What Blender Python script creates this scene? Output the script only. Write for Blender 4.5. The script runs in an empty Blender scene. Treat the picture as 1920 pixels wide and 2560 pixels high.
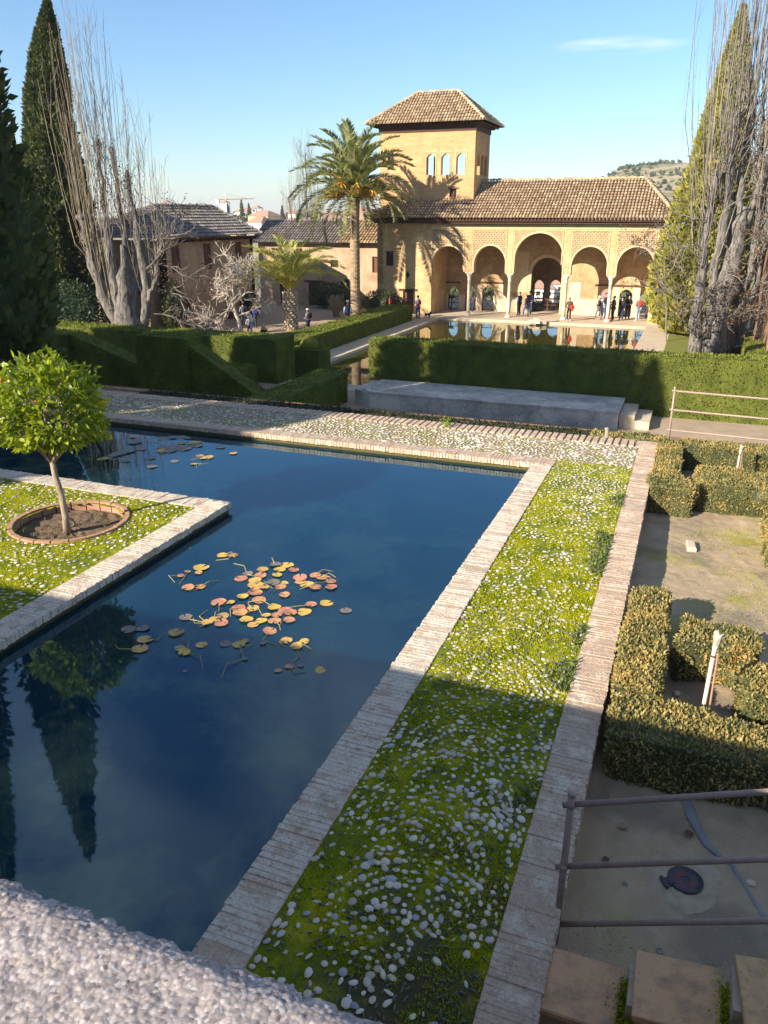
import bpy, bmesh, math, random
import numpy as np
from mathutils import Vector, Matrix
R = math.radians
SC = bpy.context.scene
COL = SC.collection
# ---------------------------------------------------------------- camera, sky, sun, exposure
cam = bpy.data.cameras.new('camera'); cam.sensor_fit = 'VERTICAL'; cam.sensor_height = 36.0; cam.lens = 27.28
cam.clip_start = 0.05; cam.clip_end = 6000
CAM = bpy.data.objects.new('camera', cam); COL.objects.link(CAM)
CAM.location = (0, 0, 4.0); CAM.rotation_euler = (R(90 - 20.905), 0, R(21.188))
SC.camera = CAM
SUN_EL, SUN_AZ = 25.0, 33.0            # light travels towards +y, turned 33 degrees to +x
ld = Vector((math.sin(R(SUN_AZ)) * math.cos(R(SUN_EL)), math.cos(R(SUN_AZ)) * math.cos(R(SUN_EL)), -math.sin(R(SUN_EL))))
world = bpy.data.worlds.new('World'); SC.world = world; world.use_nodes = True
wn = world.node_tree; wn.nodes.clear()
wo = wn.nodes.new('ShaderNodeOutputWorld'); bg = wn.nodes.new('ShaderNodeBackground')
sky = wn.nodes.new('ShaderNodeTexSky'); sky.sky_type = 'NISHITA'; sky.sun_disc = False
sky.sun_elevation = R(SUN_EL); sky.sun_rotation = R(180 + SUN_AZ)
sky.altitude = 400; sky.air_density = 1.2; sky.dust_density = 0.0; sky.ozone_density = 6.0
bg.inputs['Strength'].default_value = 0.082
# high cirrus, strengthened overhead to fill the shade with white light, and one flat streak of cloud low over the hill
def wnode(t, **kw):
    n = wn.nodes.new('ShaderNode' + t)
    for k, v in kw.items(): setattr(n, k, v)
    return n
def wmath(op, a, b=0.0, clamp=False):
    n = wnode('Math', operation=op, use_clamp=clamp)
    for i, v in enumerate((a, b)):
        if isinstance(v, bpy.types.NodeSocket): wn.links.new(v, n.inputs[i])
        else: n.inputs[i].default_value = v
    return n.outputs[0]
tc = wnode('TexCoord'); dirn = tc.outputs['Generated']
def wnoise(scale, loc, detail=5):
    mp = wnode('Mapping'); mp.inputs['Scale'].default_value = scale; mp.inputs['Location'].default_value = loc; wn.links.new(dirn, mp.inputs[0])
    n = wnode('TexNoise'); n.inputs['Scale'].default_value = 1.5; n.inputs['Detail'].default_value = detail; wn.links.new(mp.outputs[0], n.inputs['Vector']); return n.outputs['Fac']
def wdot(v):
    n = wnode('VectorMath', operation='DOT_PRODUCT'); wn.links.new(dirn, n.inputs[0]); n.inputs[1].default_value = v; return n.outputs['Value']
hi = wmath('MULTIPLY', wmath('SUBTRACT', wdot((0, 0, 1)), 0.24), 2.2, True)
cir = wmath('MULTIPLY', wmath('MULTIPLY', wmath('SUBTRACT', wnoise((2.2, 3.4, 2.2), (.9, .35, .1)), 0.40), 2.2, True), hi)
along = wmath('DIVIDE', wmath('SUBTRACT', wdot((0.990, 0.138, 0)), 0.028), 0.075); high = wmath('DIVIDE', wmath('SUBTRACT', wdot((0, 0, 1)), 0.170), 0.010)
blob = wmath('SUBTRACT', 1.0, wmath('ADD', wmath('MULTIPLY', along, along), wmath('MULTIPLY', high, high)), True)
front = wmath('GREATER_THAN', wdot((-0.138, 0.990, 0)), 0.0)
streak = wmath('MULTIPLY', wmath('MULTIPLY', blob, front), wmath('MULTIPLY', wmath('SUBTRACT', wnoise((7, 7, 60), (0, 0, 0)), 0.36), 3.6, True))
fac = wmath('ADD', wmath('MULTIPLY', cir, 0.78), wmath('MULTIPLY', streak, 0.55), True)
cm = wnode('Mix', data_type='RGBA'); cm.inputs[7].default_value = (6.4, 6.8, 7.4, 1)
wn.links.new(fac, cm.inputs[0]); wn.links.new(sky.outputs[0], cm.inputs[6])
wn.links.new(cm.outputs[2], bg.inputs[0]); wn.links.new(bg.outputs[0], wo.inputs[0])
sl = bpy.data.lights.new('sun', 'SUN'); sl.energy = 5.0; sl.angle = R(0.55); sl.color = (1.0, 0.89, 0.73)
SUN = bpy.data.objects.new('sun', sl); COL.objects.link(SUN); SUN.rotation_euler = ld.to_track_quat('-Z', 'Y').to_euler(); SUN.location = (-20, -30, 40)
SC.view_settings.view_transform = 'Standard'; SC.view_settings.look = 'None'; SC.view_settings.gamma = 1.0
SC.view_settings.use_curve_mapping = False; SC.view_settings.exposure = 1.22
# ---------------------------------------------------------------- helpers
rs = np.random.RandomState(7)
random.seed(7)

def link(o, parent=None):
    COL.objects.link(o)
    if parent is not None: o.parent = parent
    return o
def tag(o, label=None, cat=None, group=None, kind=None):
    if label: o['label'] = label
    if cat: o['category'] = cat
    if group: o['group'] = group
    if kind: o['kind'] = kind
    return o
def empty(name, loc=(0, 0, 0), rz=0, parent=None):
    o = bpy.data.objects.new(name, None); o.location = loc; o.rotation_euler = (0, 0, rz); o.empty_display_size = 0.1
    return link(o, parent)
def setattr_f(me, name, arr):
    a = me.attributes.new(name, 'FLOAT', 'POINT'); a.data.foreach_set('value', np.asarray(arr, dtype=np.float32).ravel())
def mesh_np(name, V, F, mats, smooth=False, mi=None, rnd=None):
    """V (n,3); F an (m,k) array of faces all of k corners, or a list of faces of any size"""
    me = bpy.data.meshes.new(name)
    V = np.asarray(V, dtype=np.float32)
    if isinstance(F, np.ndarray):
        m, k = F.shape
        me.vertices.add(len(V)); me.vertices.foreach_set('co', V.ravel())
        me.loops.add(m * k); me.loops.foreach_set('vertex_index', F.astype(np.int32).ravel())
        me.polygons.add(m); me.polygons.foreach_set('loop_start', np.arange(0, m * k, k, dtype=np.int32)); me.polygons.foreach_set('loop_total', np.full(m, k, dtype=np.int32))
        me.update(calc_edges=True); me.validate()
    else:
        me.from_pydata([tuple(v) for v in V], [], F); me.update()
    for m_ in (mats if isinstance(mats, (list, tuple)) else [mats]): me.materials.append(m_)
    if mi is not None: me.polygons.foreach_set('material_index', np.asarray(mi, dtype=np.int32))
    if smooth: me.polygons.foreach_set('use_smooth', np.ones(len(me.polygons), dtype=bool))
    if rnd is not None: setattr_f(me, 'rnd', rnd)
    return me
def obj(name, me, parent=None, loc=None, rot=None, scale=None):
    o = bpy.data.objects.new(name, me)
    if loc is not None: o.location = loc
    if rot is not None: o.rotation_euler = rot
    if scale is not None: o.scale = scale
    return link(o, parent)

class MB:
    """collects faces; build() links them as one mesh object"""
    def __init__(s): s.v = []; s.f = []; s.m = []; s.r = []
    def add(s, vs, fs, mi=0, r=None):
        b = len(s.v); s.v.extend([tuple(p) for p in vs]); s.f.extend([tuple(i + b for i in f) for f in fs]); s.m.extend([mi] * len(fs))
        rr = random.random() if r is None else r
        s.r.extend([rr] * len(vs)); return s
    def box(s, a, b, mi=0, r=None, M=None):
        x0, y0, z0 = a; x1, y1, z1 = b
        vs = [(x0, y0, z0), (x1, y0, z0), (x1, y1, z0), (x0, y1, z0), (x0, y0, z1), (x1, y0, z1), (x1, y1, z1), (x0, y1, z1)]
        if M is not None: vs = [tuple(M @ Vector(p)) for p in vs]
        return s.add(vs, [(0, 3, 2, 1), (4, 5, 6, 7), (0, 1, 5, 4), (1, 2, 6, 5), (2, 3, 7, 6), (3, 0, 4, 7)], mi, r)
    def quad(s, a, b, c, d, mi=0): return s.add([a, b, c, d], [(0, 1, 2, 3)], mi)
    def poly(s, pts, mi=0): return s.add(pts, [tuple(range(len(pts)))], mi)
    def tube(s, pts, rad, n=6, mi=0, cap=True, r=None):
        pts = [Vector(p) for p in pts]; k = len(pts); vs = []; fs = []
        if not hasattr(rad, '__len__'): rad = [rad] * k
        ref = None
        for i, p in enumerate(pts):
            t = (pts[min(i + 1, k - 1)] - pts[max(i - 1, 0)]).normalized()
            if ref is None:
                ref = Vector((0, 0, 1)) if abs(t.z) < 0.9 else Vector((1, 0, 0))
            u = t.cross(ref)
            if u.length < 1e-6: u = t.orthogonal()
            u.normalize(); w = t.cross(u).normalized(); ref = u.cross(t) * 1.0 if u.cross(t).length > 0 else ref
            for j in range(n):
                a = 2 * math.pi * j / n; vs.append(tuple(p + (u * math.cos(a) + w * math.sin(a)) * rad[i]))
        for i in range(k - 1):
            for j in range(n):
                fs.append((i * n + j, i * n + (j + 1) % n, (i + 1) * n + (j + 1) % n, (i + 1) * n + j))
        if cap:
            fs.append(tuple(range(n - 1, -1, -1))); fs.append(tuple(range((k - 1) * n, k * n)))
        return s.add(vs, fs, mi, r)
    def lathe(s, prof, n=16, c=(0, 0, 0), mi=0):
        vs = []; fs = []
        for (r, z) in prof:
            for j in range(n):
                a = 2 * math.pi * j / n; vs.append((c[0] + r * math.cos(a), c[1] + r * math.sin(a), c[2] + z))
        for i in range(len(prof) - 1):
            for j in range(n): fs.append((i * n + j, i * n + (j + 1) % n, (i + 1) * n + (j + 1) % n, (i + 1) * n + j))
        fs.append(tuple(range(n - 1, -1, -1))); fs.append(tuple(range((len(prof) - 1) * n, len(prof) * n)))
        return s.add(vs, fs, mi)
    def prism(s, pts, d, mi=0):
        """extrude a planar polygon by vector d"""
        n = len(pts); d = Vector(d); vs = [tuple(p) for p in pts] + [tuple(Vector(p) + d) for p in pts]
        fs = [tuple(range(n)), tuple(range(2 * n - 1, n - 1, -1))] + [(i, i + n, (i + 1) % n + n, (i + 1) % n) for i in range(n)]
        return s.add(vs, fs, mi)
    def mesh(s, name, mats, smooth=False):
        me = mesh_np(name, s.v, s.f, mats, smooth, s.m); setattr_f(me, 'rnd', s.r); return me
    def build(s, name, mats, parent=None, smooth=False, loc=None, rot=None, fix=False):
        me = s.mesh(name, mats, smooth)
        if fix:
            b = bmesh.new(); b.from_mesh(me); bmesh.ops.recalc_face_normals(b, faces=b.faces); b.to_mesh(me); b.free()
        return obj(name, me, parent, loc, rot)

# value noise, numpy
def _h(ix, iy, iz, s):
    n = (ix * 374761393 + iy * 668265263 + iz * 1274126177 + s * 974711) & 0xffffffff
    n = ((n ^ (n >> 13)) * 1103515245) & 0xffffffff
    n = ((n ^ (n >> 16)) * 2246822519) & 0xffffffff
    return ((n ^ (n >> 15)) & 0xffffff) / float(0xffffff)
def vnoise(P, scale=1.0, s=0):
    P = np.asarray(P, dtype=np.float64) * scale; I = np.floor(P).astype(np.int64); f = P - I; f = f * f * (3 - 2 * f); o = 0
    for dx in (0, 1):
        for dy in (0, 1):
            for dz in (0, 1):
                w = (f[:, 0] if dx else 1 - f[:, 0]) * (f[:, 1] if dy else 1 - f[:, 1]) * (f[:, 2] if dz else 1 - f[:, 2])
                o = o + w * _h(I[:, 0] + dx, I[:, 1] + dy, I[:, 2] + dz, s)
    return o
def fbm(P, scale=1.0, oct=4, s=0):
    o = 0; a = 1; t = 0
    for i in range(oct): o = o + a * vnoise(P, scale * 2 ** i, s + i * 17); t += a; a *= 0.5
    return o / t
def rand_unit(n):
    v = rs.normal(size=(n, 3)); return v / np.linalg.norm(v, axis=1)[:, None]
def leaf_quads(C, D, L, W, up=None, fold=0.0):
    """quads (rhombs) rooted at C pointing along unit D with length L, width W; returns V,F"""
    n = len(C); L = np.broadcast_to(L, n)[:, None]; W = np.broadcast_to(W, n)[:, None]
    a = rand_unit(n) if up is None else up
    S = np.cross(D, a); S /= (np.linalg.norm(S, axis=1)[:, None] + 1e-9)
    Nn = np.cross(S, D)
    V = np.stack([C, C + D * L * 0.45 + S * W * 0.5 + Nn * W * fold, C + D * L, C + D * L * 0.45 - S * W * 0.5 + Nn * W * fold], 1).reshape(-1, 3)
    F = np.arange(4 * n).reshape(n, 4)
    return V, F

# ---------------------------------------------------------------- material helpers
class NT:
    def __init__(s, name):
        s.m = bpy.data.materials.new(name); s.m.use_nodes = True; s.t = s.m.node_tree; s.t.nodes.clear()
        s.out = s.t.nodes.new('ShaderNodeOutputMaterial')
    def n(s, typ, **kw):
        nd = s.t.nodes.new('ShaderNode' + typ)
        for k, v in kw.items(): setattr(nd, k, v)
        return nd
    def set(s, sock, v):
        if isinstance(v, bpy.types.NodeSocket): s.t.links.new(v, sock)
        elif v is not None:
            if isinstance(v, tuple) and len(v) == 3 and sock.type == 'RGBA': v = v + (1,)
            sock.default_value = v
    def pos(s): return s.n('NewGeometry').outputs['Position']
    def obj(s): return s.n('TexCoord').outputs['Object']
    def attr(s, name='rnd'):
        a = s.n('Attribute'); a.attribute_name = name; return a.outputs['Fac']
    def orand(s): return s.n('ObjectInfo').outputs['Random']
    def map(s, v, scale=(1, 1, 1), rot=(0, 0, 0), loc=(0, 0, 0)):
        m = s.n('Mapping'); s.set(m.inputs[0], v); m.inputs['Scale'].default_value = scale; m.inputs['Rotation'].default_value = rot; m.inputs['Location'].default_value = loc; return m.outputs[0]
    def noise(s, v, scale, detail=4, rough=0.55, dist=0.0, col=False):
        n = s.n('TexNoise'); s.set(n.inputs['Vector'], v); n.inputs['Scale'].default_value = scale; n.inputs['Detail'].default_value = detail; n.inputs['Roughness'].default_value = rough; n.inputs['Distortion'].default_value = dist
        return n.outputs['Color' if col else 'Fac']
    def voro(s, v, scale, feature='F1', out='Distance', rnd=1.0):
        n = s.n('TexVoronoi', feature=feature); s.set(n.inputs['Vector'], v); n.inputs['Scale'].default_value = scale; n.inputs['Randomness'].default_value = rnd; return n.outputs[out]
    def ramp(s, f, stops, interp='LINEAR'):
        r = s.n('ValToRGB'); r.color_ramp.interpolation = interp; s.set(r.inputs[0], f); e = r.color_ramp.elements
        while len(e) < len(stops): e.new(0.5)
        for i, (p, c) in enumerate(stops):
            e[i].position = p; c = c if isinstance(c, tuple) else (c, c, c); e[i].color = c + (1,) if len(c) == 3 else c
        return r.outputs[0]
    def mix(s, f, a, b, mode='MIX'):
        m = s.n('Mix', data_type='RGBA', blend_type=mode); s.set(m.inputs[0], f); s.set(m.inputs[6], a); s.set(m.inputs[7], b); return m.outputs[2]
    def math(s, op, a, b=0.0, c=None, clamp=False):
        m = s.n('Math', operation=op, use_clamp=clamp); s.set(m.inputs[0], a); s.set(m.inputs[1], b)
        if c is not None: s.set(m.inputs[2], c)
        return m.outputs[0]
    def sep(s, v):
        n = s.n('SeparateXYZ'); s.set(n.inputs[0], v); return n.outputs
    def bump(s, h, strength=0.5, dist=0.02, normal=None):
        b = s.n('Bump'); b.inputs['Strength'].default_value = strength; b.inputs['Distance'].default_value = dist; s.set(b.inputs['Height'], h)
        if normal is not None: s.set(b.inputs['Normal'], normal)
        return b.outputs[0]
    def bsdf(s, color, rough=0.8, normal=None, spec=0.3, metal=0.0, emis=None, es=0.0):
        p = s.n('BsdfPrincipled'); s.set(p.inputs['Base Color'], color); s.set(p.inputs['Roughness'], rough); p.inputs['Specular IOR Level'].default_value = spec
        s.set(p.inputs['Metallic'], metal)
        if normal is not None: s.set(p.inputs['Normal'], normal)
        return p.outputs[0]
    def leaf(s, color, trans, tf=0.35, rough=0.55, spec=0.25, normal=None):
        p = s.bsdf(color, rough, normal, spec); t = s.n('BsdfTranslucent'); s.set(t.inputs[0], trans)
        m = s.n('MixShader'); s.set(m.inputs[0], tf); s.t.links.new(p, m.inputs[1]); s.t.links.new(t.outputs[0], m.inputs[2]); return m.outputs[0]
    def done(s, sh): s.t.links.new(sh, s.out.inputs[0]); return s.m
def plain(name, col, rough=0.7, var=0.25, scale=8, bump=0.0, spec=0.3, metal=0.0, pos=True):
    t = NT(name); v = t.pos() if pos else t.obj(); nz = t.noise(v, scale, 5)
    c = t.mix(nz, tuple(x * (1 - var) for x in col), tuple(min(1, x * (1 + var)) for x in col))
    return t.done(t.bsdf(c, rough, t.bump(nz, bump, 0.02) if bump else None, spec, metal))
M = {}
# ---------------------------------------------------------------- materials
def wallvec(t):
    s = t.sep(t.pos()); c = t.n('CombineXYZ'); t.set(c.inputs[0], t.math('ADD', s[0], s[1])); t.set(c.inputs[1], s[2]); return c.outputs[0]
def brick_wall(name, c1, c2, mort, plaster, pl=0.5, row=0.085):
    t = NT(name); v = wallvec(t); p = t.pos()
    b = t.n('TexBrick'); t.set(b.inputs['Vector'], v); b.inputs['Scale'].default_value = 1.0
    b.inputs['Brick Width'].default_value = 0.34; b.inputs['Row Height'].default_value = row; b.inputs['Mortar Size'].default_value = 0.014; b.inputs['Mortar Smooth'].default_value = 0.3; b.inputs['Bias'].default_value = -0.1
    t.set(b.inputs['Color1'], c1); t.set(b.inputs['Color2'], c2); t.set(b.inputs['Mortar'], mort)
    streak = t.noise(t.map(p, (0.6, 0.6, 9)), 1.0, 4, 0.6); big = t.noise(p, 0.55, 5, 0.6); mid = t.noise(p, 2.3, 5, 0.65)
    col = t.mix(t.ramp(streak, [(0.35, 0.0), (0.65, 1.0)]), t.mix(1.0, b.outputs[0], (0.80, 0.80, 0.80), 'MULTIPLY'), b.outputs[0])
    pm = t.ramp(t.math('ADD', t.math('MULTIPLY', big, 0.6), t.math('MULTIPLY', mid, 0.4)), [(pl - 0.05, 0.0), (pl + 0.06, 1.0)])
    plc = t.mix(mid, tuple(x * 0.82 for x in plaster), tuple(min(1, x * 1.12) for x in plaster))
    col = t.mix(t.math('MULTIPLY', pm, 0.85), col, plc)
    col = t.mix(t.ramp(t.noise(t.map(p, (1.4, 1.4, 0.35)), 1.1, 4), [(0.52, 0.0), (0.75, 0.35)]), col, (0.20, 0.13, 0.08))
    h = t.mix(pm, b.outputs['Fac'], t.math('MULTIPLY', mid, 0.3))
    return t.done(t.bsdf(col, 0.92, t.bump(t.math('SUBTRACT', 1.0, h), 0.5, 0.02), 0.15))
M['brick'] = brick_wall('ochre_brick', (0.57, 0.36, 0.165), (0.47, 0.26, 0.11), (0.64, 0.46, 0.255), (0.64, 0.45, 0.235), 0.52)
M['tower'] = brick_wall('tower_brick', (0.56, 0.335, 0.155), (0.48, 0.255, 0.11), (0.62, 0.43, 0.24), (0.62, 0.42, 0.215), 0.58)
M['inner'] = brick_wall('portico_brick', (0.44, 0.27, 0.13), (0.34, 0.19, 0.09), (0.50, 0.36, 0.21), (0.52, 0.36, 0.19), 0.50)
M['house'] = brick_wall('house_brick', (0.40, 0.24, 0.15), (0.33, 0.19, 0.115), (0.46, 0.33, 0.23), (0.46, 0.33, 0.22), 0.47)
M['redbrick'] = brick_wall('reddish_brick', (0.36, 0.20, 0.12), (0.28, 0.15, 0.09), (0.42, 0.29, 0.2), (0.40, 0.28, 0.18), 0.62)  # redder, deeper brick colours than the house walls
def plaster(name, c, dark, sc=1.5):
    t = NT(name); p = t.pos(); a = t.noise(p, sc, 6, 0.65); b = t.noise(p, sc * 9, 4)
    col = t.mix(t.ramp(a, [(0.35, 0.0), (0.7, 1.0)]), dark, c); col = t.mix(t.ramp(b, [(0.3, 0.3), (0.6, 0.0)]), col, dark)
    return t.done(t.bsdf(col, 0.9, t.bump(t.math('ADD', a, t.math('MULTIPLY', b, 0.4)), 0.35, 0.03), 0.2))
M['plaster'] = plaster('cream_plaster', (0.68, 0.50, 0.285), (0.56, 0.37, 0.19))
M['dado'] = plaster('dado_plaster', (0.66, 0.55, 0.38), (0.55, 0.43, 0.28))
M['stucco'] = plaster('carved_stucco', (0.68, 0.52, 0.32), (0.52, 0.36, 0.2), 4)
M['stage'] = plaster('weathered_render', (0.64, 0.56, 0.46), (0.33, 0.285, 0.24), 1.1)
def mk_stage():
    t = NT('cracked_render'); p = t.pos(); a = t.noise(p, 0.9, 6, 0.65); f = t.noise(p, 16, 5, 0.7); d = t.noise(t.map(p, (1.2, 1.2, .35)), 1.4, 5, .6)
    col = t.mix(t.ramp(a, [(0.38, 0.0), (0.62, 1.0)]), (0.34, 0.30, 0.26), (0.60, 0.53, 0.44)); col = t.mix(t.ramp(d, [(0.5, 0.0), (0.68, 0.6)]), col, (0.22, 0.20, 0.18))
    col = t.mix(t.ramp(f, [(0.56, 0.0), (0.66, 0.75)]), col, (0.76, 0.72, 0.65)); w = t.n('VectorMath', operation='ADD'); t.set(w.inputs[0], p); sc = t.n('VectorMath', operation='SCALE'); t.set(sc.inputs[0], t.noise(p, 2.2, 3, col=True)); sc.inputs['Scale'].default_value = .5; t.set(w.inputs[1], sc.outputs[0])
    cr = t.voro(w.outputs[0], .6, 'DISTANCE_TO_EDGE'); col = t.mix(t.ramp(cr, [(0.004, 0.4), (0.012, 0.0)]), col, (0.10, 0.09, 0.08))
    return t.done(t.bsdf(col, .92, t.bump(f, .4, .02), .2))
M['stage'] = mk_stage()
M['marble'] = plaster('old_marble', (0.74, 0.68, 0.57), (0.58, 0.48, 0.35), 3)
M['pave'] = plaster('stone_paving', (0.56, 0.47, 0.35), (0.43, 0.34, 0.24), 1.2)
M['white'] = plaster('whitewash', (0.78, 0.75, 0.70), (0.62, 0.58, 0.52), 0.6)
M['gravel'] = plaster('court_gravel', (0.40, 0.31, 0.22), (0.31, 0.235, 0.165), 1.4)
M['wood'] = plain('dark_timber', (0.075, 0.035, 0.022), 0.75, 0.35, 6)
M['door'] = plain('brown_door', (0.13, 0.055, 0.035), 0.7, 0.35, 9)
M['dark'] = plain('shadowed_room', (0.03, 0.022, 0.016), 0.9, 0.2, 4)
M['glass'] = plain('window_glass', (0.03, 0.035, 0.04), 0.12, 0.1, 3, spec=0.6)
def tiles(name, stops, bumpy=0.4):
    t = NT(name); p = t.pos(); r = t.attr()
    col = t.ramp(r, stops); n1 = t.noise(p, 3.0, 5, 0.6); n2 = t.noise(p, 22, 4, 0.6)
    col = t.mix(t.ramp(n1, [(0.42, 0.0), (0.66, 0.75)]), col, tuple(0.75 * x for x in stops[0][1]))
    col = t.mix(t.ramp(n2, [(0.5, 0.0), (0.72, 0.7)]), col, stops[-1][1])
    return t.done(t.bsdf(col, 0.9, t.bump(n2, bumpy, 0.03), 0.2))
M['tile'] = tiles('clay_tiles', [(0.0, (0.28, 0.18, 0.105)), (0.35, (0.44, 0.30, 0.18)), (0.7, (0.53, 0.385, 0.235)), (1.0, (0.62, 0.50, 0.32))])
M['tilegrey'] = tiles('grey_tiles', [(0.0, (0.13, 0.115, 0.105)), (0.4, (0.205, 0.185, 0.17)), (0.75, (0.27, 0.235, 0.205)), (1.0, (0.34, 0.31, 0.28))])  # darker, greyer colours than the clay tiles
M['tilebase'] = plain('roof_underlay', (0.10, 0.06, 0.04), 0.95, 0.3, 5)
M['tilered'] = plain('far_red_roof', (0.34, 0.21, 0.15), 0.9, 0.25, 1.5)
# border bricks of the near pool: worn brick with pale lichen
def border(name, lich, lcol):
    t = NT(name); p = t.pos(); r = t.orand(); a = t.attr()
    rr = t.math('FRACT', t.math('ADD', t.math('MULTIPLY', r, 7.3), a))
    col = t.ramp(rr, [(0.0, (0.42, 0.31, 0.23)), (0.4, (0.49, 0.37, 0.275)), (0.75, (0.53, 0.42, 0.32)), (1.0, (0.46, 0.37, 0.29))])
    col = t.mix(0.6, col, t.mix(t.noise(p, 1.7, 5, 0.6), (0.44, 0.30, 0.21), (0.58, 0.43, 0.31)))
    n = t.noise(p, 5.0, 7, 0.68); f = t.noise(p, 45, 5, 0.65); l = t.ramp(n, [(lich - 0.06, 0.0), (lich + 0.06, 1.0)])
    col = t.mix(t.ramp(f, [(0.36, 0.45), (0.55, 0.0)]), col, (0.24, 0.19, 0.15))
    col = t.mix(t.math('MULTIPLY', l, t.ramp(f, [(0.32, 0.1), (0.5, 0.95)])), col, lcol)
    col = t.mix(t.ramp(t.noise(p, 11, 5, 0.7), [(0.55, 0.0), (0.68, 0.7)]), col, (0.23, 0.19, 0.155))
    g = t.ramp(t.noise(p, 2.1, 5, 0.7), [(0.60, 0.0), (0.74, 0.6)]); col = t.mix(g, col, (0.12, 0.13, 0.05))
    return t.done(t.bsdf(col, 0.93, t.bump(t.math('ADD', f, t.math('MULTIPLY', n, 1.5)), 0.9, 0.016), 0.2))
M['border'] = border('worn_border_brick', 0.57, (0.62, 0.53, 0.42))
M['lichen'] = border('lichened_pool_brick', 0.45, (0.60, 0.54, 0.45))
M['mortar'] = plaster('sandy_mortar', (0.50, 0.41, 0.31), (0.36, 0.285, 0.21), 9)
def mk_pebble():
    t = NT('pebbles'); r = t.math('FRACT', t.math('ADD', t.attr(), t.math('MULTIPLY', t.orand(), 5.7))); n = t.noise(t.pos(), 60, 3, 0.6)
    col = t.ramp(r, [(0.0, (0.38, 0.32, 0.25)), (0.3, (0.52, 0.46, 0.36)), (0.55, (0.64, 0.58, 0.47)), (0.78, (0.50, 0.46, 0.40)), (0.88, (0.30, 0.33, 0.38)), (0.95, (0.46, 0.36, 0.28)), (1.0, (0.22, 0.25, 0.29))])
    col = t.mix(t.ramp(n, [(0.5, 0.0), (0.75, 0.55)]), col, (0.30, 0.25, 0.19))
    return t.done(t.bsdf(col, 0.75, t.bump(n, 0.25, 0.006), 0.3))
M['pebble'] = mk_pebble()
def mk_moss():
    t = NT('moss_bed'); p = t.pos(); a = t.noise(p, 1.3, 5, 0.6); b = t.noise(p, 7, 5, 0.65); f = t.noise(p, 70, 4, 0.7)
    col = t.mix(b, (0.22, 0.24, 0.008), (0.52, 0.49, 0.010)); col = t.mix(t.ramp(a, [(0.45, 0.0), (0.7, 0.7)]), col, (0.33, 0.29, 0.045))
    col = t.mix(t.ramp(t.noise(p, 2.6, 5, 0.65), [(0.44, 0.75), (0.6, 0.0)]), col, (0.085, 0.135, 0.010))
    s = t.sep(p)
    dn = t.math('ADD', t.noise(p, 2.2, 5, 0.65), t.math('MULTIPLY', t.ramp(t.math('MULTIPLY', s[1], 0.1), [(0.28, 0.28), (0.46, 0.0)]), t.ramp(t.math('ADD', s[0], 2.0), [(0.35, 0.0), (1.3, 1.0)])))
    col = t.mix(t.ramp(dn, [(0.57, 0.0), (0.72, 0.95)]), col, (0.085, 0.07, 0.045))
    col = t.mix(t.ramp(f, [(0.3, 0.6), (0.55, 0.0)]), col, (0.07, 0.085, 0.012))
    return t.done(t.bsdf(col, 0.95, t.bump(t.math('ADD', f, b), 0.9, 0.02), 0.1))
M['moss'] = mk_moss()
def mk_grit():
    t = NT('sandy_pebble_mortar'); p = t.pos(); a = t.noise(p, 2.3, 5, 0.6); f = t.noise(p, 60, 4, 0.7)
    col = t.mix(f, (0.19, 0.145, 0.085), (0.36, 0.29, 0.18)); col = t.mix(t.ramp(a, [(0.46, 0.0), (0.62, 0.85)]), col, (0.21, 0.225, 0.035))
    return t.done(t.bsdf(col, 0.95, t.bump(f, 0.8, 0.015), 0.1))
M['grit'] = mk_grit()
def foliage(name, stops, trans, tf=0.3, rough=0.5, spec=0.3):
    t = NT(name); r = t.attr(); n = t.noise(t.pos(), 1.6, 3)
    col = t.ramp(t.math('ADD', t.math('MULTIPLY', r, 0.7), t.math('MULTIPLY', t.math('SUBTRACT', n, 0.35), 0.9), clamp=True), stops)
    return t.done(t.leaf(col, t.mix(1.0, col, trans, 'MULTIPLY'), tf, rough, spec))
M['mossblade'] = foliage('moss_tufts', [(0.0, (0.06, 0.115, 0.008)), (0.25, (0.19, 0.25, 0.008)), (0.5, (0.40, 0.40, 0.008)), (0.8, (0.60, 0.54, 0.010)), (1.0, (0.55, 0.42, 0.04))], (1.2, 1.3, 0.6), 0.35, 0.7, 0.1)
M['grass'] = foliage('weed_leaves', [(0.0, (0.06, 0.10, 0.03)), (0.6, (0.13, 0.17, 0.06)), (1.0, (0.24, 0.22, 0.12))], (1.2, 1.4, 0.6), 0.3)
M['cypress'] = foliage('cypress_leaves', [(0.0, (0.03, 0.045, 0.02)), (0.5, (0.075, 0.095, 0.036)), (1.0, (0.17, 0.175, 0.06))], (1.0, 1.2, 0.5), 0.18, 0.7, 0.15)
M['cypressbright'] = foliage('young_cypress_leaves', [(0.0, (0.11, 0.12, 0.03)), (0.5, (0.25, 0.24, 0.05)), (1.0, (0.42, 0.37, 0.08))], (1.0, 1.2, 0.5), 0.2, 0.7, 0.15)
M['hedge'] = foliage('clipped_hedge_leaves', [(0.0, (0.028, 0.045, 0.012)), (0.5, (0.065, 0.092, 0.020)), (1.0, (0.13, 0.15, 0.028))], (1.1, 1.2, 0.4), 0.2, 0.7, 0.15)
M['hedgelit'] = foliage('sunlit_hedge_leaves', [(0.0, (0.10, 0.125, 0.024)), (0.5, (0.20, 0.225, 0.036)), (1.0, (0.33, 0.33, 0.06))], (1.1, 1.2, 0.4), 0.25, 0.7, 0.15)  # unused lit copy of the hedge leaves, sunlight put into the colour
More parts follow.
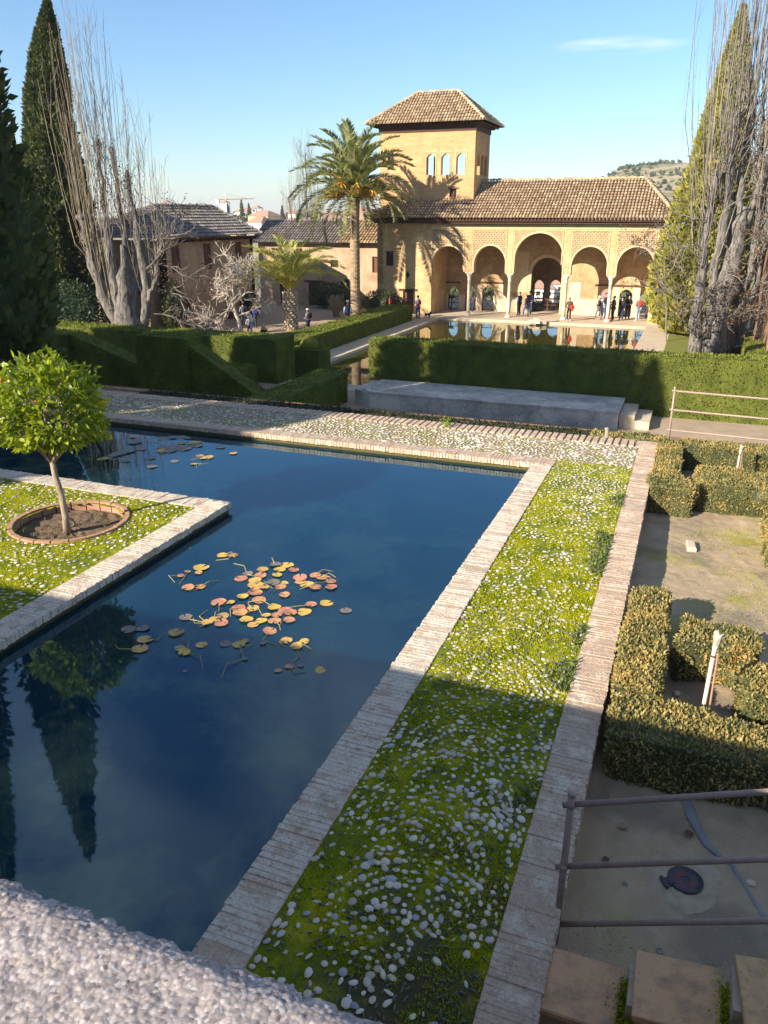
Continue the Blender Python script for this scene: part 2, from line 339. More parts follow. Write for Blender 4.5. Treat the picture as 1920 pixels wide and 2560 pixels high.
M['box'] = foliage('box_leaves', [(0.0, (0.075, 0.09, 0.04)), (0.3, (0.19, 0.185, 0.07)), (0.55, (0.33, 0.27, 0.095)), (0.82, (0.46, 0.32, 0.11)), (1.0, (0.50, 0.26, 0.09))], (1.1, 1.0, 0.4), 0.25, 0.5, 0.3)
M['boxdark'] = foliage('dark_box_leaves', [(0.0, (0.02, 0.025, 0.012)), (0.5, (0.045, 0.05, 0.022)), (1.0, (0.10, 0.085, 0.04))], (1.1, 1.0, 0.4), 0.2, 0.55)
M['ivy'] = foliage('ivy_leaves', [(0.0, (0.02, 0.035, 0.016)), (0.5, (0.04, 0.062, 0.026)), (1.0, (0.075, 0.095, 0.04))], (1.0, 1.2, 0.5), 0.2, 0.4, 0.4)
M['shrub'] = foliage('shrub_leaves', [(0.0, (0.035, 0.05, 0.02)), (0.5, (0.075, 0.09, 0.035)), (1.0, (0.15, 0.14, 0.06))], (1.0, 1.2, 0.5), 0.25)
M['orangeleaf'] = foliage('orange_tree_leaves', [(0.0, (0.10, 0.15, 0.014)), (0.4, (0.20, 0.26, 0.02)), (0.75, (0.33, 0.37, 0.03)), (1.0, (0.48, 0.46, 0.06))], (1.3, 1.3, 0.35), 0.36, 0.36, 0.45)
M['palm'] = foliage('palm_leaflets', [(0.0, (0.11, 0.135, 0.06)), (0.5, (0.25, 0.26, 0.105)), (1.0, (0.42, 0.40, 0.16))], (1.1, 1.2, 0.5), 0.28, 0.45, 0.35)
M['palmsmall'] = foliage('young_palm_leaflets', [(0.0, (0.19, 0.21, 0.05)), (0.5, (0.37, 0.37, 0.085)), (1.0, (0.56, 0.51, 0.15))], (1.1, 1.2, 0.5), 0.28, 0.45, 0.35)
M['rachis'] = plain('palm_rachis', (0.42, 0.36, 0.10), 0.6, 0.3, 6)
M['rachisy'] = plain('young_palm_stalks', (0.60, 0.43, 0.05), 0.6, 0.3, 4)
M['dates'] = plain('orange_date_strands', (0.62, 0.33, 0.045), 0.6, 0.4, 6)
def bark(name, a, b, sc=(9, 9, 1.2), bs=0.8):
    t = NT(name); p = t.map(t.pos(), sc); n = t.noise(p, 1.0, 6, 0.65, 0.4); f = t.noise(t.pos(), 3, 3)
    col = t.mix(t.ramp(n, [(0.35, 0.0), (0.65, 1.0)]), a, b); col = t.mix(t.ramp(f, [(0.45, 0.0), (0.7, 0.4)]), col, a)
    return t.done(t.bsdf(col, 0.95, t.bump(n, bs, 0.06), 0.15))
M['bark'] = bark('poplar_bark', (0.045, 0.04, 0.037), (0.27, 0.245, 0.22), (9, 9, 1.1), 1.0)
M['twig'] = bark('poplar_shoots', (0.13, 0.115, 0.105), (0.25, 0.225, 0.195), (3, 3, 1.0), 0.1)
M['twigpale'] = bark('straw_coloured_shoots', (0.24, 0.19, 0.125), (0.42, 0.345, 0.23), (3, 3, 1.0), 0.1)
M['palebark'] = bark('pale_grey_bark', (0.30, 0.25, 0.21), (0.52, 0.46, 0.40), (6, 6, 2), 0.4)
M['palmtrunk'] = bark('palm_trunk_fibre', (0.20, 0.14, 0.085), (0.38, 0.29, 0.19), (3, 3, 9), 0.7)
M['palmboot'] = bark('palm_leaf_scars', (0.40, 0.31, 0.20), (0.62, 0.52, 0.38), (6, 6, 4), 0.3)
M['cypbark'] = bark('cypress_bark', (0.10, 0.075, 0.055), (0.22, 0.17, 0.13))
M['orangebark'] = bark('orange_tree_bark', (0.22, 0.165, 0.12), (0.42, 0.34, 0.26), (30, 30, 5), 0.4)
M['orange'] = plain('orange_fruit', (0.72, 0.27, 0.012), 0.42, 0.15, 20, spec=0.45)
M['deadleaf'] = plain('dead_brown_leaves', (0.10, 0.055, 0.03), 0.8, 0.5, 6)
M['iron'] = plain('rust_brown_iron', (0.30, 0.215, 0.175), 0.5, 0.35, 26, 0.15, 0.4)
M['slab'] = None
def mk_slab():
    t = NT('terracotta_slab'); p = t.pos(); r = t.orand(); a = t.noise(p, 7, 6, 0.65); f = t.noise(p, 55, 4, 0.6)
    col = t.mix(r, (0.55, 0.35, 0.17), (0.50, 0.28, 0.16)); col = t.mix(t.ramp(a, [(0.46, 0.0), (0.72, 0.75)]), col, (0.19, 0.14, 0.10))
    col = t.mix(t.ramp(f, [(0.58, 0.0), (0.75, 0.6)]), col, (0.07, 0.065, 0.05)); col = t.mix(t.ramp(t.noise(p, 4.2, 5), [(0.6, 0.0), (0.75, 0.5)]), col, (0.09, 0.115, 0.02))
    return t.done(t.bsdf(col, 0.85, t.bump(t.math('ADD', a, f), 0.35, 0.01), 0.25))
M['slab'] = mk_slab()
def mk_soil():
    t = NT('garden_soil'); p = t.pos(); a = t.noise(p, 0.9, 5, 0.6); b = t.noise(p, 6, 5, 0.65); f = t.noise(p, 90, 3, 0.7); v = t.voro(p, 75, out='Color')
    col = t.mix(b, (0.30, 0.225, 0.14), (0.52, 0.40, 0.26)); col = t.mix(t.ramp(f, [(0.62, 0.0), (0.72, 0.9)]), col, (0.66, 0.56, 0.42))
    col = t.mix(t.ramp(a, [(0.55, 0.0), (0.68, 0.8)]), col, t.mix(b, (0.22, 0.22, 0.03), (0.38, 0.34, 0.07)))
    wet = t.ramp(t.noise(p, 1.3, 4), [(0.50, 0.0), (0.62, 0.6)])
    col = t.mix(wet, col, (0.17, 0.145, 0.115))
    return t.done(t.bsdf(col, 0.95, t.bump(t.math('ADD', f, b), 0.8, 0.02), 0.15))
M['soil'] = mk_soil()
M['darksoil'] = plain('dug_soil', (0.13, 0.088, 0.055), 0.95, 0.5, 30, 0.8)
M['lawn'] = plain('clipped_lawn', (0.155, 0.165, 0.03), 0.95, 0.45, 9, 0.5)
M['concrete'] = plaster('cement_collar', (0.42, 0.35, 0.25), (0.29, 0.235, 0.16), 14)
M['ring'] = plain('terracotta_ring', (0.38, 0.215, 0.14), 0.9, 0.3, 20, 0.2)
def mk_granite():
    t = NT('speckled_granite'); p = t.pos(); w = t.n('VectorMath', operation='ADD'); t.set(w.inputs[0], p); nz = t.n('VectorMath', operation='SCALE'); t.set(nz.inputs[0], t.noise(p, 70, 2, col=True)); nz.inputs['Scale'].default_value = 0.006; t.set(w.inputs[1], nz.outputs[0]); q = w.outputs[0]
    c = t.voro(q, 125, out='Color'); d = t.voro(q, 125); s = t.sep(c); n = t.noise(p, 9, 4); f = t.noise(p, 420, 3)
    col = t.ramp(s[0], [(0.0, (0.15, 0.13, 0.125)), (0.25, (0.29, 0.25, 0.24)), (0.65, (0.37, 0.325, 0.31)), (1.0, (0.50, 0.46, 0.44))])
    col = t.mix(t.ramp(s[1], [(0.90, 0.0), (0.94, 0.75)]), col, (0.10, 0.09, 0.095)); col = t.mix(t.ramp(s[2], [(0.86, 0.0), (0.93, 0.6)]), col, (0.50, 0.40, 0.32)); col = t.mix(t.ramp(n, [(0.4, 0.25), (0.62, 0.0)]), col, (0.24, 0.20, 0.19))
    col = t.mix(t.ramp(d, [(0.35, 0.0), (0.75, 0.55)]), col, (0.20, 0.175, 0.17))
    return t.done(t.bsdf(col, 0.75, t.bump(t.math('ADD', t.math('SUBTRACT', 1.0, d), t.math('MULTIPLY', f, 0.25)), 0.3, 0.003), 0.3))
M['granite'] = mk_granite()
def water(name, tint, body, bodyf, gloss=0.02, ripple=0.02, rscale=1.3, ior=1.48, refl=(1.0, 1.0, 1.0)):
    t = NT(name); p = t.pos(); h = t.noise(t.map(p, (1, 1, 1)), rscale, 3, 0.5); nrm = t.bump(h, ripple, 0.1)
    fr = t.n('Fresnel'); fr.inputs['IOR'].default_value = ior; t.set(fr.inputs['Normal'], nrm)
    tr = t.n('BsdfTransparent'); t.set(tr.inputs[0], tint); df = t.n('BsdfDiffuse'); t.set(df.inputs[0], body)
    m1 = t.n('MixShader'); m1.inputs[0].default_value = bodyf; t.t.links.new(tr.outputs[0], m1.inputs[1]); t.t.links.new(df.outputs[0], m1.inputs[2])
    g = t.n('BsdfGlossy'); g.inputs['Roughness'].default_value = gloss; t.set(g.inputs[0], refl); t.set(g.inputs['Normal'], nrm)
    m2 = t.n('MixShader'); t.t.links.new(fr.outputs[0], m2.inputs[0]); t.t.links.new(m1.outputs[0], m2.inputs[1]); t.t.links.new(g.outputs[0], m2.inputs[2])
    return t.done(m2.outputs[0])
M['water'] = water('pool_water', (0.90, 0.95, 0.86), (0.010, 0.13, 0.25), 0.14, ior=1.8, refl=(0.66, 0.87, 1.0))
M['palacewater'] = water('green_pool_water', (0.20, 0.20, 0.05), (0.075, 0.075, 0.012), 0.55, 0.02, 0.03)
def mk_poolbed():
    t = NT('algae_pool_bed'); p = t.pos(); a = t.noise(p, 0.75, 6, 0.6, 0.3); b = t.noise(p, 5, 5)
    m = t.ramp(a, [(0.47, 0.0), (0.62, 1.0)])
    col = t.mix(m, (0.003, 0.022, 0.042), t.mix(b, (0.16, 0.22, 0.12), (0.32, 0.38, 0.20)))
    return t.done(t.bsdf(col, 0.95, None, 0.1))
M['poolbed'] = mk_poolbed()
M['poolwall'] = plain('algae_wall', (0.085, 0.07, 0.02), 0.8, 0.5, 14, 0.4)
def mk_pad():
    t = NT('water_lily_pads'); r = t.math('FRACT', t.math('ADD', t.attr(), t.math('MULTIPLY', t.orand(), 3.7))); p = t.pos(); n = t.noise(p, 16, 4, 0.6)
    c = t.ramp(r, [(0.0, (0.34, 0.125, 0.105)), (0.4, (0.46, 0.20, 0.14)), (0.6, (0.52, 0.30, 0.10)), (0.8, (0.62, 0.42, 0.07)), (1.0, (0.30, 0.20, 0.10))])
    c = t.mix(t.ramp(n, [(0.48, 0.0), (0.64, 0.8)]), c, (0.55, 0.37, 0.06)); c = t.mix(t.ramp(t.noise(p, 28, 4), [(0.62, 0.0), (0.72, 0.9)]), c, (0.10, 0.055, 0.03))
    return t.done(t.bsdf(c, 0.42, t.bump(n, 0.25, 0.01), 0.4))
M['pad'] = mk_pad()
M['padshaded'] = plain('shaded_lily_pads', (0.17, 0.15, 0.125), 0.45, 0.45, 10, spec=0.4)  # shaded copy of the pads, the shade put into its grey
M['padstem'] = plain('lily_stems', (0.34, 0.29, 0.10), 0.6, 0.35, 12)
M['skin'] = plain('skin', (0.52, 0.30, 0.21), 0.6, 0.08, 10)
def cloth(name, col, var=0.2): return plain('cloth_' + name, col, 0.85, var, 14, pos=False)
M['stone'] = plain('pale_stone', (0.48, 0.395, 0.30), 0.9, 0.2, 14, 0.3)
M['manhole'] = None
def mk_manhole():
    t = NT('cast_iron_lid'); o = t.obj(); s = t.sep(o); r = t.math('SQRT', t.math('ADD', t.math('POWER', s[0], 2.0), t.math('POWER', s[1], 2.0))); n = t.noise(o, 30, 4)
    red = t.math('MULTIPLY', t.ramp(t.math('MULTIPLY', r, 6.0), [(0.18, 0.0), (0.22, 1.0), (0.38, 1.0), (0.46, 0.0)]), t.ramp(n, [(0.42, 0.0), (0.56, 1.0)]))
    col = t.mix(red, t.mix(n, (0.035, 0.033, 0.042), (0.075, 0.07, 0.08)), (0.15, 0.045, 0.038))
    return t.done(t.bsdf(col, 0.55, t.bump(n, 0.3, 0.01), 0.4, 0.3))
M['manhole'] = mk_manhole()
M['hose'] = plain('blue_grey_hose', (0.19, 0.20, 0.205), 0.6, 0.35, 12)
M['hill'] = None
def mk_terrain():
    t = NT('valley_terrain'); p = t.pos(); s = t.sep(p); a = t.noise(p, 0.03, 6, 0.65); b = t.noise(p, 0.25, 5, 0.7); c = t.noise(t.map(p, (0.4, 0.4, 6.0)), 0.03, 4)
    dry = t.mix(b, (0.30, 0.235, 0.15), (0.44, 0.355, 0.235)); green = t.mix(b, (0.06, 0.09, 0.035), (0.15, 0.17, 0.06))
    col = t.mix(t.ramp(t.math('ADD', t.math('MULTIPLY', a, 0.6), t.math('MULTIPLY', b, 0.4)), [(0.42, 0.0), (0.56, 1.0)]), dry, green)
    col = t.mix(t.ramp(c, [(0.5, 0.0), (0.62, 0.6)]), col, (0.42, 0.33, 0.21))
    return t.done(t.bsdf(col, 0.95, None, 0.1))
M['terrain'] = mk_terrain()
# ---------------------------------------------------------------- the setting
def terrain_z(X, Y):
    yy = np.array([-400, 20, 76, 84, 104, 140, 200, 300, 420, 620, 1500, 4500.]); zz = np.array([-4.9, -4.9, -4.9, -9, -24, -25, -17.5, -8.0, -1.5, -1.0, -1.0, -1.0])
    z = np.interp(Y, yy, zz)
    P = np.stack([X, Y, 0 * X], 1)
    far = np.clip((Y - 95) / 100, 0, 1); z = z + far * (fbm(P, 0.012, 4, 3) - 0.5) * 6
    prof = np.interp(X, [-420, -230, -150, -105, -84, -30, 60, 200, 520], [0, 3, 14, 40, 51, 56, 57, 60, 30])
    h = prof * np.exp(-((Y - 930) / 210.0) ** 2) * (0.93 + 0.14 * fbm(P, 0.02, 3, 9))
    return z + h
def grid_mesh(name, xs, ys, zf, mat, smooth=True):
    X, Y = np.meshgrid(xs, ys); X = X.ravel(); Y = Y.ravel(); Z = zf(X, Y) if callable(zf) else np.full_like(X, zf)
    nx, ny = len(xs), len(ys); i = np.arange(nx - 1)[None, :] + (np.arange(ny - 1) * nx)[:, None]; i = i.ravel()
    F = np.stack([i, i + 1, i + nx + 1, i + nx], 1)
    return mesh_np(name, np.stack([X, Y, Z], 1), F, mat, smooth)
u = np.linspace(-1, 1, 181); xs = 900 * (0.25 * u + 0.75 * u ** 3) * 2.2 - 40
w = np.linspace(0, 1, 170); ys = -60 + 4000 * (0.12 * w + 0.88 * w ** 3)
tag(obj('terrain', grid_mesh('terrain', xs, ys, terrain_z, M['terrain'])), kind='structure')
# --- lower courtyard around the palace pool (hole for the pool)
PX0, PX1, PY0, PY1, LZ = -18.5, -3.0, 33.6, 60.2, -3.5
def sheet(name, rects, z, mat, thick=0.0, kind='structure'):
    m = MB()
    for (x0, y0, x1, y1) in rects:
        if thick: m.box((x0, y0, z - thick), (x1, y1, z))
        else: m.quad((x0, y0, z), (x1, y0, z), (x1, y1, z), (x0, y1, z))
    return tag(m.build(name, mat), kind=kind)
sheet('courtyard', [(-140, 16.6, -20.0, 75), (-20.0, 16.6, PX1, PY0 - .02), (PX1, 16.6, 40, 75), (-20.0, PY1 + 4, PX1, 75)], LZ - 0.03, M['gravel'], 1.2)
WZ = LZ
m = MB(); m.box((-19.95, PY0 - 1.3, WZ - 0.5), (PX0, PY1 + 0.0, WZ)); m.box((PX0, PY0 - 1.3, WZ - .5), (PX1, PY0, WZ)); m.box((PX1, PY0 - 1.3, WZ - .5), (-1.3, PY1, WZ)); m.box((-24.4, PY1, WZ - .5), (-1.3, 72.5, WZ + .002))
tag(m.build('palace_terrace', M['pave']), kind='structure')
sheet('lawn', [(-1.3, 40, 13, 61.5)], LZ + 0.02, M['lawn'], 0.3)
m = MB(); m.quad((PX0, PY0, -4.3), (PX1, PY0, -4.3), (PX1, PY1, -4.3), (PX0, PY1, -4.3))
tag(m.build('palace_pool_bed', M['poolwall']), kind='structure')
tag(obj('palace_pool_water', grid_mesh('palace_pool_water', np.linspace(PX0, PX1, 3), np.linspace(PY0, PY1, 3), LZ - 0.17, M['palacewater'])), kind='structure')
# stone lip along the far edge of the palace pool
m = MB(); m.box((PX0, PY1 - .22, LZ - .26), (PX1, PY1 - 0.003, LZ - .07)); tag(m.build('pool_lip', M['pave']), kind='structure')
# --- upper terrace: garden bed, retaining wall, pool, path, island
PATH_R, BAND_R, MOSS_R, MOSS_L, POOL_E = -0.28, -0.28, -0.60, -1.90, -2.24
FAR0, FAR1, FAR2, FAR3 = 12.90, 13.25, 14.62, 15.05
PXW = -15.6                                   # west end of the near pool
GZ = -0.32
def gz(X, Y):
    P = np.stack([X, Y, 0 * X], 1); return GZ + (fbm(P, 1.2, 4, 5) - .5) * 0.09 + (fbm(P, 14, 2, 8) - .5) * 0.018
tag(obj('garden_bed', grid_mesh('garden_bed', np.linspace(-0.29, 4.2, 150), np.linspace(1.8, 16.5, 420), gz, M['soil'])), kind='structure')
sheet('terrace_ground', [(4.2, -14, 14, 16.5), (-40, FAR3, 4.2, 16.5), (-40, -14, PXW, FAR3), (-0.29, -14, 4.2, 1.8)], GZ - 0.02, M['soil'], 0.3)
m = MB(); m.box((-40, 16.5, -4.4), (14, 16.8, -0.31)); tag(m.build('retaining_wall', M['redbrick']), 'brick retaining wall below the upper terrace edge', 'wall')
WATER = -0.15
m = MB()
m.quad((PXW, -1, -1.15), (POOL_E, -1, -1.15), (POOL_E, FAR0, -1.15), (PXW, FAR0, -1.15))
tag(m.build('pool_bed', M['poolbed']), kind='structure')
m = MB(); m.box((PXW, FAR0 + .03, -1.2), (POOL_E + .3, FAR1, -0.075)); m.box((POOL_E + .03, -1, -1.2), (MOSS_L, FAR0 + .03, -0.075)); m.box((PXW - .3, -1, -1.2), (PXW, FAR1, -0.05))
tag(m.build('pool_wall', M['poolwall']), kind='structure')
IX, IY = -6.06, 9.33                            # corner of the planted island
m = MB(); m.box((PXW, -1, -1.2), (IX - .5, IY - .5, -0.2)); m.box((IX - .5, -1, -1.2), (IX - .04, IY - .04, -0.075)); m.box((PXW, IY - .5, -1.2), (IX - .5, IY - .04, -0.075)); tag(m.build('island_wall', M['poolwall']), kind='structure')
m = MB()
m.quad((PXW, IY - .05, WATER), (POOL_E + .04, IY - .05, WATER), (POOL_E + .04, FAR0 + .04, WATER), (PXW, FAR0 + .04, WATER))
m.quad((IX - .05, -1, WATER), (POOL_E + .04, -1, WATER), (POOL_E + .04, IY - .05, WATER), (IX - .05, IY - .05, WATER))
b_ = m.mesh('pool_water', M['water']); bb = bmesh.new(); bb.from_mesh(b_); bmesh.ops.remove_doubles(bb, verts=bb.verts, dist=1e-4); bb.to_mesh(b_); bb.free()
tag(obj('pool_water', b_), kind='structure')

# ---- pebble pavement -------------------------------------------------------
def dart(region, dmin, n_try, dens=None):
    """dart-throwing in the xy box region with spacing dmin (array by callable), returns points"""
    x0, y0, x1, y1 = region; cell = dmin / math.sqrt(2) ; gw = int((x1 - x0) / cell) + 3; gh = int((y1 - y0) / cell) + 3
    grid = {}; out = []
    X = rs.uniform(x0, x1, n_try); Y = rs.uniform(y0, y1, n_try); U = rs.uniform(size=n_try)
    for i in range(n_try):
        x, y = X[i], Y[i]
        if dens is not None and U[i] > dens(x, y): continue
        cx, cy = int((x - x0) / cell), int((y - y0) / cell); ok = True
        for ax in range(cx - 2, cx + 3):
            for ay in range(cy - 2, cy + 3):
                q = grid.get((ax, ay))
                if q is not None and (q[0] - x) ** 2 + (q[1] - y) ** 2 < dmin * dmin: ok = False; break
            if not ok: break
        if ok: grid[(cx, cy)] = (x, y); out.append((x, y))
    return np.array(out)
def pebble_proto(k):
    n = 8; vs = []; fs = []; r_ = np.random.RandomState(100 + k); ph = r_.uniform(0, 6.28); amp = r_.uniform(0.05, 0.2); am2 = r_.uniform(0, .1)
    for (rr, z) in ((1.0, 0.0), (0.93, 0.45), (0.6, 0.85)):
        for j in range(n):
            a = 2 * math.pi * j / n; q = rr * (1 + amp * math.cos(2 * a + ph) + am2 * math.cos(3 * a + 2 * ph)); vs.append((q * math.cos(a), q * math.sin(a), z))
    vs.append((0, 0, 1.0))
    for i in range(2):
        for j in range(n): fs.append((i * n + j, i * n + (j + 1) % n, (i + 1) * n + (j + 1) % n, (i + 1) * n + j))
    for j in range(n): fs.append((2 * n + j, 2 * n + (j + 1) % n, 3 * n))
    return np.array(vs, dtype=np.float64), fs
PEB = [pebble_proto(k) for k in range(8)]
PEBM = [mesh_np('pebble', V, F, M['pebble'], True, rnd=np.full(len(V), k / 8.0)) for k, (V, F) in enumerate(PEB)]
def pebbles(parent, pts, z, size, ang, named, hfac=0.34):
    """pts (n,2); the named first ones become parts, the rest one joined part"""
    n = len(pts); A = ang(pts[:, 0], pts[:, 1]) + rs.normal(size=n) * 0.45
    L = size * np.clip(np.exp(rs.normal(size=n) * .30), .5, 1.5) * np.where(vnoise(np.column_stack([pts, 0 * pts[:, 0]]), 2.2, 91) > .55, 1.08, .92); W = L * rs.uniform(0.48, 0.92, n); Hh = np.minimum(L, W) * hfac * rs.uniform(.7, 1.3, n)
    order = np.argsort(np.hypot(pts[:, 0], pts[:, 1]))
    V_ = []; F_ = []; R_ = []; base = 0
    for q, i in enumerate(order):
        k = rs.randint(8)
        if q < named:
            o = obj('pebble', PEBM[k], parent, (pts[i, 0], pts[i, 1], z - 0.004), (rs.uniform(-.15, .15), rs.uniform(-.15, .15), A[i]), (L[i], W[i], Hh[i]))
        else:
            V, F = PEB[k]; c, s_ = math.cos(A[i]), math.sin(A[i]); X = V[:, 0] * L[i]; Y = V[:, 1] * W[i]
            V_.append(np.stack([X * c - Y * s_ + pts[i, 0], X * s_ + Y * c + pts[i, 1], V[:, 2] * Hh[i] + z - 0.004], 1)); R_.append(np.full(len(V), rs.uniform()))
            F_.extend([tuple(a + base for a in f) for f in F]); base += len(V)
    if V_: tag(obj('small_pebbles', mesh_np('small_pebbles', np.concatenate(V_), F_, M['pebble'], True, rnd=np.concatenate(R_)), parent), kind='stuff')
def brick_mesh(lx, ly, lz, bev=0.006, seed=0):
    b = bmesh.new(); bmesh.ops.create_cube(b, size=1.0)
    for v in b.verts: v.co = Vector((v.co.x * lx, v.co.y * ly, v.co.z * lz))
    bmesh.ops.bevel(b, geom=[e for e in b.edges if all(v.co.z > 0 for v in e.verts)], offset=bev, segments=1, affect='EDGES')
    r_ = random.Random(seed)
    for v in b.verts: v.co += Vector((r_.uniform(-1, 1) * .003, r_.uniform(-1, 1) * .0022, r_.uniform(-1, 1) * .003))
    me = bpy.data.meshes.new('brick'); b.to_mesh(me); b.free(); return me
def bricks(parent, spots, mat, named):
    """spots: list of (x, y, z_top, rotation, length, thickness)"""
    protos = {}
    spots = sorted(spots, key=lambda s: math.hypot(s[0], s[1])); rest = MB()
    for q, (x, y, zt, rz, L, T) in enumerate(spots):
        key = (round(L, 2), round(T, 3), q % 5)
        if key not in protos:
            me = brick_mesh(L, T, 0.09, min(0.004, T * .1), q); me.materials.append(mat); setattr_f(me, 'rnd', np.full(len(me.vertices), (q % 5) / 5.0)); protos[key] = me
        me = protos[key]; zt = zt + rs.normal() * 0.0022 - (.008 if vnoise(np.array([[x, y, 0.]]), 4.5, 77)[0] + rs.normal() * .16 > .86 else 0); tilt = rs.normal() * 0.006; dl = rs.normal() * 0.0035; dz = rz + rs.normal() * 0.006
        if q < named:
            obj('brick', me, parent, (x + math.cos(rz) * dl, y + math.sin(rz) * dl, zt - 0.045), (tilt * .5, tilt, dz))
        else:
            Mx = Matrix.Translation((x + math.cos(rz) * dl, y + math.sin(rz) * dl, zt - 0.045)) @ Matrix.Rotation(dz, 4, 'Z')
            rest.add([tuple(Mx @ v.co) for v in me.vertices], [tuple(p.vertices) for p in me.polygons])
    if rest.v: tag(rest.build('further_bricks', mat, parent), kind='stuff')
def moss_blades(name, parent, pts, z, h=0.016, mat='mossblade'):
    n = len(pts); C = np.stack([pts[:, 0], pts[:, 1], np.full(n, z)], 1); D = rand_unit(n); D[:, 2] = np.abs(D[:, 2]) + 0.55; D /= np.linalg.norm(D, axis=1)[:, None]
    V, F = leaf_quads(C, D, h * rs.uniform(.5, 1.4, n), h * 0.42)
    tag(obj(name, mesh_np(name, V, F, M[mat], rnd=np.repeat(rs.uniform(size=n), 4)), parent), kind='stuff')
def bed(name, x0, y0, x1, y1, z, mat, step=0.05, amp=0.02, parent=None):
    def zf(X, Y):
        P = np.stack([X, Y, 0 * X], 1); return z + (fbm(P, 3.5, 3, 4) - .5) * amp + (fbm(P, 22, 2, 6) - .5) * amp * 0.8
    o = obj(name, grid_mesh(name, np.arange(x0, x1 + step * .5, step), np.arange(y0, y1 + step * .5, step), zf, mat), parent); return o
path = tag(empty('pool_path', (-1.2, 1.2, 0)), kind='structure'); path.location = (0, 0, 0)
bed('moss_bed', MOSS_L - .02, 1.0, MOSS_R + .02, FAR1 + .02, -0.012, M['moss'], 0.035, 0.028, path)
bed('pebble_bed', PXW - .3, FAR1 + .02, MOSS_R, FAR2 + .02, -0.012, M['grit'], 0.06, 0.02, path)
m = MB(); m.box((MOSS_R, 1.0, -0.6), (PATH_R - .01, FAR3, 0.0012)); m.box((POOL_E + .02, 1.0, -0.07), (MOSS_L, FAR0, 0.0012)); m.box((PXW - .3, FAR0 + .02, -0.07), (MOSS_L, FAR1, 0.0012)); m.box((PXW - .3, FAR2, -0.6), (MOSS_R, FAR3 - .01, -0.04))
m.build('mortar_bed', M['border'], path)
sp = []; y = 1.25
while y < FAR0 - .02:
    T = 0.047 * rs.uniform(.88, 1.14); sp.append(((POOL_E + MOSS_L) / 2, y + T / 2, 0.004, 0, MOSS_L - POOL_E, T)); y += T + 0.005
lich = sp; sp = []; y = 1.25
while y < FAR3 - .02:
    T = 0.047 * rs.uniform(.88, 1.14); sp.append(((MOSS_R + PATH_R) / 2, y + T / 2, 0.004, 0, PATH_R - MOSS_R, T)); y += T + 0.005
side = sp
farin = []; x = PXW - .2
while x < MOSS_L - .03:
    T = 0.05 * rs.uniform(.9, 1.12); farin.append((x + T / 2, (FAR0 + FAR1) / 2, 0.004, math.pi / 2, FAR1 - FAR0, T)); x += T + 0.008
farout = []; x = PXW - .2
while x < MOSS_R - .03:
    T = 0.095 * rs.uniform(.9, 1.12); farout.append((x + T / 2, (FAR2 + FAR3) / 2, 0.012, math.pi / 2, FAR3 - FAR2, T)); x += T + 0.035
bricks(path, lich, M['lichen'], 150)
bricks(path, side + farin + farout, M['border'], 150)
swirl = lambda X, Y: np.arctan2(np.sin(Y * 3.3) * 0.9, np.cos((X + 1.25) * 3.2)) * 0.9 + 0.5 * np.sin(Y * 1.3)
cl = lambda x, y: 0.35 + 0.65 * (math.sin(x * 5.1 + 2 * math.sin(y * 1.7)) * math.sin(y * 4.3 + math.sin(x * 3)) > -0.35)
def fans(y0, y1, keep, step=.052):
    out = []; yc = y0 - .55; i = 0
    while yc < y1 + .3:
        xc = (MOSS_L + MOSS_R) / 2 + .12 * math.sin(i * 2.1); r = .09; i += 1
        while r < .66:
            n = max(3, int(math.pi * 1.15 * r / step)); ph = rs.uniform(0, 1)
            for j in range(n):
                a = -.25 + (math.pi + .5) * (j + ph) / n; x = xc + r * math.cos(a) * .92 + rs.normal() * .011; y = yc + r * math.sin(a) + rs.normal() * .011
                if MOSS_L + .1 < x < MOSS_R - .1 and y0 < y < y1 and rs.uniform() < keep(x, y): out.append((x, y))
            r += step * rs.uniform(1.0, 1.5)
        yc += .60
    for x in (MOSS_L + .035, MOSS_L + .085, MOSS_R - .04, MOSS_R - .09):
        y = y0
        while y < y1:
            if rs.uniform() < .62 * keep(x, y) + .1: out.append((x + rs.normal() * .01, y))
            y += step * rs.uniform(.9, 1.5)
    out = np.array(out); kp = []; cell = {}
    for k, (x, y) in enumerate(out):                      # drop stones that would overlap
        c = (int(x / .04), int(y / .04)); ok = all((q[0] - x) ** 2 + (q[1] - y) ** 2 > .038 ** 2 for dx in (-1, 0, 1) for dy in (-1, 0, 1) for q in cell.get((c[0] + dx, c[1] + dy), ()))
        if ok: cell.setdefault(c, []).append((x, y)); kp.append(k)
    return out[kp]
thin_ = lambda lo, hi, sc, sd: (lambda x, y: lo + (hi - lo) * float(vnoise(np.array([[x, y, 0.]]), sc, sd)[0]))
soilp = lambda x, y: .25 if (x > -1.05 and y < 3.3) else 1.0
k1 = thin_(.5, 1.4, 2.4, 3); k2 = thin_(.25, 1.15, 1.9, 4)
p1 = fans(1.3, 5.4, lambda x, y: k1(x, y) * soilp(x, y)); p2 = fans(5.4, 9.6, k2, .05)
p3 = dart((MOSS_L + .03, 9.6, MOSS_R - .03, FAR1 - .02), 0.05, 9000, lambda x, y: min(1, .35 + (y - 9.6) * .25))
p4 = dart((PXW, FAR1 + .03, MOSS_R - .03, FAR2 - .03), 0.058, 26000)
swirl2 = lambda X, Y: np.arctan2(((Y + .3) % .6) - .3 + .2, X + 1.25) + math.pi / 2
pebbles(path, p1, -0.003, 0.025, swirl2, 300)
def join_far(pts, size, fn=swirl2):
    pebbles(path, pts, -0.004, size, fn, 0)
join_far(p2, 0.0195); join_far(p3, 0.021); join_far(p4, 0.030, swirl)
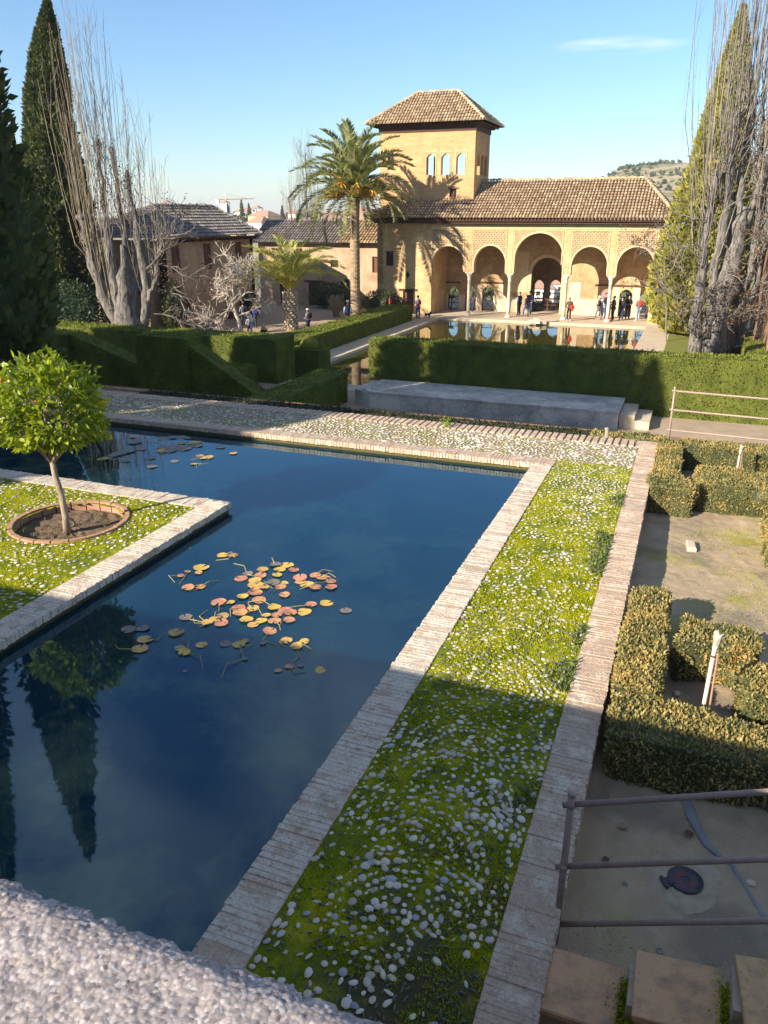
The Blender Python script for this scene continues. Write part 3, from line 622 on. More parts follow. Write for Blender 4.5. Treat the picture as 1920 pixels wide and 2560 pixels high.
# dark upright slate-like pebbles set on edge between the white ones
pd = dart((MOSS_L + .03, 1.3, MOSS_R - .03, 7.5), 0.03, 5200, lambda x, y: 0.55)
wp = np.concatenate([p1, p2]); pd = pd[[((wp[:, 0] - q[0]) ** 2 + (wp[:, 1] - q[1]) ** 2).min() > .03 ** 2 for q in pd]]
n = len(pd); A = swirl(pd[:, 0], pd[:, 1]) + math.pi / 2 + rs.normal(size=n) * .35
dm = MB()
for i in range(n):
    L = rs.uniform(.012, .026); Mx = Matrix.Translation((pd[i, 0], pd[i, 1], -0.004)) @ Matrix.Rotation(A[i], 4, 'Z')
    dm.add([tuple(Mx @ Vector(q)) for q in ((-L, -.004, 0), (L, -.004, 0), (L, .004, 0), (-L, .004, 0), (-L * .7, -.002, .011), (L * .7, -.002, .011), (L * .7, .003, .011), (-L * .7, .003, .011))], [(4, 5, 6, 7), (0, 1, 5, 4), (1, 2, 6, 5), (2, 3, 7, 6), (3, 0, 4, 7)])
M['slate'] = plain('dark_edge_pebbles', (0.13, 0.14, 0.12), 0.7, 0.4, 30)
tag(dm.build('dark_pebbles', M['slate'], path), kind='stuff')
nb = 120000; bp = np.stack([rs.uniform(MOSS_L, MOSS_R, nb), 1.2 + (FAR1 - 1.2) * rs.uniform(size=nb) ** 1.35], 1)
mk = fbm(np.column_stack([bp, 0 * bp[:, 0]]), 2.6, 4, 11) + np.where((bp[:, 0] > -1.05) & (bp[:, 1] < 3.3), -.12, 0) - np.clip((bp[:, 1] - 9.5) * .03, 0, .1)
moss_blades('moss', path, bp[mk > 0.40], -0.012, 0.019)
# weeds along the outer band
nw = 2600; wy = rs.uniform(4.5, 13, nw); wx = MOSS_R - np.abs(rs.normal(size=nw)) * 0.12; keep = fbm(np.column_stack([wx, wy, 0 * wx]), 1.1, 3, 21) > 0.52
moss_blades('weeds', path, np.column_stack([wx, wy])[keep], -0.005, 0.055, 'grass')
# ---- island with its orange tree ring
isl = tag(empty('planted_island'), kind='structure')
BW = 0.36
RC, RR = (-7.78, 7.86), 0.74
ibed = bed('moss_bed', PXW, 2.0, IX - BW + .02, IY - BW + .02, -0.012, M['moss'], 0.06, 0.022, isl)
bb = bmesh.new(); bb.from_mesh(ibed.data); bmesh.ops.delete(bb, geom=[f for f in bb.faces if math.hypot(f.calc_center_median().x - RC[0], f.calc_center_median().y - RC[1]) < RR - .03], context='FACES'); bb.to_mesh(ibed.data); bb.free()
sp = []; y = 3.2
while y < IY - .02: T = 0.05 * rs.uniform(.9, 1.12); sp.append((IX - BW / 2, y + T / 2, 0.004, 0, BW, T)); y += T + .005
x = -13.5
while x < IX - BW - .03: T = 0.05 * rs.uniform(.9, 1.12); sp.append((x + T / 2, IY - BW / 2, 0.004, math.pi / 2, BW, T)); x += T + .008
m = MB(); m.box((IX - BW, 2, -.07), (IX - .02, IY - .02, .0012)); m.box((PXW, IY - BW, -.07), (IX - BW, IY - .02, .0011)); m.build('mortar_bed', M['lichen'], isl)
bricks(isl, sp, M['lichen'], 300)
sw2 = lambda X, Y: np.arctan2(Y - RC[1], X - RC[0]) + math.pi / 2
outring = lambda x, y: 1.0 if math.hypot(x - RC[0], y - RC[1]) > RR + .09 else 0.0
ki = thin_(.0, 1.0, 1.3, 8)
pi_ = dart((-12.5, 3.2, IX - BW - .03, IY - BW - .03), 0.058, 15000, lambda x, y: outring(x, y) * ki(x, y))
pebbles(isl, pi_, -0.004, 0.027, sw2, 120)
nb = 60000; bp = np.stack([rs.uniform(-12.5, IX - BW, nb), rs.uniform(3.2, IY - BW, nb)], 1)
mk = (fbm(np.column_stack([bp, 0 * bp[:, 0]]), 1.5, 4, 31) > 0.40) & (np.hypot(bp[:, 0] - RC[0], bp[:, 1] - RC[1]) > RR + .08)
moss_blades('moss', isl, bp[mk], -0.012, 0.024)
# ring of curved clay bricks set in the paving, soil inside
ring = tag(empty('tree_ring', (RC[0], RC[1], 0)), 'round terracotta brick ring around the orange tree', 'tree ring')
nbk = 22
for i in range(nbk):
    a0 = 2 * math.pi * i / nbk + .012; a1 = 2 * math.pi * (i + 1) / nbk - .012; mb = MB(); k = 4; vs = []; dz = rs.normal() * .006
    for j in range(k + 1):
        a = a0 + (a1 - a0) * j / k
        for (r_, z_) in ((RR, -.16), (RR, .014 + dz * .6), (RR + .062, .016 + dz * .6), (RR + .07, -.05)): vs.append((r_ * math.cos(a), r_ * math.sin(a), z_))
    fs = [tuple(q * 4 + e for e in range(4)) for q in (0,)] + [tuple(k * 4 + e for e in (3, 2, 1, 0))]
    for j in range(k):
        for e in range(3): fs.append((j * 4 + e, (j + 1) * 4 + e, (j + 1) * 4 + e + 1, j * 4 + e + 1))
    mb.add(vs, fs); mb.build('brick', M['ring'], ring, fix=True)
V = [(0, 0, -.11)]; F = []; nr, na = 9, 40
for i in range(1, nr + 1):
    for j in range(na):
        r_ = (RR - .003) * i / nr; a = 2 * math.pi * j / na; V.append((r_ * math.cos(a), r_ * math.sin(a), -.115 + (random.random() - .5) * .035))
for j in range(na): F.append((0, 1 + j, 1 + (j + 1) % na))
for i in range(nr - 1):
    for j in range(na): F.append((1 + i * na + j, 1 + (i + 1) * na + j, 1 + (i + 1) * na + (j + 1) % na, 1 + i * na + (j + 1) % na))
obj('soil', mesh_np('soil', V, F, M['darksoil'], False), ring)
sm = MB()
for i in range(36):
    a = rs.uniform(0, 6.28); r_ = RR * .9 * math.sqrt(rs.uniform()); x_, y_ = r_ * math.cos(a), r_ * math.sin(a); h = rs.uniform(.04, .11)
    for q in range(3):
        dx, dy = rs.normal() * .02, rs.normal() * .02; sm.add([(x_ - .006, y_, -.11), (x_ + .006, y_, -.11), (x_ + dx, y_ + dy, -.11 + h)], [(0, 1, 2)])
tag(sm.build('sprouts', M['grass'], ring), kind='stuff')
# ---- terrace where the viewer stands, with its granite parapet
sheet('viewing_terrace', [(-15, -6, 9, 0.35)], 2.35, M['pave'], 2.9)
xs = np.arange(-1.7, 0.3, 0.0033); ys = np.arange(0.30, 0.757, 0.0033)
def pz(X, Y):
    P = np.stack([X, Y, 0 * X], 1); e = np.clip((Y - 0.70) / 0.055, 0, 1)
    return 2.893 + (np.abs(vnoise(P, 105, 41) - .5) * -0.0042 + vnoise(P, 150, 42) * .0022) + (fbm(P, 18, 3, 44) - .5) * 0.008 - e ** 2 * 0.022 + (fbm(P, 5, 2, 47) - .5) * .008
par = tag(empty('parapet'), 'speckled grey granite parapet in the foreground', 'parapet')
gm = grid_mesh('coping', xs, ys, pz, M['granite']); gv = np.empty(len(gm.vertices) * 3, dtype=np.float32); gm.vertices.foreach_get('co', gv); gv = gv.reshape(-1, 3)
ed = gv[:, 1] > 0.745; gv[ed, 1] += (fbm(np.column_stack([gv[ed, 0], 0 * gv[ed, 0], 0 * gv[ed, 0]]), 45, 3, 51) - .5) * 0.02
gm.vertices.foreach_set('co', gv.ravel()); gm.update()
obj('coping', gm, par)
m = MB(); m.box((-1.7, 0.305, 2.352), (0.3, 0.742, 2.862)); m.box((-15, 0.305, 2.352), (-1.702, 0.752, 2.892)); m.box((0.302, 0.305, 2.352), (9, 0.752, 2.892)); m.build('coping_block', M['granite'], par)
m = MB(); m.box((-15, 0.351, -1.1), (9, 0.62, 2.35)); m.build('wall', M['redbrick'], par)
# ---------------------------------------------------------------- walls with openings, roofs of barrel tiles
def arch_pts(u0, u1, w_sp, w_top, pointed=False, n=18):
    """points of an arch from (u0,w_sp) over the crown to (u1,w_sp)"""
    c = (u0 + u1) / 2; a = (u1 - u0) / 2; h = w_top - w_sp; out = []
    for i in range(n + 1):
        t = math.pi * (1 - i / n); s = math.sin(t); x = math.cos(t)
        if pointed: s = s * (0.86 + 0.14 * (1 - abs(x)))
        out.append((c + a * x, w_sp + h * s))
    return out
def wall(m, o, du, u0, u1, w0, w1, th, ops=(), mi=0, jm=None, normal=None):
    """vertical wall in mesh builder m. o: origin point, du: unit horizontal direction, thickness th along du x z (to the back).
    ops: dicts u0,u1,w0,w1, arch (springing height) or None"""
    o = Vector(o); du = Vector(du); nb = Vector((-du.y, du.x, 0)) * th; jm = mi if jm is None else jm
    P = lambda u, w, b=0: tuple(o + du * u + Vector((0, 0, w)) + (nb if b else Vector((0, 0, 0))))
    def face(pts):   # front and back
        m.add([P(u, w) for u, w in pts], [tuple(range(len(pts)))], mi); m.add([P(u, w, 1) for u, w in reversed(pts)], [tuple(range(len(pts)))], mi)
    def edge(a, b, k=None):
        m.add([P(*a), P(*a, 1), P(*b, 1), P(*b)], [(0, 1, 2, 3)], jm if k is None else k)
    cur = u0
    for op in sorted(ops, key=lambda d: d['u0']):
        a, b, c, d = op['u0'], op['u1'], op['w0'], op['w1']; sp = op.get('arch')
        if a > cur: face([(cur, w0), (a, w0), (a, w1), (cur, w1)])
        if c > w0 + 1e-4: face([(a, w0), (b, w0), (b, c), (a, c)]); edge((b, c), (a, c))
        if sp is None:
            if d < w1 - 1e-4: face([(a, d), (b, d), (b, w1), (a, w1)])
            edge((a, d), (b, d)); edge((a, c), (a, d)); edge((b, d), (b, c))
        else:
            A = arch_pts(a, b, sp, d, op.get('pointed', False))
            for (p, q) in zip(A[:-1], A[1:]):
                face([p, q, (q[0], w1), (p[0], w1)]); edge(p, q)
            edge((a, c), (a, sp)); edge((b, sp), (b, c))
        cur = b
    if cur < u1: face([(cur, w0), (u1, w0), (u1, w1), (cur, w1)])
    edge((u0, w0), (u0, w1), mi); edge((u1, w1), (u1, w0), mi); edge((u0, w1), (u1, w1), mi)
def clip_t(poly, s):
    """range of t of a convex polygon (s,t) at abscissa s"""
    ts = []
    for (a, b) in zip(poly, poly[1:] + poly[:1]):
        if (a[0] - s) * (b[0] - s) <= 0 and abs(a[0] - b[0]) > 1e-9:
            k = (s - a[0]) / (b[0] - a[0]); ts.append(a[1] + k * (b[1] - a[1]))
    return (min(ts), max(ts)) if len(ts) >= 2 else None
def tile_face(m, e0, e1, up, poly, pitch=0.27, tl=0.42, rad=0.1, base=True, mi=0, bi=1):
    """barrel tiles on a roof face. e0 eave origin, e1 unit vector along the eave, up unit vector up the slope; poly in (s,t)"""
    e0 = Vector(e0); e1 = Vector(e1).normalized(); up = Vector(up).normalized(); nn = e1.cross(up).normalized()
    if nn.z < 0: nn = -nn
    if base: m.add([tuple(e0 + e1 * s + up * t) for s, t in poly], [tuple(range(len(poly)))], bi)
    smin = min(p[0] for p in poly); smax = max(p[0] for p in poly); k = int((smax - smin) / pitch); pitch = (smax - smin) / max(1, k)
    for i in range(k):
        s = smin + (i + .5) * pitch; r = clip_t(poly, s)
        if r is None or r[1] - r[0] < 0.1: continue
        t0, t1 = r; t0 -= 0.05; nt = max(1, int((t1 - t0) / tl + .5)); L = (t1 - t0) / nt
        for j in range(nt):
            a = t0 + j * L; b = a + L * 1.06; rr = random.random(); vs = []; ds = random.uniform(-.012, .012); lift = random.uniform(0, .015)
            for (tt, q, h) in ((a, rad * 1.08, .045 + lift), (b, rad * .86, .012)):
                for g in range(6):
                    an = math.pi * g / 5; vs.append(tuple(e0 + e1 * (s + ds - math.cos(an) * q) + up * tt + nn * (math.sin(an) * q * .95 + h - .012)))
            fs = [(g, g + 1, g + 7, g + 6) for g in range(5)]
            if j == 0: fs.append((5, 4, 3, 2, 1, 0))
            m.add(vs, fs, mi, rr)
def ridge_tiles(m, a, b, rad=0.13, tl=0.42, mi=0):
    a = Vector(a); b = Vector(b); d = b - a; n = max(1, int(d.length / tl)); d /= n; t = d.normalized(); u = t.cross(Vector((0, 0, 1))).normalized(); w = u.cross(t)
    for i in range(n):
        p = a + d * i; vs = []; lift = random.uniform(0, .02)
        for (q, r_, h) in ((p, rad * 1.08, .03 + lift), (p + d * 1.06, rad * .9, 0.0)):
            for g in range(7):
                an = math.pi * g / 6; vs.append(tuple(q + u * math.cos(an) * r_ + w * (math.sin(an) * r_ + h)))
        m.add(vs, [(g, g + 1, g + 8, g + 7) for g in range(6)] + [(6, 5, 4, 3, 2, 1, 0)], mi)
def hip_roof(m, x0, y0, x1, y1, ze, zr, rx0, rx1, ry, pitch=.27, tl=.42, rad=.1, gables=(False, False)):
    """hip roof on a rectangle, ridge along x from rx0 to rx1 at y=ry"""
    ex = Vector((1, 0, 0)); ey = Vector((0, 1, 0))
    up = Vector((0, ry - y0, zr - ze)); L = up.length; tile_face(m, (x0, y0, ze), ex, up, [(0, 0), (x1 - x0, 0), (rx1 - x0, L), (rx0 - x0, L)], pitch, tl, rad)
    up = Vector((0, ry - y1, zr - ze)); L = up.length; tile_face(m, (x1, y1, ze), -ex, up, [(0, 0), (x1 - x0, 0), (x1 - rx0, L), (x1 - rx1, L)], pitch, tl, rad)
    if rx1 < x1 - .05:
        up = Vector((rx1 - x1, 0, zr - ze)); L = up.length; tile_face(m, (x1, y0, ze), ey, up, [(0, 0), (y1 - y0, 0), (ry - y0, L)], pitch, tl, rad)
        ridge_tiles(m, (x1, y0, ze + .05), (rx1, ry, zr + .05)); ridge_tiles(m, (x1, y1, ze + .05), (rx1, ry, zr + .05))
    if rx0 > x0 + .05:
        up = Vector((rx0 - x0, 0, zr - ze)); L = up.length; tile_face(m, (x0, y1, ze), -ey, up, [(0, 0), (y1 - y0, 0), (y1 - ry, L)], pitch, tl, rad)
        ridge_tiles(m, (x0, y0, ze + .05), (rx0, ry, zr + .05)); ridge_tiles(m, (x0, y1, ze + .05), (rx0, ry, zr + .05))
    ridge_tiles(m, (rx0, ry, zr + .05), (rx1, ry, zr + .05))
def window_part(parent, name, c, du, w, h, depth=0.12, shutter=False):
    """wooden window or shutter standing in an opening, lower-left corner c"""
    o = empty(name, c, 0, parent); o.rotation_euler = (0, 0, math.atan2(du[1], du[0])); f = MB(); t = .055
    f.box((0, 0, 0), (t, .08, h)); f.box((w - t, 0, 0), (w, .08, h)); f.box((t, 0, 0), (w - t, .08, t)); f.box((t, 0, h - t), (w - t, .08, h)); f.box((w / 2 - t / 2, .005, t), (w / 2 + t / 2, .075, h - t))
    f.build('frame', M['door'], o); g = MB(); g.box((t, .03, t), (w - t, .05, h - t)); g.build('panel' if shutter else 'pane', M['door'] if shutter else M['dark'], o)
    return o
# ---------------------------------------------------------------- the palace
FY = 61.7; FZ = LZ
pal = tag(empty('palace', (0, 0, 0)), 'ochre brick palace with five arched portico and square tower behind the pool', 'palace')
PXL, PXR = -19.85, -2.35
BAYS = [(-19.8, -17.2, 1.78), (-16.38, -13.9, 1.85), (-13.2, -9.56, 2.78), (-8.9, -6.3, 1.86), (-5.6, -3.05, 1.88)]
SPR = [0.45, 0.48, 0.95, 0.48, 0.50]
m = MB()
wall(m, (0, FY, 0), (1, 0, 0), PXL, PXR, -0.15, 3.42, 0.55, [dict(u0=a, u1=b, w0=-0.15, w1=t, arch=s) for (a, b, t), s in zip(BAYS, SPR)])
m.build('arcade_wall', M['plaster'], pal)
# right end pier
m = MB(); m.box((-3.05, FY + .003, FZ), (PXR, FY + .545, -0.15)); m.box((PXR - .5, FY + .55, FZ), (PXR, 66.3, 3.42)); m.build('end_wall', M['brick'], pal)
# left solid block
m = MB(); XL = -24.5
wall(m, (0, FY - .01, 0), (1, 0, 0), XL, PXL, FZ, -1.2, 0.5, [dict(u0=-22.25, u1=-21.35, w0=FZ, w1=-1.72)])
wall(m, (0, FY - .01, 0), (1, 0, 0), XL, PXL, -1.2, 3.42, 0.5, [dict(u0=-23.74, u1=-23.11, w0=0.19, w1=1.24)])
wall(m, (XL, 66.3, 0), (0, -1, 0), 0, 4.61, FZ, 3.42, .5)
wall(m, (PXL, FY + .49, 0), (0, 1, 0), 0, 4.3, FZ, 3.42, .3)
m.build('side_wall', M['brick'], pal)
window_part(pal, 'window', (-23.74, FY + .12, 0.19), (1, 0), .63, 1.05)
m = MB(); m.box((-23.82, FY - .05, 1.245), (-23.03, FY + .2, 1.31)); m.build('lintel', M['wood'], pal)
m = MB(); m.box((-22.62, FY - .06, -1.72), (-21.0, FY + .25, -1.56)); m.build('lintel', M['wood'], pal)
d = empty('door', (-22.25, FY + .1, FZ), 0, pal); m = MB(); m.box((0, 0, 0), (.1, .12, 1.78)); m.box((.8, 0, 0), (.9, .12, 1.78)); m.box((.1, 0, 1.66), (.8, .12, 1.78)); m.build('frame', M['wood'], d); m = MB()
for i in range(4): m.box((.1 + i * .175, .05, 0), (.1 + i * .175 + .165, .09, 1.66))
m.build('leaf', M['door'], d)
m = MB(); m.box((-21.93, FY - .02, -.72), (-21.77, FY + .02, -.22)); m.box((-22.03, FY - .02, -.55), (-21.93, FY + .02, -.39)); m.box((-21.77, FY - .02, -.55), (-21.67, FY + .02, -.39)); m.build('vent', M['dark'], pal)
# columns
def column(x, ztop=-0.15):
    c = empty('column', (x, FY + .275, FZ), 0, pal); H = ztop - FZ
    mm = MB(); mm.lathe([(.24, 0), (.24, .07), (.19, .1), (.21, .15), (.155, .2)], 14); mm.build('base', M['marble'], c, True)
    mm = MB(); mm.lathe([(.135, .2), (.13, .9), (.125, H - .62), (.15, H - .6), (.15, H - .55), (.12, H - .53)], 14); mm.build('shaft', M['marble'], c, True)
    mm = MB(); mm.lathe([(.13, H - .53), (.135, H - .40), (.17, H - .33), (.24, H - .17), (.22, H - .1)], 14); mm.box((-.27, -.27, H - .1), (.27, .27, H - .04)); mm.box((-.31, -.29, H - .04), (.31, .29, H)); mm.build('capital', M['marble'], c, False)
for x in (-16.79, -13.55, -9.23, -5.95): column(x)
# carved panels over the side arches: recessed lattice of ribs over a flat dark ground
def lattice(i, nx, ribs=0.05, fine=False):
    a, b, t = BAYS[i]; s = SPR[i]; p0, p1 = [(-19.83, -17.26), (-16.51, -13.91), (-13.29, -9.67), (-8.98, -6.31), (-5.7, -3.12)][i]; top = 2.95
    cx = (a + b) / 2; ax = (b - a) / 2 + .14; az = (t - s) + .14
    inside = lambda x, z: p0 < x < p1 and z < top and z > s - .1 and ((x - cx) / ax) ** 2 + ((z - s) / az) ** 2 > 1.0
    g = MB(); st = (p1 - p0) / nx; span = 4.0
    for dirn in (1, -1):
        for k in range(-nx * 2, nx * 3):
            x0 = p0 + k * st; run = []; N = 90
            for q in range(N + 1):
                z = -0.2 + (top + .2) * q / N; x = x0 + dirn * (z + .2) * 0.92
                wob = 0.016 * math.sin(z * 2 * math.pi / st * 1.2)
                if inside(x, z): run.append((x + wob, z))
                if (not inside(x, z) or q == N) and len(run) > 1:
                    for (p, r_) in zip(run[:-1], run[1:]):
                        dx, dz = r_[0] - p[0], r_[1] - p[1]; L = math.hypot(dx, dz) or 1; ox, oz = -dz / L * ribs / 2, dx / L * ribs / 2; y0 = FY - .045; y1 = FY - .002
                        vs = [(p[0] - ox, y0, p[1] - oz), (r_[0] - ox, y0, r_[1] - oz), (r_[0] + ox, y0, r_[1] + oz), (p[0] + ox, y0, p[1] + oz), (p[0] - ox, y1, p[1] - oz), (r_[0] - ox, y1, r_[1] - oz), (r_[0] + ox, y1, r_[1] + oz), (p[0] + ox, y1, p[1] + oz)]
                        g.add(vs, [(0, 1, 2, 3), (0, 4, 5, 1), (3, 2, 6, 7)])
                    run = []
                elif not inside(x, z): run = []
    if not fine:     # small bosses in each lozenge
        for kx in range(nx * 2 + 1):
            for kz in range(40):
                x = p0 + kx * st / 2; z = -0.2 + kz * st / .92 / 2
                if (kx + kz) % 2 == 0 and inside(x, z) and inside(x - .06, z - .06) and inside(x + .06, z - .06):
                    r_ = .042; g.add([(x - r_, FY - .035, z), (x, FY - .035, z - r_), (x + r_, FY - .035, z), (x, FY - .035, z + r_)], [(0, 1, 2, 3)])
    o = tag(g.build('lattice_panel', M['stucco'], pal), kind='stuff')
    # flat sheet behind the ribs, shade of the gaps put into its colour
    if not fine:
        bk = MB(); A = [(cx + ax * math.cos(math.pi * (1 - q / 24)), s + az * math.sin(math.pi * (1 - q / 24))) for q in range(25)]
        A = [(min(max(x, p0), p1), z) for x, z in A]
        for (p, q) in zip(A[:-1], A[1:]):
            if q[0] > p[0] + 1e-5: bk.quad((p[0], FY - .004, p[1]), (q[0], FY - .004, q[1]), (q[0], FY - .004, top), (p[0], FY - .004, top))
        bk.build('panel_ground', M['sebka'], o)
    # frame (alfiz) and archivolt
    f = MB(); f.box((p0 - .05, FY - .06, s - .4), (p0 + .01, FY - .003, top + .06)); f.box((p1 - .01, FY - .06, s - .4), (p1 + .05, FY - .003, top + .06)); f.box((p0 + .01, FY - .06, top), (p1 - .01, FY - .003, top + .06)); f.build('panel_frame', M['stucco'], o)
    f = MB(); A0 = arch_pts(a, b, s, t, n=28); A1 = [(cx + (b - a + .26) / 2 * math.cos(math.pi * (1 - q / 28)), s + (t - s + .13) * math.sin(math.pi * (1 - q / 28))) for q in range(29)]
    A0 = [(a, -0.13)] + A0 + [(b, -0.13)]; A1 = [(a - .1, -.13)] + A1 + [(b + .1, -.13)]
    for q in range(len(A0) - 1):
        p, r_, p2, r2 = A0[q], A0[q + 1], A1[q], A1[q + 1]; y0 = FY - .07
        f.add([(p[0], y0, p[1]), (r_[0], y0, r_[1]), (r2[0], y0, r2[1]), (p2[0], y0, p2[1]), (p[0], FY + .1, p[1]), (r_[0], FY + .1, r_[1]), (r2[0], FY - .002, r2[1]), (p2[0], FY - .002, p2[1])], [(0, 1, 2, 3), (1, 0, 4, 5), (3, 2, 6, 7)])
    f.build('archivolt', M['stucco'], o)
M['sebka'] = plain('shaded_panel_ground', (0.33, 0.22, 0.12), 0.95, 0.3, 6)
for i in (0, 1, 3, 4): lattice(i, 10, .055)
lattice(2, 26, 0.035, True)
m = MB(); m.box((PXL - .05, FY - .055, 3.06), (PXR + .02, FY - .002, 3.36)); m.build('frieze', M['plaster'], pal)
for (a, b) in ((-17.14, -16.6), (-13.8, -13.4), (-9.52, -9.1), (-6.2, -5.8)):
    m = MB(); m.box((a, FY - .035, -.12), (b, FY - .0025, 3.0)); m.build('pilaster', M['brick'], pal)
# portico back wall with openings, dado, beams
BYW = 65.8
arcw = lambda a, b, t: dict(u0=a, u1=b, w0=FZ, w1=t, arch=t - (b - a) / 2 * 1.1, pointed=True)
m = MB()
wall(m, (0, BYW, 0), (1, 0, 0), PXL, PXR, FZ, 2.85, .45, [arcw(-19.62, -18.7, -1.55), arcw(-18.13, -17.25, -1.5), arcw(-16.66, -15.68, -1.47), dict(u0=-12.62, u1=-10.18, w0=FZ, w1=.85, arch=-.3), arcw(-7.02, -6.1, -1.42), arcw(-5.56, -4.56, -1.41), arcw(-4.03, -3.15, -1.4)])
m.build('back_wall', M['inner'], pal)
for (a, b) in ((-19.8, -19.62), (-18.7, -18.13), (-17.25, -16.66), (-15.68, -13.3), (-9.55, -7.02), (-6.1, -5.56), (-4.56, -4.03)):
    m = MB(); m.box((a, BYW - .03, FZ), (b, BYW - .003, -2.28)); m.build('dado', M['dado'], pal)
for (a, b, t) in ((-15.3, -14.9, -1.3), (-17.25, -16.68, -1.35), (-5.56 - .55, -5.56, -1.3), (-4.56, -4.03, -1.3), (-9.5, -8.6, -1.0)):
    m = MB(); m.box((a, BYW - .022, -2.27), (b, BYW - .003, t)); m.build('plaster_patch', M['dado'], pal)
for (a, b, z) in ((-20.0 + .15, -18.55, -1.32), (-17.0, -14.9, -1.26), (-7.5, -2.9, -1.2)):
    m = MB(); m.box((a, BYW - .09, z), (b, BYW + .0, z + .1)); m.build('beam', M['wood'], pal)
m = MB(); m.box((PXL, FY + .56, 2.86), (PXR - .5, BYW + .4, 2.98)); m.build('ceiling', M['wood'], pal)
# stucco jamb of the central doorway
m = MB(); A0 = arch_pts(-12.62, -10.18, -.3, .85, n=20); A1 = arch_pts(-12.86, -9.94, -.3, 1.1, n=20); A0 = [(-12.62, FZ)] + A0 + [(-10.18, FZ)]; A1 = [(-12.86, FZ)] + A1 + [(-9.94, FZ)]
for q in range(len(A0) - 1):
    p, r_, p2, r2 = A0[q], A0[q + 1], A1[q], A1[q + 1]; y0 = BYW - .05; m.add([(p[0], y0, p[1]), (r_[0], y0, r_[1]), (r2[0], y0, r2[1]), (p2[0], y0, p2[1]), (p[0], BYW + .05, p[1]), (r_[0], BYW + .05, r_[1])], [(0, 1, 2, 3), (1, 0, 4, 5)])
m.box((-14.3, BYW - .02, -1.9), (-12.9, BYW - .003, 1.3)); m.build('door_surround', M['stucco'], pal)
# mirador room behind the doorway, dark, two arched windows
m = MB(); wall(m, (0, 70.8, 0), (1, 0, 0), -15.5, -8, FZ, 1.6, .5, [dict(u0=-13.3, u1=-12.44, w0=-3.3, w1=-1.26, arch=-1.75, pointed=True), dict(u0=-11.94, u1=-10.92, w0=-3.3, w1=-1.22, arch=-1.75, pointed=True)])
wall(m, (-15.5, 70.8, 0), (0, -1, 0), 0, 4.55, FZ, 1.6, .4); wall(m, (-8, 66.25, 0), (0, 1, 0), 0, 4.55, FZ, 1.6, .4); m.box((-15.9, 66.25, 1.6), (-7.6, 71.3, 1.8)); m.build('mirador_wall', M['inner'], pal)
def railing(x0, x1, y, z0, h, parent=pal):
    r = empty('railing', (x0, y, z0), 0, parent); w = x1 - x0; q = MB()
    for z in (.06, h * .52, h): q = MB(); q.box((0, -.02, z - .035), (w, .02, z + .035)); q.build('rail', M['wood'], r)
    for x in (0.03, w - .03): q = MB(); q.box((x - .035, -.025, 0), (x + .035, .025, h + .02)); q.build('post', M['wood'], r)
    q = MB()
    for (a, b) in (((.05, .08), (w - .05, h - .03)), ((.05, h - .03), (w - .05, .08))): q.tube([(a[0], 0.0, a[1]), (b[0], 0.0, b[1])], .02, 4)
    q.build('brace', M['wood'], r)
for (a, b) in ((-19.62, -18.7), (-18.13, -17.25), (-16.66, -15.68), (-7.02, -6.1), (-5.56, -4.56), (-4.03, -3.15)): railing(a, b, BYW + .2, FZ, 1.08)
railing(-13.3, -12.44, 70.9, -3.3, .95); railing(-11.94, -10.92, 70.9, -3.3, .95)
railing(-12.5, -11.4, 67.2, FZ, 1.0); railing(-11.4, -10.3, 67.2, FZ, 1.0)
# roofs of the portico
m = MB(); EZ = 3.86
hip_roof(m, -25.2, FY - .85, PXR + .55, 70.2, EZ, 6.55, -20.5, -4.55, 65.75, .235, .40, .092)
rf = m.build('roof', [M['tile'], M['tilebase']], pal)
m = MB(); m.box((-24.6, FY - .5, 3.43), (PXR + .1, FY + .3, 3.60)); m.box((-24.9, FY - .68, 3.60), (PXR + .3, FY + .1, 3.72)); m.build('eave_board', M['wood'], pal)
m = MB(); x = -25.0
while x < PXR + .45: m.box((x, FY - .78, 3.70), (x + .11, FY + .1, 3.85)); x += .26
m.build('eave_corbels', M['wood'], pal)
# tower
TX0, TX1, TY0, TY1, TB = -24.86, -17.05, 63.2, 67.7, 3.6
tw = MB(); tops = 10.05
awin = lambda a, b, z0=6.98, z1=8.5: dict(u0=a, u1=b, w0=z0, w1=z1, arch=z1 - (b - a) * .55, pointed=True)
wall(tw, (0, TY0, 0), (1, 0, 0), TX0, TX1, TB, 6.4, .4, [dict(u0=-19.0, u1=-18.42, w0=5.12, w1=5.96)])
wall(tw, (0, TY0, 0), (1, 0, 0), TX0, TX1, 6.4, tops, .4, [dict(u0=-24.2, u1=-23.67, w0=7.4, w1=8.68), awin(-20.93, -20.22), awin(-19.72, -18.98), awin(-18.50, -17.77)])
wall(tw, (TX1, TY0 + .4, 0), (0, 1, 0), 0, TY1 - TY0 - .8, TB, tops, .4, [awin(.35, 1.15), awin(1.5, 2.3), awin(2.6, 3.4)])
wall(tw, (TX1, TY1, 0), (-1, 0, 0), 0, TX1 - TX0, TB, tops, .4, [awin(1.90, 2.85, 7.0, 8.95), awin(3.2, 4.15, 7.0, 8.95), awin(4.6, 5.2, 7.0, 8.95)])
wall(tw, (TX0, TY1 - .4, 0), (0, -1, 0), 0, TY1 - TY0 - .8, TB, tops, .4)
tw.build('tower_wall', M['tower'], pal)
m = MB(); m.box((TX0 + .4, TY0 + .4, 6.5), (TX1 - .4, TY1 - .4, 6.7)); m.box((TX0 + .4, TY0 + .4, 9.9), (TX1 - .4, TY1 - .4, 10.0)); m.build('tower_floor', M['wood'], pal)
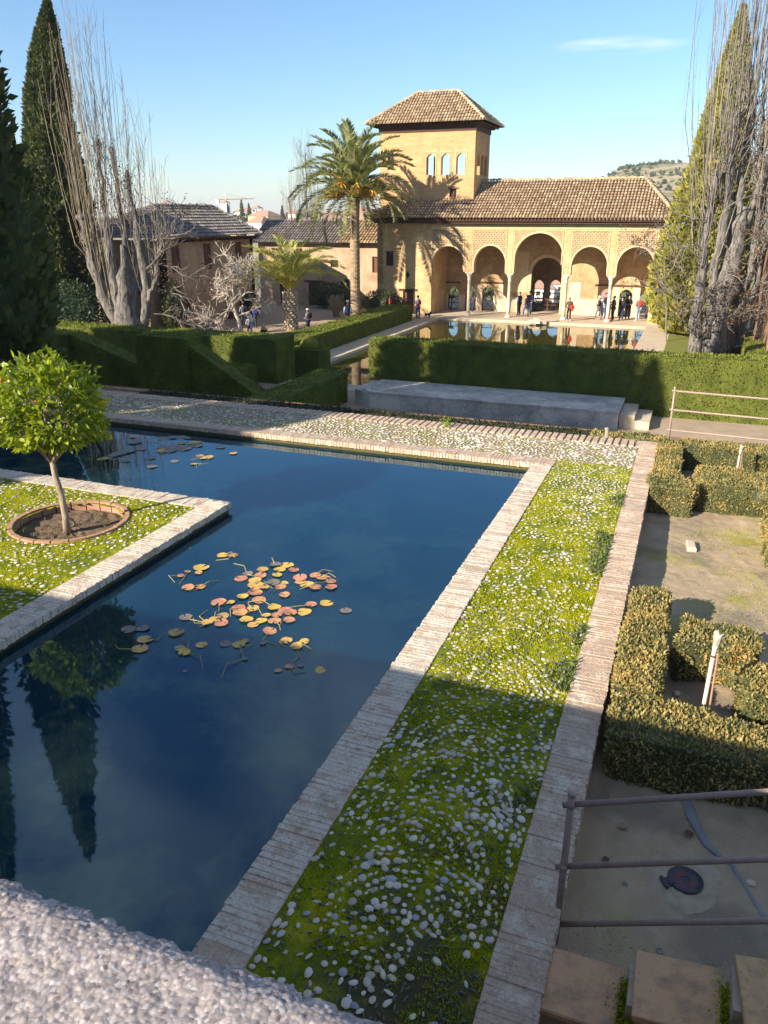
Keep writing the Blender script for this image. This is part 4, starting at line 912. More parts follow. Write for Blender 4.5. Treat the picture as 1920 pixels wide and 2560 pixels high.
for (a, b) in ((-21.03, -20.12), (-19.82, -18.88), (-18.60, -17.67)):     # recessed frames round the tower windows
    f = MB(); f.box((a, TY0 - .03, 6.9), (a + .06, TY0 - .002, 8.68)); f.box((b - .06, TY0 - .03, 6.9), (b, TY0 - .002, 8.68)); f.box((a + .06, TY0 - .03, 8.6), (b - .06, TY0 - .002, 8.68)); f.build('window_frame', M['stucco'], pal)
window_part(pal, 'window', (-19.0, TY0 + .12, 5.12), (1, 0), .58, .84); m = MB(); m.box((-19.1, TY0 - .04, 5.965), (-18.25, TY0 + .1, 6.05)); m.build('lintel', M['wood'], pal)
window_part(pal, 'window', (-24.2, TY0 + .12, 7.4), (1, 0), .53, 1.28)
m = MB(); m.box((TX0 - .06, TY0 - .06, tops), (TX1 + .06, TY1 + .06, 10.42)); m.box((TX0 - .3, TY0 - .3, 10.42), (TX1 + .3, TY1 + .3, 10.5)); m.build('tower_eave', M['wood'], pal)
m = MB(); x = TX0 - .6
while x < TX1 + .6: m.box((x, TY0 - .62, 10.5), (x + .11, TY1 + .62, 10.62)); x += .26
m.build('eave_corbels', M['wood'], pal)
m = MB(); hip_roof(m, TX0 - .85, TY0 - .85, TX1 + .85, TY1 + .85, 10.64, 13.0, -22.45, -19.15, 65.45, .235, .40, .092); m.build('tower_roof', [M['tile'], M['tilebase']], pal)
# information lectern in the portico
t_ = tag(empty('information_lectern', (-19.15, 65.2, FZ)), 'thin dark information stand against the left wall of the portico', 'sign')
m = MB(); m.box((-.04, -.04, 0), (.04, .04, 1.0)); m.box((-.16, -.16, 0), (.16, .16, .03)); m.build('post', M['wood'], t_); m = MB(); m.box((-.25, -.02, -.17), (.25, .02, .17), M=Matrix.Translation((0, -.02, 1.08)) @ Matrix.Rotation(R(-50), 4, 'X')); m.build('board', M['wood'], t_)
# broken stone spout on the far edge of the palace pool
sp_ = tag(empty('stone_spout', (-10.9, 59.75, LZ)), 'heap of pale broken stone spout on the palace pool edge', 'fountain')
for (x, y, z, sx, sy, sz, a) in ((-.35, .1, -.05, .35, .3, .16, .2), (.1, -.15, -.03, .5, .28, .14, -.3), (.5, .1, -.06, .3, .35, .2, .5), (.05, .2, .12, .4, .22, .12, .1), (-.2, -.35, -.16, .3, .25, .12, .6)):
    b = brick_mesh(sx * 1.4, sy * 1.4, sz * 1.4, .05, int(x * 100) + 500); b.materials.append(M['stone']); obj('block', b, sp_, (x, y, z + .08), (rs.normal() * .15, rs.normal() * .15, a))
fb = MB(); fb.lathe([(.2, 0), (.9, .02), (.95, .05), (.85, .055), (.2, .03)], 24); tag(fb.build('fountain_basin', M['pave'], loc=(-10.4, 61.0, LZ + .004)), 'shallow round stone fountain basin in the portico floor', 'fountain')
# ---------------------------------------------------------------- the courtyard houses
ch = tag(empty('courtyard_house'), 'long two storey brick house with grey tiled roof behind the bare poplar', 'house')
HX = -33.4
m = MB(); win = lambda y, z, w=1.1, h=1.5: dict(u0=y, u1=y + w, w0=z, w1=z + h)
# east wall, along y (u = y); direction so that its back is towards -x
wall(m, (HX, 0, 0), (0, 1, 0), 45.3, 57.2, FZ, -.3, .45, [dict(u0=52.6, u1=53.7, w0=FZ, w1=-1.4), dict(u0=47.2, u1=48.1, w0=FZ, w1=-1.5)])
wall(m, (HX, 0, 0), (0, 1, 0), 45.3, 57.2, -.3, 2.45, .45, [win(50.2, .35, 1.0, 1.75), win(54.5, .35, 1.0, 1.75), win(46.3, .35, 1.0, 1.75)])
wall(m, (HX, 57.2, 0), (-1, 0, 0), 0, 7, FZ, 2.45, .45); wall(m, (HX - 7, 45.3, 0), (1, 0, 0), 0, 7, FZ, 2.45, .45)
m.build('wall', M['house'], ch)
for (y, z, h) in ((50.2, .35, 1.75), (54.5, .35, 1.75), (46.3, .35, 1.75)): window_part(ch, 'window', (HX - .12, y, z), (0, 1), 1.0 if z < .4 else .9, h, shutter=True)
def plank_door(parent, c, du, w, h):
    d = empty('door', c, math.atan2(du[1], du[0]), parent); q = MB(); q.box((0, 0, 0), (.1, .1, h)); q.box((w - .1, 0, 0), (w, .1, h)); q.box((.1, 0, h - .1), (w - .1, .1, h)); q.build('frame', M['wood'], d)
    k = max(3, int(w / .2))
    for i in range(k):
        q = MB(); ww = (w - .2) / k; q.box((.1 + i * ww + .006, .03, 0), (.1 + (i + 1) * ww - .006, .07, h - .1)); q.build('plank', M['door'], d)
    return d
plank_door(ch, (HX - .1, 52.6, FZ), (0, 1), 1.1, 2.1); plank_door(ch, (HX - .1, 47.2, FZ), (0, 1), .9, 2.0)
m = MB()
ze, zr, x1, x0, rx = 2.62, 4.62, HX + .6, HX - 7.6, HX - 3.1
up = Vector((rx - x1, 0, zr - ze)); L = up.length; Y0_, Y1_, RA, RB = 44.7, 57.7, 49.2, 56.6
tile_face(m, (x1, Y0_, ze), (0, 1, 0), up, [(0, 0), (Y1_ - Y0_, 0), (RB - Y0_, L), (RA - Y0_, L)], .26, .42, .1)
up = Vector((rx - x0, 0, zr - ze)); L = up.length; tile_face(m, (x0, Y1_, ze), (0, -1, 0), up, [(0, 0), (Y1_ - Y0_, 0), (Y1_ - RA, L), (Y1_ - RB, L)], .26, .42, .1)
up = Vector((0, RA - Y0_, zr - ze)); L = up.length; tile_face(m, (x0, Y0_, ze), (1, 0, 0), up, [(0, 0), (x1 - x0, 0), (rx - x0, L)], .26, .42, .1)
m.add([(x1, Y1_, ze), (x0, Y1_, ze), (rx, RB, zr)], [(0, 1, 2)], 1)
ridge_tiles(m, (rx, RA, zr + .05), (rx, RB, zr + .05)); ridge_tiles(m, (x1, Y1_, ze + .05), (rx, RB, zr + .05)); ridge_tiles(m, (x1, Y0_, ze + .05), (rx, RA, zr + .05)); ridge_tiles(m, (x0, Y0_, ze + .05), (rx, RA, zr + .05))
m.build('roof', [M['tilegrey'], M['tilebase']], ch)
m = MB(); m.box((HX + .003, 44.9, 2.46), (HX + .5, 57.5, 2.56)); y = 45.0
while y < 57.5: m.box((HX + .003, y, 2.3), (HX + .45, y + .1, 2.455)); y += .5
m.build('eave_board', M['wood'], ch)
# low pent roof against the house, left
m = MB(); lt = tag(empty('lean_to'), 'low brick lean-to with small tiled roof at the foot of the house', 'outbuilding')
m.box((HX - 4.5, 44.0, FZ), (HX - .5, 45.2, -.75)); m.build('wall', M['redbrick'], lt); m = MB(); up = Vector((0, 1.5, .45)); tile_face(m, (HX - 4.8, 43.7, -.72), (1, 0, 0), up, [(0, 0), (4.6, 0), (4.6, up.length), (0, up.length)], .26, .42, .1); m.build('roof', [M['tilegrey'], M['tilebase']], lt)
# linking wing between the house and the palace
wg = tag(empty('palace_wing'), 'lower brick wing with grey tile roof linking house and palace', 'house')
m = MB(); WY = 64.3
wall(m, (0, WY, 0), (1, 0, 0), -37, XL - .003, FZ, -1.15, .45, [dict(u0=-35.0, u1=-33.9, w0=FZ, w1=-1.45), dict(u0=-32.1, u1=-31.0, w0=FZ, w1=-1.5), dict(u0=-29.0, u1=-28.2, w0=-2.0, w1=-1.16)])
wall(m, (0, WY, 0), (1, 0, 0), -37, XL - .003, -1.15, 1.75, .45, [dict(u0=-33.3, u1=-32.6, w0=-.1, w1=1.3), dict(u0=-29.9, u1=-29.2, w0=-.2, w1=.4), dict(u0=-26.0, u1=-25.2, w0=-.55, w1=.75)])
m.build('wall', M['house'], wg)
plank_door(wg, (-35.0, WY + .1, FZ), (1, 0), 1.1, 2.05); plank_door(wg, (-32.1, WY + .1, FZ), (1, 0), 1.1, 2.0)
window_part(wg, 'window', (-29.0, WY + .12, -2.0), (1, 0), .8, .84); window_part(wg, 'window', (-33.3, WY + .12, -.1), (1, 0), .7, 1.4); window_part(wg, 'window', (-29.9, WY + .12, -.2), (1, 0), .7, .6); window_part(wg, 'window', (-26.0, WY + .12, -.55), (1, 0), .8, 1.3, shutter=True)
for (a, b, z) in ((-35.3, -33.5, -1.43), (-32.5, -30.6, -1.48)):
    m = MB(); m.box((a, WY - .08, z), (b, WY + .2, z + .13)); m.build('lintel', M['wood'], wg)
m = MB()
up = Vector((0, 3.4, 1.75)); L = up.length
tile_face(m, (-37.5, WY - .7, 1.85), (1, 0, 0), up, [(0, 0), (8.7, 0), (8.7, L), (0, L)], .27, .42, .105)
m.build('roof', [M['tilegrey'], M['tilebase']], wg)
m = MB(); tile_face(m, (-28.78, WY - .78, 1.87), (1, 0, 0), up, [(0, 0), (4.25, 0), (4.25, L), (0, L)], .27, .42, .105); m.build('roof', [M['tile'], M['tilebase']], wg)
m = MB(); m.box((-37.2, WY - .6, 1.755), (XL - .05, WY + .2, 1.83)); m.build('eave_board', M['wood'], wg)
# far left house between the cypresses, and the brick wall at the right edge
fh = tag(empty('gate_house'), 'brick house with tiled roof glimpsed between the two left cypresses', 'house')
m = MB(); m.box((-74, 62, FZ), (-58.5, 68, 3.6)); m.build('wall', M['house'], fh); m = MB(); m.box((-64.4, 61.9, .2), (-63.6, 61.997, 1.9)); m.build('window', M['door'], fh)
m = MB(); up = Vector((0, 4, 2.6)); L = up.length; tile_face(m, (-75, 61.2, 3.6), (1, 0, 0), up, [(0, 0), (17.2, 0), (17.2, L), (0, L)], .3, .42, .11); m.build('roof', [M['tilegrey'], M['tilebase']], fh)
rw = tag(empty('garden_wall'), 'tall reddish brick wall at the right edge behind the big poplar', 'wall')
m = MB(); m.prism([(3.9, 46, FZ), (3.9, 62, FZ), (3.9, 62, 1.9), (3.9, 46, 2.6)], (.9, 0, 0)); m.build('wall', M['redbrick'], rw, fix=True)
m = MB(); m.prism([(3.75, 46, 2.605), (3.75, 62, 1.905), (3.75, 62, 2.02), (3.75, 46, 2.72)], (1.2, 0, 0)); m.build('coping', M['tile'], rw, fix=True)
# stone platform with steps at its right end
st_ = tag(empty('stone_platform'), 'long grey weathered stone platform in front of the big hedge', 'platform')
SX0, SX1, SY0, SY1, SZ = -12.1, -2.1, 29.6, 32.2, -2.85
m = MB(); bz = FZ - .05
m.prism([(SX0 - .9, SY0 + .5, bz), (SX0, SY0, bz), (SX1, SY0, bz), (SX1, SY1, bz), (SX0 - .9, SY1, bz)], (0, 0, SZ - .05 - bz)); m.build('body', M['stage'], st_, fix=True)
m = MB(); m.prism([(SX0 - .5, SY0 + .44, SZ - .05), (SX0, SY0 - .04, SZ - .05), (SX1 + .03, SY0 - .04, SZ - .05), (SX1 + .03, SY1, SZ - .05), (SX0 - .5, SY1, SZ - .05)], (0, 0, .06)); m.build('top_slab', M['stage'], st_, fix=True)
for i in range(2):
    b = MB(); b.box((SX1 + .031 + i * .55, SY0 + .35, bz), (SX1 + .028 + (i + 1) * .55, SY1 - .2, SZ - .16 - .2 * i)); b.build('step', M['pave'], st_)
# ---------------------------------------------------------------- vegetation
M['hedge'] = foliage('clipped_hedge', [(0.0, (0.055, 0.072, 0.014)), (0.5, (0.14, 0.16, 0.026)), (1.0, (0.26, 0.26, 0.042))], (1.1, 1.2, 0.4), 0.2, 0.7, 0.15)
def cypress(name, loc, h, r, n, label, mat='cypress', lean=0.0, seed=1, group=None, size=0.34, prof=None, trunk=True):
    rs_ = np.random.RandomState(seed)
    o = tag(empty(name, loc), label, 'tree', group)
    if trunk:
        m = MB(); m.tube([(0, 0, 0), (0.02, 0, h * .3), (lean * .7, 0, h * .7)], [r * .16, r * .12, .04], 8); m.build('trunk', M['cypbark'], o)
    prof = prof or (lambda t: np.minimum(1, (t + .06) / .16) * (1 - t ** 1.6) ** 0.85 * (1 - .15 * t))
    t = rs_.uniform(0.015, 1, n) ** 1.1; a = rs_.uniform(0, 2 * math.pi, n)
    P0 = np.stack([np.cos(a) * 2.2, np.sin(a) * 2.2, t * h * .55], 1)
    lump = fbm(P0, 0.9, 3, seed) - .5
    rad = r * prof(t) * (1 + .75 * lump) ; depth = 1 - .22 * rs_.uniform(size=n) ** 2
    C = np.stack([np.cos(a) * rad * depth + lean * t ** 2, np.sin(a) * rad * depth, t * h], 1)
    D = np.stack([np.cos(a), np.sin(a), np.full(n, 1.25)], 1) + rs_.normal(size=(n, 3)) * .55; D /= np.linalg.norm(D, axis=1)[:, None]
    s = size * rs_.uniform(.6, 1.5, n) * (0.55 + .45 * (1 - t)); V, F = leaf_quads(C, D, s, s * .5)
    rv = np.clip(rs_.uniform(size=n) * .75 + lump * 1.1 + .1, 0, 1)
    fo = obj('crown', mesh_np('crown', V, F, M[mat], rnd=np.repeat(rv, 4)), o)
    # dense inner body
    tt = np.linspace(0.01, .985, 46); na = 28; V = []; F = []
    for i, q in enumerate(tt):
        for j in range(na):
            a_ = 2 * math.pi * j / na; lm = float(fbm(np.array([[math.cos(a_) * 2.2, math.sin(a_) * 2.2, q * h * .55]]), .9, 3, seed)[0]) - .5
            rr = float(r * prof(np.array([q]))[0]) * (1 + .75 * lm) * .84; V.append((math.cos(a_) * rr + lean * q * q, math.sin(a_) * rr, q * h))
    for i in range(len(tt) - 1):
        for j in range(na): F.append((i * na + j, i * na + (j + 1) % na, (i + 1) * na + (j + 1) % na, (i + 1) * na + j))
    obj('inner_foliage', mesh_np('inner_foliage', V, F, M[mat], rnd=np.full(len(V), .12)), fo)
    return o
GC = 'cypresses on the left'
cypress('cypress_tree', (-38.6, 41.4, LZ), 18.9, 2.3, 36000, 'tall tapering cypress behind the bare poplar on the left', lean=1.9, seed=3, size=.32,
        prof=lambda t: np.interp(t, [0, .1, .25, .42, .52, .65, .8, .92, 1.0], [.75, .95, 1.05, 1.0, .78, .62, .44, .26, .03]))
cypress('cypress_tree', (-51.6, 45.0, LZ), 27.0, 3.9, 70000, 'dark broad cypress cut by the left edge of the picture', seed=4, size=.18)
cypress('cypress_tree', (0.45, 57.5, LZ), 19.0, 3.0, 26000, 'sunlit yellow green cypress behind the big bare poplar on the right', 'cypressbright', seed=5, size=.4,
        prof=lambda t: np.minimum(1, (t + .2) / .3) * (1 - t ** 1.5) ** .95)
# the row beyond the left edge, seen only mirrored in the pool and by its shade
ROW = [(-18.35, 16.95, -.5, 18.4, 1.6), (-20.1, 14.9, -.5, 18.6, 1.65), (-23.3, 20.4, LZ, 16.4, 2.5), (-20.9, 18.2, LZ, 13.0, 1.9), (-18.6, 12.6, -.4, 17.5, 2.2), (-17.6, 10.0, -.4, 17.5, 2.3), (-18.0, 6.4, -.4, 13.5, 2.2), (-16.7, 2.0, -.4, 11.2, 2.25), (-27.0, 14.0, -.4, 12.5, 2.3), (-30.2, 15.0, -.4, 12.0, 2.3), (-33.6, 16.0, -.4, 12.0, 2.3), (-37.0, 17.0, -.4, 12.0, 2.3)]
for i, (x, y, z, h, r) in enumerate(ROW):
    cypress('cypress_tree', (x, y, z), h, r, 6500, 'dark cypress in the row standing just beyond the left edge, mirrored in the pool', seed=20 + i, group='cypress row beyond the left edge', size=.36)
# ---- clipped hedges
def hedge(name, label, blocks, dens=260, leaf=0.075, mat='hedge', amp=0.05, cell=0.3, cat='hedge', group=None, z0=LZ - .05, nsc=1.1):
    """blocks: (x0,y0,x1,y1,z_bottom,z_top_at_x0,z_top_at_x1)"""
    Vs = []; Fs = []; base = 0; LV = []; ctr = np.mean([[(b[0] + b[2]) / 2, (b[1] + b[3]) / 2] for b in blocks], axis=0)
    o = tag(empty(name, (ctr[0], ctr[1], blocks[0][4])), label, cat, group)
    C_, N_ = [], []
    for (x0, y0, x1, y1, zb, za, zc) in blocks:
        def P(u, v, w): return np.stack([x0 + (x1 - x0) * u, y0 + (y1 - y0) * v, zb + (za + (zc - za) * u - zb) * w], -1)
        hh = max(za, zc) - zb
        faces = [(lambda a, b: P(a, b * 0 + 0.0, b), (x1 - x0), hh, (0, -1, 0)), (lambda a, b: P(a, b * 0 + 1.0, b), (x1 - x0), hh, (0, 1, 0)),
                 (lambda a, b: P(a * 0 + 0.0, a, b), (y1 - y0), hh, (-1, 0, 0)), (lambda a, b: P(a * 0 + 1.0, a, b), (y1 - y0), hh, (1, 0, 0)), (lambda a, b: P(a, b, b * 0 + 1.0), (x1 - x0), (y1 - y0), (0, 0, 1))]
        for (fn, lu, lv, nrm) in faces:
            nu = max(2, int(lu / cell) + 1); nv = max(2, int(lv / cell) + 1); U, W = np.meshgrid(np.linspace(0, 1, nu), np.linspace(0, 1, nv)); Q = fn(U.ravel(), W.ravel())
            cen = np.array([(x0 + x1) / 2, (y0 + y1) / 2, (zb + max(za, zc)) / 2])
            D = (fbm(Q, nsc, 3, 61)[:, None] - .5) * amp * 2; dirv = Q - cen; dirv = dirv / (np.abs(dirv).max(axis=1)[:, None] + 1e-6)
            Q2 = Q - dirv * leaf * .35 + dirv * D
            i = (np.arange(nu - 1)[None, :] + (np.arange(nv - 1) * nu)[:, None]).ravel(); Fq = np.stack([i, i + 1, i + nu + 1, i + nu], 1)
            Vs.append(Q2); Fs.append(Fq + base); base += len(Q2)
            k = int(lu * lv * dens) + 4; Q = fn(rs.uniform(size=k), rs.uniform(size=k)); D = (fbm(Q, nsc, 3, 61)[:, None] - .5) * amp * 2; dirv = Q - cen; dirv = dirv / (np.abs(dirv).max(axis=1)[:, None] + 1e-6)
            C_.append(Q - dirv * leaf * .35 + dirv * D + rs.normal(size=Q.shape) * leaf * .2); N_.append(np.tile(np.array(nrm, dtype=float), (k, 1)))
    oc = np.array([ctr[0], ctr[1], blocks[0][4]])
    body = obj('body', mesh_np('body', np.concatenate(Vs) - oc, np.concatenate(Fs), M[mat], True, rnd=np.full(base, .22 if nsc < 2 else -.35)), o)
    C = np.concatenate(C_) - oc; N = np.concatenate(N_); k = len(C); D = N * .8 + rs.normal(size=(k, 3)) * .75 + np.array([0, 0, .25]); D /= np.linalg.norm(D, axis=1)[:, None]
    s = leaf * rs.uniform(.6, 1.4, k); V, F = leaf_quads(C, D, s, s * .5); lum = np.clip(rs.uniform(size=k) * .7 + (fbm(C, 1.7 * nsc / 1.1, 3, 71) - .5) * 1.2 + .15, 0, 1)
    tag(obj('leaves', mesh_np('leaves', V, F, M[mat], rnd=np.repeat(lum, 4)), body), kind='stuff')
    return o
zb = LZ - .05
hedge('tall_hedge', 'long high clipped hedge across the middle behind the stone platform', [(-13.3, 32.35, 9.0, 33.55, zb, -1.15, -1.1)], 240, .085)
hedge('long_hedge', 'low clipped hedge with sunlit flat top running back to the palace', [(-21.9, 36.4, -20.0, 57.6, zb, -2.42, -2.42)], 170, .085)
hedge('back_hedge', 'long dark clipped hedge in front of the courtyard and poplar', [(-60, 32.4, -17.95, 34.2, zb, -1.42, -1.42)], 170, .085)
hedge('stepped_hedge', 'clipped hedge with sloping top nearest the left edge', [(-29.4, 28.4, -26.6, 29.6, zb, -1.06, -1.08), (-26.6, 28.55, -21.4, 29.5, zb, -1.08, -2.75)], 240, .075)
hedge('stepped_hedge', 'clipped hedge with sloping top beside the low front hedge', [(-21.9, 27.2, -19.25, 28.3, zb, -.68, -.72), (-19.25, 27.32, -15.6, 28.2, zb, -1.02, -3.2)], 260, .075)
hedge('low_hedge', 'low dark clipped hedge at the foot of the terrace, left of the platform', [(-14.85, 23.8, -13.45, 30.4, zb, -2.22, -2.22)], 260, .07)
hedge('small_hedge', 'small clipped hedge block with lit top between sloping hedge and topiary', [(-20.4, 30.4, -18.75, 31.9, zb, -2.5, -2.5)], 260, .07)
tp = hedge('topiary_block', 'square clipped topiary block crowned with a small dome', [(-18.75, 35.0, -17.0, 36.3, zb, -2.25, -2.25)], 260, .07, cat='topiary')
m = MB(); m.lathe([(.46, 0), (.47, .15), (.43, .33), (.3, .5), (.12, .58)], 20); dm_ = m.build('dome', M['hedge'], tp, True, loc=(0, 0, 1.28))
k = 700; U = rand_unit(k); U[:, 2] = np.abs(U[:, 2]); V, F = leaf_quads(U * np.array([.46, .46, .58]), (lambda q: q / np.linalg.norm(q, axis=1)[:, None])(U + rs.normal(size=(k, 3)) * .7), .07, .035); tag(obj('leaves', mesh_np('leaves', V, F, M['hedge'], rnd=np.repeat(rs.uniform(size=k), 4)), dm_), kind='stuff')
hedge('low_hedge', 'low clipped hedge block at the left foot of the domed topiary', [(-19.75, 34.6, -18.8, 36.0, zb, -2.65, -2.65)], 220, .07)
hedge('lawn_hedge', 'small rounded clipped hedge by the brick wall at the right edge', [(2.9, 44.0, 3.85, 49.5, LZ + .02, -2.6, -2.6)], 200, .08, amp=.1)
# box edging of the near garden
def boxh(label, blocks, dens=1900, mat='box', name='box_hedge', leaf=.036):
    return hedge(name, label, blocks, dens * 2.3, leaf, mat, 0.11, 0.08, group=None, nsc=3.2)
g0 = GZ - .02
boxh('golden box hedge running along the path edge, nearest stretch', [(-.22, 6.15, .16, 8.35, g0, .10, .12)])
boxh('box hedge across the bed, half in shade, in front of the white stake', [(-.2, 5.5, 2.6, 6.13, g0, .1, .12)])
boxh('rounded box hedge just behind the white stake', [(.30, 7.2, 1.02, 7.85, g0, .12, .12)])
boxh('box hedge right of the white stake, cut by the right edge', [(.86, 6.55, 2.4, 7.12, g0, .1, .12)])
boxh('box hedge along the path edge, farther stretch', [(-.26, 12.72, .12, 14.9, g0, .12, .12)], 1700)
boxh('box hedge closing the far bed toward the viewer, beside the path', [(-.26, 11.95, .36, 12.7, g0, .12, .12)], 1700)
boxh('wide box hedge of the far bed, cut by the right edge', [(.42, 12.3, 3.2, 13.3, g0, .14, .14)], 1500)
boxh('box hedge at the back of the far bed below the railing', [(.15, 14.5, 3.4, 15.15, g0, .1, .1)], 1500)
boxh('box bush at the right edge of the bare bed', [(1.32, 10.5, 2.4, 11.5, g0, .12, .12)], 1500)
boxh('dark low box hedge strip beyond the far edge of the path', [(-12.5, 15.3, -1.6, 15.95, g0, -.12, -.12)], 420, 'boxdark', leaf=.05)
boxh('short lit end of low box hedge beside the railing post', [(-1.55, 15.3, -.15, 15.95, g0, -.08, -.08)], 700, 'box', leaf=.045)  # end of the same strip, its sunlight put into brighter leaf colour
# twiggy stems at the foot of the shaded box hedge
m = MB()
for i in range(60):
    x = rs.uniform(.1, 2.2); y = 5.52 - rs.uniform(0, .04); m.tube([(x, y + .05, GZ - .02), (x + rs.normal() * .03, y, GZ + .14), (x + rs.normal() * .06, y + .06, GZ + .3)], [.008, .007, .005], 4)
tag(m.build('hedge_stems', M['orangebark']), 'bare pale stems at the foot of the shaded box hedge', 'stems', kind='stuff')
# ---- orange tree
ot = tag(empty('orange_tree', (-7.70, 7.70, -.12)), 'small round headed orange tree on the island in the pool', 'tree')
m = MB(); m.tube([(0, 0, -.02), (.012, .0, .25), (-.02, .02, .55), (-.085, .03, .82), (-.10, .03, 1.05)], [.055, .045, .042, .04, .036], 10)
m.build('trunk', M['orangebark'], ot, True)
m = MB(); CC = np.array([-.02, .02, 1.72])
for i in range(26):
    d = rand_unit(1)[0]; d[2] = abs(d[2]) * .9 - .05; e = CC + d * np.array([.72, .72, .62]); mid = np.array([-.09, .03, 1.05]) * .45 + e * .55 + rs.normal(size=3) * .06; m.tube([(-.10, .03, 1.0), tuple(mid), tuple(e)], [.022, .012, .004], 5)
cr_ = m.build('branches', M['orangebark'], ot)
nl = 4300; d = rand_unit(nl); rad = rs.uniform(.55, 1.0, nl) ** .45; lum_ = 1 + .38 * (fbm(d * 2.4, 1.3, 3, 5) - .5) * 2
flat = np.where(d[:, 2] < -.55, -.55, d[:, 2]); C = CC + np.column_stack([d[:, 0] * .71, d[:, 1] * .71, flat * .65]) * (rad * lum_)[:, None]
D = d * .75 + rs.normal(size=(nl, 3)) * .55 + np.array([0, 0, -.05]); D /= np.linalg.norm(D, axis=1)[:, None]
L = rs.uniform(.08, .135, nl)
def leaf_mesh(n=5):
    V = [(0, 0, 0), (.25, .20, .03), (.6, .19, .03), (1, 0, -.08), (.6, -.19, .03), (.25, -.20, .03), (.3, 0, 0), (.65, 0, -.02)]
    return V, [(0, 6, 1), (6, 7, 2, 1), (7, 3, 2), (0, 5, 6), (6, 5, 4, 7), (7, 4, 3)]
LV, LF = leaf_mesh()
LMS = [mesh_np('leaf', LV, LF, M['orangeleaf'], True, rnd=np.full(8, v)) for v in (.15, .35, .55, .75, .95)]
view = np.array([.63, -.66, .15]); front = (d @ view) + rad; order = np.argsort(-front); A = rand_unit(nl)
VV = []; FF = []; RR_ = []; base = 0; LVn = np.array(LV)
for q, i in enumerate(order):
    s = np.cross(D[i], A[i]); s /= np.linalg.norm(s) + 1e-9; w_ = np.cross(D[i], s)
    if w_[2] < 0: w_ = -w_; s = -s
    if q < 300:
        Mx = Matrix(((D[i][0], s[0], w_[0]), (D[i][1], s[1], w_[1]), (D[i][2], s[2], w_[2]))); obj('leaf', LMS[rs.randint(5)], ot, tuple(C[i]), Mx.to_euler(), (L[i], L[i], L[i]))
    else:
        VV.append(C[i] + (LVn[:, :1] * D[i] + LVn[:, 1:2] * s + LVn[:, 2:] * w_) * L[i]); FF.extend([tuple(a + base for a in f) for f in LF]); base += 8; RR_.append(np.full(8, rs.uniform()))
tag(obj('foliage', mesh_np('foliage', np.concatenate(VV), FF, M['orangeleaf'], True, rnd=np.concatenate(RR_)), ot), kind='stuff')
ob = bmesh.new(); bmesh.ops.create_uvsphere(ob, u_segments=12, v_segments=8, radius=.038); om = bpy.data.meshes.new('orange'); ob.to_mesh(om); ob.free(); om.materials.append(M['orange']); om.polygons.foreach_set('use_smooth', np.ones(len(om.polygons), dtype=bool))
for (x, y, z) in ((-.30, -.40, 2.18), (.30, -.44, 1.98), (-.40, -.5, 1.72)): obj('orange', om, ot, (x, y, z))
# ---- palms
def frond(L, droop, n_leaf, lw, ll, seed, rise=0.0):
    """frond along +x in its own frame, curving down; returns verts, quads, rnd and rachis polyline"""
    r_ = np.random.RandomState(seed); N = 14; pts = []; p = np.array([0., 0., 0.]); a = rise
    for i in range(N + 1):
        pts.append(p.copy()); a -= droop / N * (0.4 + 1.2 * i / N); p = p + np.array([math.cos(a), 0, math.sin(a)]) * L / N
    pts = np.array(pts); C = []; D = []; S = []
    for i in range(n_leaf):
        t = .12 + .88 * i / (n_leaf - 1); f = t * N; k = min(int(f), N - 1); q = pts[k] + (pts[k + 1] - pts[k]) * (f - k); tg = pts[k + 1] - pts[k]; tg /= np.linalg.norm(tg); up = np.array([-tg[2], 0, tg[0]])
        for s in (-1, 1):
            dd = tg * .75 + np.array([0, s * .85, 0]) + up * (.42 + r_.normal() * .12) + r_.normal(size=3) * .06; C.append(q); D.append(dd / np.linalg.norm(dd)); S.append(ll * (.5 + .75 * math.sin(math.pi * min(1, t * .88 + .08))) * r_.uniform(.85, 1.1))
    C = np.array(C); D = np.array(D); S = np.array(S); V, F = leaf_quads(C, D, S, lw, up=np.tile([0, 0, 1.], (len(C), 1)) + r_.normal(size=(len(C), 3)) * .3)
    return V, F, pts
def palm(name, loc, label, h, r0, r1, mat, fronds, rach, trunkfn, lean=(0, 0)):
    o = tag(empty(name, loc), label, 'palm'); trunkfn(o)
    protos = []
    for k in range(6):
        V, F, pts = frond(*fronds['shape'](k)); mb = MB(); mb.tube([tuple(p) for p in pts], list(np.linspace(fronds['rr'], .008, len(pts))), 4, mi=1)
        nv = len(V); allV = np.concatenate([V, np.array(mb.v)]); allF = [tuple(f) for f in F] + [tuple(i + nv for i in f) for f in mb.f]
        protos.append(mesh_np('frond', allV, allF, [M[mat], M[rach]], False, [0] * len(F) + [1] * len(mb.f), rnd=np.concatenate([np.repeat(rs.uniform(size=len(F)), 4), np.zeros(len(mb.v))])))
    for (az, el, k, s) in fronds['list']:
        obj('frond', protos[k], o, (lean[0], lean[1], h), Matrix.Rotation(az, 3, 'Z').to_4x4().to_3x3().to_euler() if 0 else (0, -el, az), (s, s, s))
    return o
BPZ = 5.6 - LZ + .05
